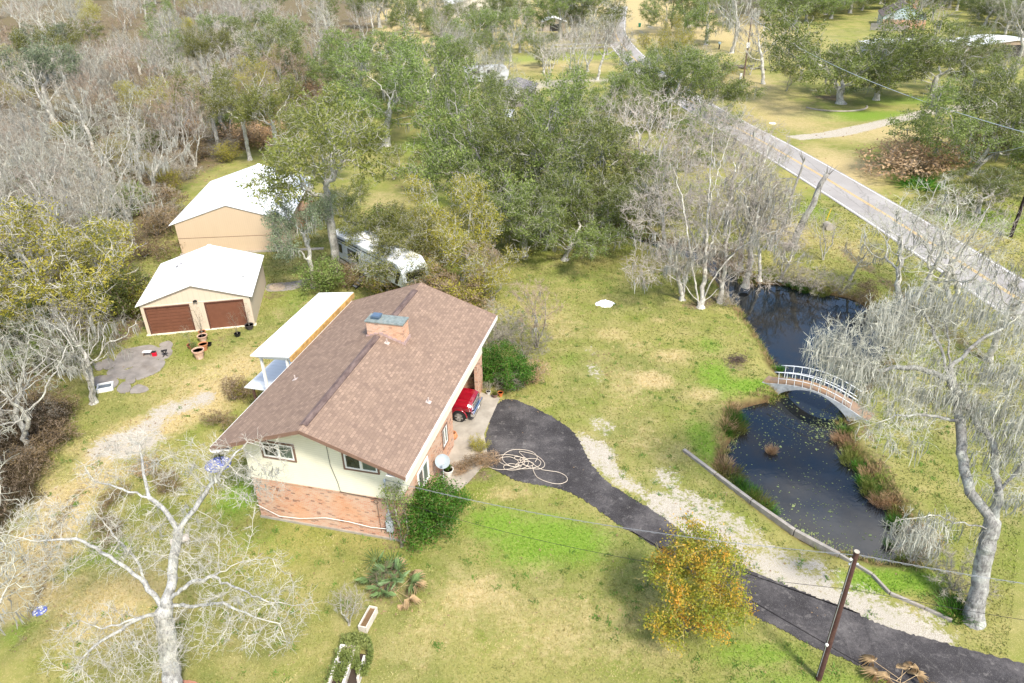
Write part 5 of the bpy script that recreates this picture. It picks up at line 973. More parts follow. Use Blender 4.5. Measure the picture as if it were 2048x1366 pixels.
# birdbath and mosaic
def mosaic(px, py, r, label, n=46, seed=1):
    q = put('mosaic_patch', label, 'mosaic', px, py); g = np.random.default_rng(seed); BL = simple('tile_blue', (.12, .15, .40), .4, .4, 6); W_ = simple('tile_white', (.75, .72, .68), .5)
    MB().lathe([(0, .03), (r, .03), (r+.03, 0)], n=18).build('base', BL, q); w = MB()
    for i in range(n):
        a_, q_ = g.uniform(0, 6.28), r*.92*math.sqrt(g.random()); x_, y_ = q_*math.cos(a_), q_*math.sin(a_); s = g.uniform(.02, .05); w.box((x_-s, y_-s, .031), (x_+s, y_+s, .042), g.uniform(0, 1.5))
    w.build('tile', W_, q)
mosaic(436, 929, .72, 'round blue and white mosaic patch under the birdbath', 40, 1); mosaic(80, 1222, .3, 'small blue and white mosaic square in the worn track', 18, 2)
q = put('birdbath', 'white rimmed birdbath bowl on a black stem', 'birdbath', 444, 927); MB().tube([(0, 0, 0), (0, 0, .95)], .035, 8).build('stem', BLACK, q); MB().lathe([(0, .95), (.3, 1.0), (.42, 1.12), (.46, 1.14), (.36, 1.12), (.26, 1.04), (0, 1.0)], n=26).build('bowl', PW, q)
# cloth, garden hose, brush pile
m = simple('white_cloth', (.85, .85, .87), .8, .05); g = np.random.default_rng(8); n = 22; vs = [(0, 0, .3)]; fs = []
for k_ in range(1, 6):
    for i in range(n):
        a = 6.2832*i/n; r_ = k_/5*(.62+.1*math.sin(3*a)+.06*g.normal()); vs.append((r_*math.cos(a)*1.25, r_*math.sin(a)*.8, max(.01, (.34*(1-(k_/5)**2)+.12*math.sin(5*a+k_)*(1-k_/5)+.05*g.normal()*(1-k_/6)))))
fs += [(0, 1+i, 1+(i+1) % n) for i in range(n)]+[(1+(k_-1)*n+i, 1+k_*n+i, 1+k_*n+(i+1) % n, 1+(k_-1)*n+(i+1) % n) for k_ in range(1, 5) for i in range(n)]
q = MB().add(vs, fs).build('white_sheet', m, smooth=True); q.location = tuple(G(1210, 609)); tag(q, 'crumpled white sheet lying on the lawn', 'sheet')
q = put('garden_hose', 'tangled pale garden hose on the edge of the driveway', 'hose', 1035, 925, -.35, .045); g = np.random.default_rng(5); pts = []
for i in range(92):
    a = i*.58; r_ = .50+.36*math.sin(i*.137+1)+.22*math.sin(i*.31); pts.append(((1.2*r_*math.cos(a)+.6*math.sin(i*.09)), .85*r_*math.sin(a+.4*math.sin(i*.05))+.35*math.cos(i*.075), .02+.05*((i*7) % 5)/5))
pts += [(1.3, -.1, .03), (1.9, -.15, .02), (2.5, -.1, .02), (3.0, -.3, .02), (3.15, -.7, .02), (2.8, -1.05, .02), (2.2, -1.1, .02), (1.5, -.9, .02), (1.1, -.4, .02), (.9, 0, .03)]
MB().tube(spline(pts, 3), .017, 5).build('hose', simple('hose_tan', (.62, .53, .42), .6, .1), q, smooth=True)
q = put('brush_pile', 'dark heap of cut twigs on the pond bank lawn', 'brush pile', 1476, 722); g = np.random.default_rng(6); w = MB()
for i in range(70): a, e_ = g.uniform(0, 6.28), g.uniform(0, .7); c_ = np.array([g.normal(0, .35), g.normal(0, .25), g.uniform(.03, .3)]); d_ = np.array([math.cos(a), math.sin(a), math.sin(e_)*.6])*g.uniform(.2, .5); w.tube([c_-d_, c_+g.normal(0, .04, 3), c_+d_], .012, 4)
w.build('twigs', simple('twig_dark', (.10, .07, .055), .9), q)
# culvert and marker
q = put('culvert_pipe', 'open concrete culvert pipe in the road embankment', 'culvert', 1655, 458); q.rotation_euler = (0, 0, .3); MB().lathe([(.28, -.5), (.38, -.5), (.38, .5), (.28, .5)], (0, 0, .3), 22, (-.3, -1, .05)).build('pipe', CONC, q); MB().lathe([(0, 0), (.29, 0)], (0, 0, .3), 18, (-.3, -1, .05)).build('opening_shade', BLACK, q)  # black disc across the bore stands in for shade inside the pipe
q = put('marker_post', 'leaning yellow marker post by the culvert', 'marker post', 1653, 441); MB().bar((0, 0, 0), (.35, .25, 1.2), .09, .03).build('post', simple('marker_yellow', (.72, .48, .03), .6), q)
# ivy-covered white brick planter box, wooden trough
tr_ = [(668, 1300), (684, 1270), (702, 1272), (725, 1290), (728, 1340), (712, 1375), (676, 1375), (665, 1330)]; o_ = G(694, 1350)
q = empty('brick_planter', tuple(o_), -.1, label='crumbling white-painted brick planter overgrown with ivy', cat='planter'); PB = simple('painted_brick', (.66, .62, .55), .85, .3, 4, .4, dirt=(.34, .22, .15))
w = MB()
for a, b in (((-.55, -1.0, 0), (-.42, 1.1, .5)), ((.05, -1.0, 0), (.17, 1.05, .5)), ((.55, -.4, 0), (.66, .7, .42)), ((-.42, .98, 0), (.05, 1.1, .5)), ((-.42, .2, 0), (.05, .3, .46))): w.box(a, b)
w.build('brick_walls', PB, q, bevel=.02); MB().box((-.42, -1, 0), (.05, .98, .3)).box((.17, -.9, 0), (.55, .9, .2)).build('soil', SOIL, q)
g = np.random.default_rng(12); n = 10000; c_ = np.stack([g.uniform(-.62, .95, n), g.uniform(-1.2, 1.75, n), .25+.3*np.abs(g.normal(0, .7, n))], 1); c_ = c_[(vnoise(c_[:, 0]+5, c_[:, 1]+5, .33, 3) > .40) | (c_[:, 1] > 1.1)]; c_[c_[:, 1] > 1.1, 2] *= .8; c_ = c_[np.hypot(c_[:, 0]/.95, (c_[:, 1]-.3)/1.5) < 1.05]; n = len(c_)
nn = norm_(g.normal(0, .6, (n, 3))+np.array([0, 0, 1.])); t = norm_(np.cross(nn, g.normal(0, 1, (n, 3)))); b = np.cross(nn, t); z = g.uniform(.03, .06, (n, 1)); me = fast('ivy', np.stack([c_-t*z, c_+b*z*.8, c_+t*z, c_-b*z*.8], 1).reshape(-1, 3), np.arange(n*4).reshape(-1, 4), LF_OAK); o = bpy.data.objects.new('ivy', me); COL.objects.link(o); o.parent = q
q = put('trough', 'weathered open wooden trough between planter and palm', 'trough', 738, 1243, -.28)
MB().box((-.2, -.62, 0), (-.15, .55, .38)).box((.15, -.62, 0), (.2, .55, .38)).box((-.15, .5, 0), (.15, .55, .38)).box((-.15, -.62, 0), (.15, -.57, .38)).build('boards', simple('board_pale', (.60, .54, .45), .9, .2, 4), q); MB().box((-.15, -.57, 0), (.15, .5, .26)).build('soil', simple('leaf_soil', (.16, .10, .05), .95), q)
# brick ring round the white tree, concrete block, rubble
q = put('brick_ring', 'low ring of red bricks round the foot of the big white tree', 'edging', 330, 1442); w = MB()
for i in range(44):
    a = i/44*6.283; c_ = (1.75*math.cos(a), 1.55*math.sin(a)); w.box((c_[0]-.1, c_[1]-.17, -.02), (c_[0]+.1, c_[1]+.17, .22+.03*math.sin(i*5)), a+.05*math.sin(i*3))
w.build('bricks', simple('red_brick', (.36, .17, .11), .9, .3, 3), q); MB().lathe([(0, .1), (1.6, .08)], n=24).build('soil', simple('ring_soil', (.30, .17, .10), .95, .3, 5), q)
q = put('bench', 'pale stone slab bench on the grass under the white tree', 'bench', 363, 1090, .5); MB().box((-.45, -.22, .34), (.45, .22, .42)).build('seat', simple('stone_pink', (.58, .50, .42), .8), q, bevel=.01)
for x_ in (-.3, .3): MB().box((x_-.06, -.18, 0), (x_+.06, .18, .34)).build('leg', CONC, q)
# fan palm
def palm(px, py, label, dead=False, n=16, H_=1.5, name='fan_palm'):
    q = put(name, label, 'palm', px, py); g = np.random.default_rng(int(px)); PG = simple('palm_green%d' % px, (.15, .23, .085), .45, .4, 3); PT = simple('palm_dead%d' % px, (.50, .36, .20), .9, .3, 5)
    for i in range(n):
        dd = dead or i >= n-4; az = g.uniform(0, 6.28); el = g.uniform(.5, 1.45) if not dd else g.uniform(-.1, .5); L_ = H_*g.uniform(.6, 1.); c0 = np.array([g.normal(0, .15), g.normal(0, .15), .1]); d_ = np.array([math.cos(az)*math.cos(el), math.sin(az)*math.cos(el), math.sin(el)]); tip = c0+d_*L_
        w = MB().tube([c0, tip], .01, 4); u = nrm(np.cross(d_, (0, 0, 1.))); v = np.cross(u, d_); R_ = .72 if not dd else .5
        for k_ in range(13):
            th_ = -1.9+3.8*k_/12+g.normal(0, .05); dr = math.cos(th_)*d_+math.sin(th_)*u; sd_ = -math.sin(th_)*d_+math.cos(th_)*u; e_ = tip+dr*R_*(.9+.15*math.cos(th_))+v*(-.12 if not dd else -.35)*1.0; m1 = tip+dr*R_*.5+v*.03
            w.add([tip-sd_*.004, tip+sd_*.004, m1+sd_*.02, e_, m1-sd_*.02], [(0, 1, 2, 3, 4)])
        w.build('frond', PT if dd else PG, q, label='dry brown frond' if dd and not dead else None)
palm(786, 1180, 'low green fan palm with dead brown skirts by the trough', n=17, H_=1.3); palm(760, 1150, 'smaller fan palm beside the larger one, nearer the bare sapling', n=9, H_=1.0)
palm(1800, 1372, 'dry tan palm fronds poking up at the bottom edge of the driveway', dead=True, n=12, H_=1.2, name='dead_palm')
# swing frame and crate behind the trailer
sw = put('swing_frame', 'rusty A-frame swing behind the trailer', 'swing', 645, 442, .1); RU = simple('rust_steel', (.20, .07, .03), .9)
w = MB()
for x_ in (-.9, .9): w.bar((x_, -.9, 0), (x_, 0, 2.2), .1).bar((x_, .9, 0), (x_, 0, 2.2), .1).bar((x_, -.5, 1), (x_, .5, 1), .07)
w.bar((-1.3, 0, 2.2), (1.5, 0, 2.2), .1); w.build('frame', RU, sw); MB().box((-.5, -.25, .5), (.5, .25, .56)).box((-.5, .22, .56), (.5, .26, 1.0)).build('seat', RU, sw); MB().bar((-.5, 0, .55), (-.5, 0, 2.2), .03).bar((.5, 0, .55), (.5, 0, 2.2), .03).build('chain', RU, sw)
q = put('wooden_shed', 'small orange-brown wooden shed beside the barn', 'shed', 606, 447, .064); MB().poly([(-.9, -.8), (.9, -.8), (.9, .8), (-.9, .8)], 0, 1.7).build('wall', simple('shed_wood', (.36, .22, .12), .9), q); MB().add([(-1, -.9, 1.7), (1, -.9, 1.7), (1, .9, 2.1), (-1, .9, 2.1), (-1, -.9, 1.76), (1, -.9, 1.76), (1, .9, 2.16), (-1, .9, 2.16)], [(3, 2, 1, 0), (4, 5, 6, 7), (0, 1, 5, 4), (1, 2, 6, 5), (2, 3, 7, 6), (3, 0, 4, 7)]).build('roof', simple('shed_roof', (.46, .30, .19), .9), q)
# snags
def snag(px, py, H_, lean, r, label, seed, brk=True):
    b = G(px, py); g = np.random.default_rng(seed); q = empty('dead_tree', tuple(b), label=label, cat='dead tree'); pts = [np.array([lean[0]*t, lean[1]*t, H_*t-.2])+g.normal(0, .06, 3) for t in np.linspace(0, 1, 9)]
    w = MB().tube(pts, [r*(1.25-.55*t) for t in np.linspace(0, 1, 9)], 9); w.build('trunk', B_GREY, q, smooth=True); top = pts[-1]; w = MB()
    for i in range(9): w.tube([top-np.array([0, 0, .3]), top+np.array([g.normal(0, .35), g.normal(0, .35), g.uniform(.1, .9)])], [.05, .008], 4)
    for i in range(5):
        s_ = pts[int(g.integers(2, 8))]; d_ = np.array([g.normal(-.6, .5), g.normal(0, .5), g.uniform(-.3, .4)]); w.tube([s_, s_+d_, s_+d_*2.+np.array([0, 0, -.3]), s_+d_*2.8+np.array([0, 0, -.9])], [.06, .05, .035, .015], 5)
    w.build('broken_branches', B_GREY, q)
snag(1578, 500, upto(1578, 500, 345), (2.2, .3), .3, 'thick broken dead trunk beside the road', 4); snag(1560, 470, upto(1560, 470, 315), (1.2, .4), .13, 'thin leaning dead trunk with drooping mossy branches', 5)
# ------------------------------------------------------------------ placing the trees
rt = np.random.default_rng(99)
def T(key, px, py, H, label, name=None, cat='tree', group=None, sx=1., rot=None, z=0., tilt=(0, 0)):
    name = name or ('live_oak' if key.startswith('oak') else 'shrub' if key.startswith('shr') else 'leafy_tree' if key[:3] in ('yel', 'olv') else 'bare_tree')
    if name == 'shrub' and cat == 'tree': cat = 'shrub'
    g = G(px, py, z); return plant(key, tuple(g), H, rt.uniform(0, 6.28) if rot is None else rot, name, label, cat, group, sx, tilt)
# oaks round the middle of the picture
for a in (('oakC', 992, 428, 16, 'great live oak with a curved pale trunk, nearest of the central oaks', .85, 2.1), ('oakA', 1125, 425, 13, 'dark live oak right of the curved-trunk oak', 1.15, .4), ('oakA', 1205, 452, 9, 'low spreading live oak over the creek end', 1.2, 3.), ('oakC', 1075, 470, 8.5, 'low dense live oak in front of the great oak', 1.1, 5.), ('oakB', 1020, 340, 12, 'live oak behind the great curved-trunk oak', 1., 1.),
          ('oakB', 1130, 330, 12, 'live oak behind the dark central oak', 1.1, 2.5), ('oakC', 1170, 250, 9, 'pale green live oak at the far side of the central group', 1.0, 1.7),
          ('oakC', 1130, 520, 8, 'low oak boughs at the lawn edge of the central group', 1.1, 3.3), ('oakA', 1050, 512, 8, 'low dark oak left of the creek end', 1.05, .7), ('oakA', 1215, 478, 7.5, 'low oak overhanging the creek end', 1.1, 1.7), ('oakB', 1300, 450, 6.5, 'low dark oak under the white leafless trees', 1.2, 4.), ('oakB', 1390, 330, 9, 'dark oak behind the reddish leafless tree', 1.2, 5.1), ('oakA', 725, 205, 15, 'broad live oak at the grey wood edge, left of the tall dark one', 1., 1.3), ('oakA', 838, 205, 13, 'rounded live oak behind the tall dark one', 1., 2.9), ('oakB', 950, 350, 13, 'rounded live oak at the left end of the central group', .95, .4), ('oakB', 772, 292, 17.5, 'tall dark live oak left of the central group', 1.1, .5), ('oakA', 860, 230, 13, 'dense live oak beside the tall dark one', 1.05, 3.6), ('oakB', 712, 235, 13, 'tall live oak at the edge of the grey wood', 1., 5.2), 
          ('oakB', 560, 200, 15, 'lone round green oak standing in the grey wood', 1.1, .9), ('oakA', 1330, 255, 13.5, 'dark green live oak behind the white leafless tree', 1.1, 1.9), ('oakC', 1400, 240, 12, 'live oak leaning towards the road', .95, 3.9), ('oakB', 1265, 225, 12, 'live oak left of the roadside oaks', 1., .2),
          ('oakC', 1682, 207, 17.5, 'big live oak in a mulch ring on the far lawn', 1.18, 4.9), ('oakA', 1752, 200, 12.5, 'live oak crown reaching down beside the mulch ring oak', 1.2, 2.2), ('oakA', 1865, 190, 12, 'wide low live oak at the bend of the shell drive', 1.45, .8), ('oakB', 1925, 150, 12, 'live oak behind the wide low oak', 1.1, 2.8),
          ('oakB', 1412, 90, 18, 'dark upright live oak beyond the far drive', .95, 1.), ('oakA', 1330, 70, 14, 'dark bushy oak left of the upright oak', .9, 3.), ('oakA', 1370, 66, 16, 'dark oak between two others beyond the road', .9, 5.), ('oakA', 985, 88, 15, 'live oak on the far bright lawn', 1., 2.), ('oakB', 1040, 105, 13, 'two-trunked live oak on the far bright lawn', .9, 4.), ('oakA', 1120, 80, 17, 'dense live oak by the far white shed', 1., 1.2),
          ('oakB', 1195, 78, 18, 'dense live oak where the road ends', 1.1, 3.3), ('oakA', 1155, 50, 18, 'far oak behind the white shed', 1., 4.), ('oakB', 900, 50, 15, 'far oak left of the bright lawn', .9, 4.), ('oakA', 760, 55, 16, 'far dark oak above the grey wood', 1.1, 1.), ('oakB', 810, 70, 14, 'far oak beside the pale building', .9, 1.),
          ('oakC', 1945, 350, 11.5, 'dusty green oak with forked grey trunk across the road', 1.2, 3.2), ('oakC', 2070, 350, 12, 'dark oak leaning in from the right edge across the road', 1.2, 2.4), ('oakA', 2065, 320, 11, 'broad green oak at the right edge', .9, .3), ('oakA', 1955, 425, 5.4, 'low dark spreading oak before the black pole', 1.5, 1.4), ('oakC', 2075, 280, 12, 'oak at the right edge behind the leaning oak', 1., 4.2)):
    T(a[0], a[1], a[2], a[3], a[4], sx=a[5], rot=a[6])
# the open trees round the trailer and barn
T('oakD', 676, 548, 15.5, 'olive-green tree with a stout grey trunk in front of the trailer', sx=1.05, rot=2.7)
T('oakD', 613, 442, 11, 'bright green leaning oak over the barn roof', sx=1.0, rot=4.0, tilt=(0, -.35))
T('oakE', 628, 575, 8, 'mossy sage tree between barn and trailer', sx=.85, rot=1.)
T('oakD', 560, 330, 11, 'olive tree behind the barn', sx=1.1, rot=2.); T('oakD', 655, 372, 10, 'olive tree between barn and far lawn', sx=1., rot=5.); T('oakD', 500, 320, 10, 'olive tree at the wood edge behind the barn', sx=1.1, rot=.6)
T('oakD', 805, 570, 6.8, 'sparse olive tree in front of the trailer nose', sx=1.2, rot=3.); T('oakD', 752, 552, 6.5, 'grey-green tree leaning over the trailer door', sx=1.2, rot=1.); T('oakD', 700, 500, 7, 'olive tree hanging over the rear of the trailer roof', sx=1.1, rot=2.); T('olvS', 772, 590, 5.4, 'olive bushy tree hiding the trailer side right of its steps', sx=1.35); T('olvS', 815, 590, 4.8, 'olive bushy tree before the trailer nose', sx=1.3); T('yelB', 850, 580, 4.8, 'yellow-green sapling at the trailer nose', sx=1.1); T('olvS', 788, 358, 5, 'small bushy tree on the lawn behind the trailer', sx=1.); T('olvS', 848, 390, 4.5, 'thin sapling on the lawn behind the yellow tree')
T('shrO', 878, 322, 5, 'dark round bush under the central oaks', sx=1.3); T('shrO', 770, 500, 5, 'dark blue-green bush against the trailer')
T('yelA', 925, 560, 9.5, 'bright yellow-green tree behind the house', sx=.85, rot=1.); T('yelB', 870, 540, 6.5, 'yellow bushy tree beside the trailer nose', sx=1.); T('yelB', 985, 600, 5.5, 'yellow-olive bush behind the roof ridge end', sx=1.1)
T('shrR', 850, 585, 3.6, 'rusty orange bush behind the roof ridge', sx=1.3); T('shrR', 905, 605, 3.6, 'rust-coloured thicket behind the house', sx=1.4); T('shrY', 950, 625, 3.6, 'yellow thicket behind the house corner', sx=1.4); T('shrY', 805, 580, 3.4, 'yellow-orange bush below the trailer steps', sx=1.2); T('bareG', 970, 605, 5.5, 'brown twiggy sapling behind the house corner')
T('shrO', 655, 578, 3.2, 'round green bush at the end of the concrete path', sx=1.25); T('shrR', 690, 575, 2.4, 'rusty dead bush beside the round green bush')
T('shrO', 232, 640, 4.5, 'dark green bush left of the garage', sx=1.1); T('shrO', 262, 600, 3.4, 'dark bush against the garage wall'); T('oakD', 215, 610, 7.5, 'leafy green tree behind the yellow tree by the garage', sx=.8); T('shrY', 268, 630, 3.6, 'yellow bush at the garage corner')
T('yelA', 128, 700, 11.5, 'large yellow-olive tree at the left wood edge', sx=1.15, rot=2.2); T('yelB', 205, 600, 7.5, 'yellow tree just behind the large yellow-olive tree'); T('oakA', 20, 690, 8, 'dark green oak at the left picture edge', sx=.8); T('oakB', 75, 740, 6.5, 'dark green oak under the yellow-olive tree', sx=.8); T('shrO', 135, 745, 3.5, 'dark green bush behind the mossy slab-court tree')
T('bareE', 187, 806, 8.5, 'grey mossy leafless tree at the edge of the crazy paving', sx=1., rot=1.2); T('bareC', 62, 905, 8.5, 'lichen-covered leafless tree at the left edge above the dark ditch', rot=.6, sx=1.1); T('bareE', -10, 980, 8, 'mossy leafless tree cut by the left edge by the worn track', rot=2.2); T('bareC', -55, 1200, 9, 'mossy branches reaching in from the left edge beside the mosaic square', rot=5.2, sx=1.1)
T('bareC', -70, 1420, 8.5, 'pale mossy branches reaching in at the bottom left corner', rot=0.3, sx=1.1); T('bareA', 15, 850, 8, 'pale leafless tree at the left edge behind the lichen-covered one', rot=3.)
# between house and creek
T('bareG', 1073, 694, 5.6, 'fine-twigged grey round tree on the lawn beside the house', sx=1.0); T('shrB', 1000, 680, 3.4, 'bare twiggy shrub behind the green hedge'); T('shrB', 975, 700, 3., 'bare twiggy shrub at the house corner behind the hedge'); T('shrB', 1050, 715, 3., 'bare grey shrub at the foot of the round tree')
for px, py, H, l in ((962, 762, 2.3, 'glossy dark green hedge bush against the carport wall'), (990, 755, 2.5, 'glossy green hedge bush behind the small pots'), (1022, 770, 2.4, 'green hedge bush with a white-flowered stem'), (1045, 765, 1.9, 'green hedge bush at the lawn end of the row')): T('shrG', px, py, H, l, group='hedge bushes by the carport', cat='bush')
T('shrT', 1065, 765, 1.6, 'dry brown bush at the end of the green hedge', cat='bush'); T('shrB', 1025, 780, 1.9, 'pale bare-stemmed shrub among the hedge bushes')
T('bareF', 1283, 398, 13, 'white forked leafless tree left of the tall one', rot=2., sx=1.); T('bareF', 1230, 330, 11, 'white leafless tree before the dark oaks', rot=1.)
T('bareB', 1440, 606, 9, 'mossy pale tree right beside the white many-stemmed one', sx=.9, rot=1.); T('bareE', 1365, 600, 8.5, 'mossy grey tree left beside the white many-stemmed one', sx=.95, rot=3.); T('bareA', 1490, 570, 11, 'tall pale tree between the white tree and the pond', sx=.9, rot=5.); T('bareD', 1345, 430, 11, 'slender reddish leafless tree behind the tall white tree'); T('bareB', 1330, 500, 8, 'grey mossy leafless tree at the creek bend')
for i, (px, py, H, k) in enumerate(((1480, 540, 9, 'bareA'), (1520, 560, 6.5, 'bareB'), (1455, 590, 5.5, 'bareG'), (1560, 560, 5, 'bareE'), (1450, 470, 12, 'bareF'), (1505, 430, 8.5, 'bareA'), (1540, 500, 7.5, 'bareC'), (1400, 520, 9, 'bareF'))):
    T(k, px, py, H, ('mossy leafless tree leaning over the upper pond', 'grey mossy tree on the far pond bank', 'fine-twigged brown tree at the pond edge', 'small mossy tree overhanging the pond head', 'mossy leafless tree between creek and road', 'brown twiggy tree near the road verge', 'mossy tree below the broken dead trunk', 'mossy leafless tree behind the white many-stemmed tree')[i], tilt=(.12, 0))
T('bareB', 1700, 560, 4.5, 'small bare mossy tree between pond and road'); T('bareF', 1645, 520, 5, 'thin pale leafless sapling beside the culvert'); T('bareC', 1800, 650, 11.5, 'lichen-pale leafless tree whose bare top crosses the road', rot=.8); T('bareC', 1890, 640, 10, 'lichen-pale leafless tree by the road, right of the other', rot=2.8); T('bareA', 1975, 720, 9, 'pale leafless tree near the road at the right edge', rot=4.); T('bareF', 1860, 600, 10.5, 'upright white-twigged tree whose top rises over the far road edge', rot=1.1)
T('shrB', 1620, 578, 2.4, 'bare mossy shrub on the pond head bank', sx=1.3); T('shrB', 1680, 588, 2., 'bare grey shrub on the far bank near the road', sx=1.2); T('shrB', 1570, 565, 2.2, 'bare grey shrub overhanging the pond head', sx=1.3); T('shrR', 1740, 600, 1.8, 'rusty shrub on the far pond bank'); T('shrB', 1825, 1120, 2., 'bare grey shrub at the lower pond tip', sx=1.2); T('shrB', 1450, 612, 1.5, 'bare twigs at the foot of the white tree', sx=1.2); T('shrT', 1825, 1085, 1.0, 'rusty dead fern at the pond tip')
T('shrB', 1905, 1180, 2.4, 'bare grey shrub behind the moss-hung tree foot')
# across the road
T('bareE', 1463, 106, 17, 'grey mossy weeping tree beyond the far drive', sx=1., rot=.4); T('bareB', 1527, 168, 13, 'grey mossy tree on the far lawn left of the small olive tree', rot=1.9); T('olvS', 1573, 182, 6, 'small olive tree between grey tree and big oak', sx=.9); T('olvS', 1500, 150, 6, 'olive shrub by the white-signed pole'); T('olvS', 1545, 140, 6, 'brown-olive bushy tree behind the grey lawn tree'); T('yelB', 1600, 135, 7, 'yellowish tree behind the small olive tree')
T('yelA', 1355, 150, 9, 'yellow-olive thin tree on the road verge', sx=.8); T('yelB', 1310, 130, 8, 'yellow-olive tree left of the far road'); T('yelB', 1440, 175, 6, 'yellow-olive roadside bush above the white-topped tree'); T('bareF', 1385, 185, 9, 'white-topped leafless tree beside the road'); T('yelA', 1340, 105, 9, 'yellow-olive tree beside the end of the road', sx=.7)
T('bareF', 1150, 175, 12, 'white slender leafless tree on the far lawn'); T('bareD', 1195, 160, 11, 'slender leafless tree near the far street')
T('shrT', 1835, 345, 4.2, 'large tan dry brush clump on the far verge', sx=1.5); T('shrT', 1880, 335, 3.8, 'tan dry brush clump under the forked oak', sx=1.4); T('shrR', 1815, 350, 2.2, 'dark rusty brush heap at the edge of the dry clump', sx=1.4); T('shrT', 1985, 300, 3.5, 'tan dry brush beneath the right edge oaks', sx=1.4)
T('bareA', 1835, 55, 12, 'white leafless tree beside the far blue-gabled house'); T('bareF', 1870, 70, 9, 'pale leafless tree right of the far house'); T('bareE', 2010, 178, 9, 'pale leafless tree at the right edge above the drive'); T('bareA', 2035, 130, 13, 'tall pale leafless tree at the top right edge'); T('bareB', 1755, 92, 9, 'pale leafless tree in front of the far house fence')
T('bareB', 1240, 130, 9, 'grey tree near the junction of road and street'); T('bareE', 1215, 110, 9, 'mossy grey tree left of the road end')
T('bareC', 968, 183, 8, 'lichen tree hiding the middle of the far motorhome'); T('bareA', 985, 190, 8.5, 'pale lichen tree in front of the far motorhome'); T('bareC', 945, 180, 9, 'lichen tree beside the dark-roofed car shelter'); T('bareE', 915, 165, 10, 'grey mossy tree left of the motorhome'); T('bareC', 1010, 235, 8, 'pale lichen tree over the parked white vehicles'); T('oakA', 938, 262, 10, 'live oak hiding the white vehicles', sx=.9); T('bareA', 900, 200, 8, 'pale leafless tree at the far edge of the central oaks')

# woods: many trees nothing tells apart inside one zone
def in_px(x, y, poly): q = P((x, y, 0)); return inpoly(np.array([q[0]]), np.array([q[1]]), poly)[0]
placed = [tuple(o.location[:2]) for o in COL.objects if o.get('category') == 'tree']
LOOK = dict(bareA='pale branching leafless tree', bareB='grey moss-draped leafless tree', bareC='greenish lichen-covered leafless tree', bareD='tall red-twigged leafless tree', bareE='wide moss-hung grey tree', bareF='upright many-stemmed white-twigged tree', bareG='fine brown-twigged bushy tree', oakA='broad dark green oak', oakB='tall dark green oak', oakC='low spreading green oak', oakD='olive-green leafy tree', oakE='sage-green mossy oak', yelA='tall yellow-olive tree', yelB='short yellow-olive tree', shrB='bare grey shrub', shrR='rust-brown shrub', shrY='yellow-green shrub', shrO='dark green bush', shrT='tan dry shrub', olvS='small olive tree', shrD='dark brown shrub')
SD = [(110, ' near the left edge'), (240, ' left of centre'), (9999, ' on its right side')]
def wood(poly, kinds, n_max, s0, sk, label, group, name=None, cat='tree', seed=0, hs=(.85, 1.15), sx=1., sides=None):
    g = np.random.default_rng(seed); w_ = [G(max(min(x, 2600), -900), max(y, -60))[:2] for x, y in poly]; lo = np.min(w_, 0); hi = np.max(w_, 0); cnt = 0
    for _ in range(n_max*60):
        if cnt >= n_max: break
        y = lo[1]+(hi[1]-lo[1])*g.random()**1.2; x = g.uniform(lo[0], hi[0]); q = P((x, y, 0))
        if not (-140 < q[0] < 2190) or not in_px(x, y, poly): continue
        s = s0+sk*q[2]
        if any((x-a)**2+(y-b)**2 < s*s for a, b in placed): continue
        placed.append((x, y)); cnt += 1; k = g.choice(list(kinds), p=np.array(list(kinds.values()))/sum(kinds.values())); h = {'b': 11.5, 'o': 12.5, 'y': 9, 's': 3.2, 'ol': 6}['s' if k.startswith('shr') else 'o' if k.startswith('oak') else 'y' if k.startswith('yel') else 'ol' if k.startswith('olv') else 'b']*g.uniform(*hs)
        fam = 'oak' if k.startswith('oak') else 'bare' if k.startswith('bare') else 'shrub' if k.startswith('shr') else 'leafy'
        lk = LOOK[k]; side = [t_ for lim, t_ in sides if q[0] < lim][0] if sides else ''
        T(k, q[0], q[1], h, lk+' '+label+side, group=group+', '+lk.split(' ', 1)[1]+'s'+side, sx=sx)
    return cnt
KB = dict(bareA=2.4, bareB=2.6, bareC=2.2, bareD=1.6, bareE=2.2, bareF=1.6, bareG=1.)
c1 = wood([(-140, 960), (-20, 900), (60, 780), (150, 640), (240, 560), (310, 440), (330, 360), (180, 330), (-140, 380)], dict(KB, yelA=1., yelB=1., oakD=1.2, oakE=.6), 46, 2.9, .016, 'in the near wood beside the garage', 'near wood', seed=1, sides=SD, hs=(.6, .9))
c2 = wood([(-140, 385), (180, 330), (330, 360), (400, 335), (500, 300), (560, 240), (640, 200), (640, 130), (-140, 150)], dict(KB, yelA=1.3, yelB=1.2, oakD=1.1, oakB=.9, oakE=.6), 95, 3.0, .016, 'in the wood behind the barn', 'middle wood', seed=2, sides=[(170, ' near the left edge'), (380, ' left of the barn'), (9999, ' on its lawn side')], hs=(.8, 1.05))
c3 = wood([(-140, 150), (640, 130), (700, 95), (860, 80), (860, 35), (500, 12), (-140, 12)], dict(KB, yelA=1.6, yelB=1.1, oakA=.8, oakB=1.1), 95, 3.2, .022, 'in the top left wood', 'far wood', seed=3, sides=[(230, ' near the left edge'), (480, ' in its middle'), (9999, ' towards the lone green oak')])
c4 = wood([(-140, 12), (560, 12), (860, 30), (1240, 20), (1240, -50), (-140, -50)], dict(bareA=2, bareB=2, bareD=3, bareE=2, yelA=.8, oakA=1.6), 80, 4.5, .018, 'along the horizon wood', 'horizon wood', seed=4, sides=[(400, ', left part'), (9999, ', right part')])
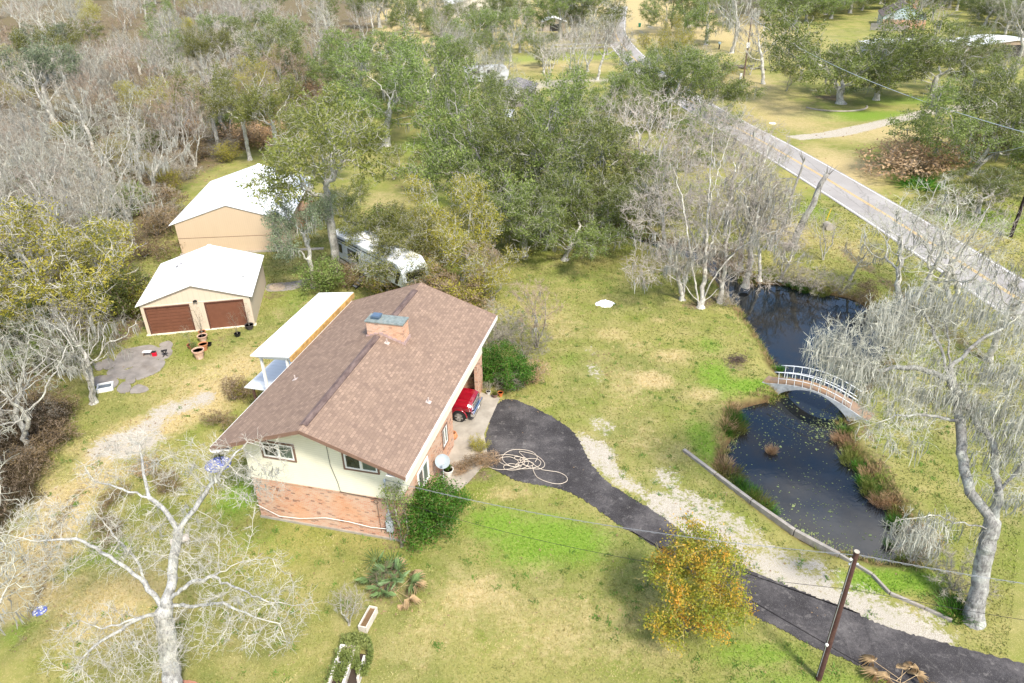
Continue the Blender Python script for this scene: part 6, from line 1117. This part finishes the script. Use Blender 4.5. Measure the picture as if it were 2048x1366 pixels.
c5 = wood([(880, 165), (1235, 160), (1235, 55), (880, 50)], dict(bareA=2, bareC=3, bareF=2, bareE=1, oakA=1.2, oakB=.8), 44, 4.5, .02, 'on the bright far lawns', 'far lawn', seed=5, hs=(.6, .95))
c6 = wood([(1560, 70), (1640, 45), (1740, 20), (1900, 20), (1990, 80), (2190, 110), (2190, -40), (1480, -40), (1480, 40)], dict(oakA=3, oakB=3, oakC=1.5, bareA=1, bareE=1), 150, 3.5, .018, 'in the top right wood', 'far right wood', seed=6, hs=(1., 1.3), sx=1.15, sides=[(1750, ' left of the blue-gabled house'), (1900, ' behind the blue-gabled house'), (9999, ' at the right edge')])
c7 = wood([(330, 360), (400, 340), (300, 520), (240, 560), (180, 640), (150, 640), (100, 730), (-60, 880), (-140, 900), (-140, 300), (420, 240), (640, 180), (620, 240), (520, 310), (430, 335)], dict(shrB=4, shrR=3, shrY=2, shrO=1.4, shrT=.6), 110, 1.5, .012, 'in the wood undergrowth beside the barn', 'wood undergrowth', seed=7, sides=SD, sx=1.3, hs=(.7, 1.2))
c8 = wood([(-140, 1110), (-20, 1060), (40, 1020), (70, 960), (110, 890), (140, 840), (100, 810), (60, 850), (-140, 960)], dict(shrD=4, shrR=1, shrB=1), 60, .55, .006, 'in the brown ditch at the left edge', 'ditch', seed=8, hs=(.3, .6), sx=1.2)
print('WOODS', c1, c2, c3, c4, c5, c6, c7, c8)

# ------------------------------------------------------------------ near plants
T('shrG', 853, 1068, 2.6, 'large glossy green bush at the house corner', cat='bush', sx=1.15); T('shrG', 880, 1030, 2.1, 'glossy green bush beside the large one, towards the dish', cat='bush'); T('shrG', 826, 1050, 2.2, 'leafy bush right against the brick corner', cat='bush', sx=.75)
vn = Tree(77, [[(0, 0, 0), (.05, 0, 1.2), (-.1, -.05, 2.6)], [(0, 0, 0), (.4, .1, 1.), (.3, .3, 2.4)]], np.concatenate([ell(np.random.default_rng(5), 160, (-.05, -.05, 3.4), (.75, .35, .8), .2), ell(np.random.default_rng(6), 130, (.25, .3, 2.4), (.7, .6, .9), .2)]), step=.2, di=2, dk=.25, R=.06, r0=.007)
v = empty('climbing_vine', hl(8.05, -.35), label='leafy vine climbing the house corner to the eave', cat='vine')
for n_, me in finish(vn, [('stems', B_DARK, cat_([vn.wood(.012, 9, 5), vn.wood(0, .012, 3), vn.twigs(2, .35, .006)])), ('foliage', LF_OAK, vn.leaves(16, .09, .05, .16, .8, .5, .8))]):
    c = bpy.data.objects.new(n_, me); COL.objects.link(c); c.parent = v
T('bareF', 699, 1250, 2.6, 'small bare sapling beside the ivy-covered planter', rot=1.); T('bareG', 770, 1185, 1.7, 'dry twiggy shrub tangled in the fan palm', sx=1.1)
shr = [('shrY', 958, 905, 1.1, 'green-yellow shrub at the pad edge above the hose', 'shrub'), ('shrR', 940, 930, 1., 'brown weedy shrub between pad and lawn', 'shrub'), ('shrT', 965, 930, .7, 'dry brown weeds beside the tangled hose', 'shrub'), ('shrT', 925, 945, .6, 'low dry weeds at the end of the concrete pad', 'shrub'),
       ('shrR', 470, 800, 1.5, 'rusty weeds along the left eave of the house', 'shrub'), ('shrR', 440, 845, 1.2, 'rusty weeds nearest the front left eave', 'shrub'), ('shrY', 490, 790, 1.3, 'yellow-green weeds by the lean-to post', 'shrub'), ('shrR', 330, 985, 1.2, 'rusty brush pile under the white tree branches', 'shrub'), ('shrR', 230, 1060, 1.3, 'rusty thicket beside the worn track', 'shrub'), ('shrR', 215, 1010, 1.1, 'rusty low thicket above the other by the track', 'shrub'), ('shrT', 290, 950, .8, 'tan dead brush at the edge of the shell patch', 'shrub')]
for k, px, py, H, l, c in shr: T(k, px, py, H, l, cat=c, sx=1.2)
# orange shrub tree
oak('orgT', 71, 6.4, 2.6, 1.4, lf=LF_ORG, k=110, size=.09, keep=.9, R=.12, moss=0, wood=B_DARK, stems=3, showtw=1, na=1000, sp=.22, twp=TW_OLV,
    lobes=[((0, 0, 4.9), (1.5, 1.5, 1.2)), ((-1.1, .2, 3.3), (1.3, 1.3, 1.2)), ((1.2, 0, 3.5), (1.3, 1.3, 1.1)), ((.2, -.9, 2.4), (1.6, 1.4, 1.2)), ((0, 1., 3.0), (1.4, 1.2, 1.3)), ((-1.2, -.5, 1.8), (1.2, 1.2, .9)), ((1.2, -.6, 1.9), (1.2, 1.1, .9))])
T('orgT', 1372, 1262, 6.2, 'orange and green autumn tree on the lawn beside the black driveway', name='leafy_tree', rot=.5, sx=1.05)
# pond plants
def R_(key, px, py, H, label, sx=1., z=WZ, name='reed_clump', cat='reeds', group=None): return T(key, px, py, H, label, name=name, cat=cat, sx=sx, z=z, group=group)
for px, py, k in ((1466, 838, 'reedG'), (1478, 852, 'reedG'), (1468, 862, 'reedO'), (1450, 858, 'reedT'), (1443, 872, 'reedG'), (1458, 828, 'reedT')): R_(k, px, py, .8, 'clump of green and tan reeds on the left bank of the lower pond', group='reeds on the left bank')
for px, py, k in ((1462, 952, 'reedO'), (1478, 975, 'reedG'), (1500, 990, 'reedG'), (1515, 1008, 'reedO'), (1490, 1000, 'reedG'), (1535, 1028, 'reedG'), (1450, 938, 'reedT'), (1505, 1015, 'reedO')): R_(k, px, py, .6, 'pale green water weed along the timber-edged bank', 1.3, group='weeds on the timber side bank')
for i, (px, py) in enumerate(((1688, 868), (1700, 890), (1712, 915), (1722, 940), (1738, 955), (1752, 975), (1768, 992), (1785, 1010), (1800, 1035), (1810, 1062), (1680, 882), (1700, 925), (1728, 968), (1760, 1008), (1745, 990), (1790, 1050), (1718, 898))): R_(('reedG', 'reedT', 'reedO')[i % 3], px, py, .55, 'tuft of green and brown reeds on the right bank of the lower pond', 1.3, group='reeds on the right bank')
for px, py, k in ((1590, 575, 'reedG'), (1608, 583, 'reedG'), (1640, 588, 'reedO'), (1575, 570, 'reedG')): R_(k, px, py, .6, 'bright green tuft at the head of the upper pond', 1.4, group='tufts at the pond head')
R_('reedT', 1542, 905, .5, 'small brown tuft standing in the middle of the lower pond', .9); R_('reedG', 1776, 1092, .5, 'small green tuft in the water near the pond tip', .8); R_('reedG', 1912, 1228, .7, 'grassy green clump at the foot of the moss-hung tree', 1.6, 0.); R_('reedG', 1560, 742, .5, 'bright water plant at the left end of the bridge', .8)
R_('reedG', 1840, 372, .8, 'bright green herb patch on the far verge', 5, 0., name='herb_patch', cat='plant')
for i in range(60):           # rough bank fringe
    p = PONDS[int(rt.integers(0, 190))]; q = P((p[0], p[1], WZ))
for px, py in ((1100, 1070), (1060, 1090), (1140, 1110), (1180, 1095)): pass
# floating weed: many small pads
g = np.random.default_rng(31); pts = []
xs_, ys_ = np.array(POND)[:, 0], np.array(POND)[:, 1]
c = np.stack([g.uniform(xs_.min(), xs_.max(), 60000), g.uniform(ys_.min(), 44+0*ys_.max(), 60000)], 1); ok = inpoly(c[:, 0], c[:, 1], POND); c = c[ok]
d_ = sdf(c[:, 0], c[:, 1], POND); q = G(1655, 845)[:2]; q2 = G(1620, 1075)[:2]
dens = .035+.9*np.exp(-((d_+.35)/.45)**2)*(vnoise(c[:, 0]+9, c[:, 1], 1.1, 3) > .42)+.9*np.exp(-((c[:, 0]-q[0])**2+(c[:, 1]-q[1])**2)/1.6)*.7+.9*np.exp(-((c[:, 0]-q2[0])**2+(c[:, 1]-q2[1])**2)/1.1)+.10*(fbm(c[:, 0], c[:, 1], 1.3, 8) > .56)
c = c[g.random(len(c)) < dens*.55]; n = len(c); s = g.uniform(.015, .06, n)*np.where(g.random(n) < .05, 2.2, 1); an = g.uniform(0, 6.28, n)
V = np.stack([np.stack([c[:, 0]+s*np.cos(an+k*1.5708)*(1 if k % 2 else .65), c[:, 1]+s*np.sin(an+k*1.5708)*(1 if k % 2 else .65), np.full(n, WZ+.006)+g.uniform(0, .006, n)], 1) for k in range(4)], 1).reshape(-1, 3)
me = fast('floating_weed', V, np.arange(n*4).reshape(-1, 4), simple('pond_weed', (.20, .24, .09), .7, .4, 3)); o = bpy.data.objects.new('floating_weed', me); COL.objects.link(o); tag(o, 'scattered duckweed and small pads floating on the pond', kind='stuff')
# fallen twigs and leaves over the lawn near the wood
# ------------------------------------------------------------------ far buildings
def house_far(name, label, px, py, rz, W_, L_, he, hr, wm, rm, cat='house', z=0, door=None, brick=0):
    g_ = empty(name, tuple(G(px, py)), rz, label=label, cat=cat); s_ = (hr-he)/(W_/2+.4); roof_mesh(W_, L_, he, hr, .4, .3, .3, .12).build('roof', rm, g_); hw_ = he+s_*.4-.14; a_ = hr-.14; w = MB()
    w.add([(0, 0, 0), (W_, 0, 0), (W_, 0, hw_), (W_/2, 0, a_), (0, 0, hw_), (0, L_, 0), (W_, L_, 0), (W_, L_, hw_), (W_/2, L_, a_), (0, L_, hw_)], [(0, 1, 2, 3, 4), (9, 8, 7, 6, 5), (1, 6, 7, 2), (5, 0, 4, 9)]); w.build('wall', wm, g_)
    if brick: MB().box((-.05, -.05, 0), (W_+.05, -.003, brick)).build('brick_band', BRICK, g_)
    if door: MB().box((W_*.3, -.04, 0), (W_*.7, -.003, door)).build('opening_shade', DARK, g_)  # solid dark panel on the front wall, painted as the shade inside
    return g_
hf = house_far('gabled_house', 'far house with pale blue gable over brick and a grey shingle roof', 1762, 57, -.35, 11, 16, 3.2, 6.2, simple('blue_siding', (.45, .54, .54), .7, .1), SHINGD, brick=2.4)
MB().box((7.5, 5.5, 4.5), (8.7, 6.6, 7.2)).build('chimney', BRICK, hf)
house_far('white_shed', 'small far shed with a white roof at the lawn edge', 1086, 63, 0., 6.5, 6, 2.6, 3.8, simple('shed_tan', (.40, .33, .24), .8), MROOF, 'shed', door=2.0)
house_far('pale_building', 'long pale metal building behind the far left oaks', 895, 42, .1, 20, 30, 4.5, 7.0, simple('pale_wall', (.60, .55, .45), .8), metal_roof('far_pale', (.68, .64, .54), .5, .3), 'building')
house_far('white_carport', 'large far white-roofed shelter behind the wide low oak', 1840, 128, .15, 14, 12, 3., 3.8, simple('carport_wall', (.30, .24, .18), .8), MROOF, 'carport', door=2.6)
house_far('white_carport', 'far white-roofed shelter at the right picture edge', 1965, 118, .15, 14, 10, 3., 3.7, simple('carport_wall2', (.32, .24, .17), .8), MROOF, 'carport', door=2.6)
house_far('dark_shelter', 'dark-roofed shelter beside the far motorhome', 985, 212, -.2, 6.5, 7, 2.6, 3.6, simple('shelter_wall', (.28, .25, .24), .8), simple('shelter_roof', (.16, .145, .15), .8), 'shelter')
house_far('white_trailer_hut', 'pale low hut left of the big far oak', 1745, 112, .1, 10, 6, 2.4, 2.9, simple('hut_wall', (.45, .47, .48), .7), simple('hut_roof', (.66, .67, .66), .6), 'hut')
rh = empty('motorhome', tuple(G(975, 168)), .25, label='white motorhome parked beyond the central oaks', cat='motorhome'); o2 = [(0, .5), (8.4, .5), (8.9, 1.2), (8.9, 2.2), (8.3, 3.2), (0, 3.2)]
n6 = len(o2); MB().add([(x-4.5, 0, z) for x, z in o2]+[(x-4.5, 2.5, z) for x, z in o2], [tuple(range(n6)), tuple(range(n6, 2*n6))[::-1]]+[(i, n6+i, n6+(i+1) % n6, (i+1) % n6) for i in range(n6)]).build('body', simple('motorhome_white', (.5, .52, .53), .4, .1), rh, bevel=.08)
MB().add([(4.41, .2, 1.5), (4.41, 2.3, 1.5), (4.41, 2.3, 2.2), (4.41, .2, 2.2), (3.9, .2, 3.0), (3.9, 2.3, 3.0)], [(0, 1, 2, 3), (3, 2, 5, 4)]).build('windscreen', simple('far_glass', (.16, .2, .24), .1), rh); MB().box((-4.2, -.02, 1.0), (3.6, -.003, 1.2)).box((-3.5, -.02, 1.9), (-1.5, -.003, 2.6)).box((0, -.02, 1.9), (1.5, -.003, 2.6)).build('stripe', RVB, rh)
for x_ in (-2.6, 2.8):
    for y_ in (.1, 2.4): MB().lathe([(.2, -.12), (.42, -.12), (.42, .12), (.2, .12)], (x_, y_, .42), 16, (0, 1, 0)).build('wheel', RUB, rh)
def car(px, py, rz, label, col):
    c_ = empty('parked_car', tuple(G(px, py)), rz, label=label, cat='car'); w = MB(); s = [(-2.3, .35), (2.3, .35), (2.35, .75), (1.3, .95), (.7, 1.42), (-1.3, 1.45), (-2.1, 1.0), (-2.35, .9)]; n = len(s)
    w.add([(x, -.85, z) for x, z in s]+[(x, .85, z) for x, z in s], [tuple(range(n)), tuple(range(n, 2*n))[::-1]]+[(i, n+i, n+(i+1) % n, (i+1) % n) for i in range(n)]).build('body', col, c_, bevel=.08)
    MB().box((-1.5, -.86, .98), (.8, -.852, 1.32)).box((-1.5, .852, .98), (.8, .86, 1.32)).build('window', GLASS, c_)
    for x_ in (-1.4, 1.45):
        for y_ in (-.8, .8): MB().lathe([(.15, -.1), (.33, -.1), (.33, .1), (.15, .1)], (x_, y_, .33), 14, (0, 1, 0)).build('wheel', RUB, c_)
CW = paint('car_white', (.72, .73, .75)); car(935, 232, .6, 'white vehicle half hidden behind the central oaks', CW); car(1018, 238, 1.4, 'white vehicle behind the pale dead branch', CW); car(2005, 158, .3, 'dark car under the trees at the right edge', paint('car_dark', (.03, .03, .035)))
def fence(a, b, h_, label, mt, nrail=4):
    a, b = G(*a), G(*b); f_ = empty('board_fence', tuple(a), label=label, cat='fence'); v = b-a; L_ = np.linalg.norm(v); k_ = max(2, int(L_/2.5)); w = MB()
    for i in range(nrail): z = h_*(.2+.75*i/(nrail-1)); w.bar((0, 0, z), tuple(v+np.array([0, 0, z])), .04, h_/nrail*.72)
    w.build('boards', mt, f_)
    for i in range(k_+1): q = v*i/k_; MB().bar((q[0], q[1]+.08, 0), (q[0], q[1]+.08, h_), .12).build('post', mt, f_)
fence((888, 82), (985, 84), 2.2, 'grey horizontal board fence on the far left lawn', simple('fence_grey', (.30, .27, .25), .9)); fence((1740, 62), (1815, 66), 2., 'grey board fence in front of the far gabled house', simple('fence_grey2', (.33, .30, .27), .9), 6)
fence((1105, 100), (1240, 94), 1.2, 'low rail fence on the far lawn near the road end', simple('fence_pale', (.40, .38, .34), .9), 2)
q = put('wheelie_bin', 'green wheelie bin by the far end of the road', 'bin', 1279, 54); MB().add([(-.28, -.3, .05), (.28, -.3, .05), (.28, .3, .05), (-.28, .3, .05), (-.35, -.4, 1.0), (.35, -.4, 1.0), (.35, .4, 1.0), (-.35, .4, 1.0)], [(3, 2, 1, 0), (0, 1, 5, 4), (1, 2, 6, 5), (2, 3, 7, 6), (3, 0, 4, 7)]).build('body', simple('bin_green', (.02, .16, .09), .5), q); MB().box((-.37, -.43, 1.0), (.37, .42, 1.08)).build('lid', simple('bin_lid', (.02, .2, .12), .5), q, bevel=.02)
q = put('mailbox', 'white mailbox on a dark post by the far drive', 'mailbox', 1438, 98); MB().bar((0, 0, 0), (0, 0, 1.1), .25).build('post', BLACK, q); MB().box((-.28, -.4, 1.1), (.28, .4, 1.6)).build('box', simple('mail_grey', (.5, .6, .6), .5), q, bevel=.08)
q = put('marker_post', 'short white post beside the far drive', 'marker post', 1377, 93); MB().bar((0, 0, 0), (0, 0, 1.4), .16).box((-.1, -.1, 1.4), (.1, .1, 1.46)).build('post', WHITE, q)
q = put('utility_box', 'small white pedestal box at the foot of the signed pole', 'utility box', 1481, 158); MB().box((-.2, -.15, 0), (.2, .15, 1.0)).box((-.22, -.17, 1.0), (.22, .17, 1.06)).build('box', WHITE, q, bevel=.02)
q = put('utility_cover', 'small white cover plate on the grass beside the road', 'cover', 1545, 247); MB().lathe([(0, .1), (.5, .08), (.55, 0)], n=12).build('plate', WHITE, q)
q = put('mulch_ring', 'curved stone edging round the big far oak', 'edging', 1668, 212); w = MB(); w.tube([(5.2*math.cos(a), 4.4*math.sin(a), .08) for a in np.linspace(3.4, 6.1, 20)], .16, 6).build('stones', CONC, q)
q = put('wood_pile', 'dark pile of logs beside the far signed pole', 'log pile', 1495, 138); w = MB(); g = np.random.default_rng(3)
for i in range(26): x_, y_ = g.normal(0, 1.6), g.normal(0, .8); a = g.uniform(0, 3.1); w.tube([(x_, y_, .2+.2*(i % 3)), (x_+math.cos(a)*1.2, y_+math.sin(a)*1.2, .2+.2*(i % 3))], .13, 6)
w.build('logs', B_DARK, q)
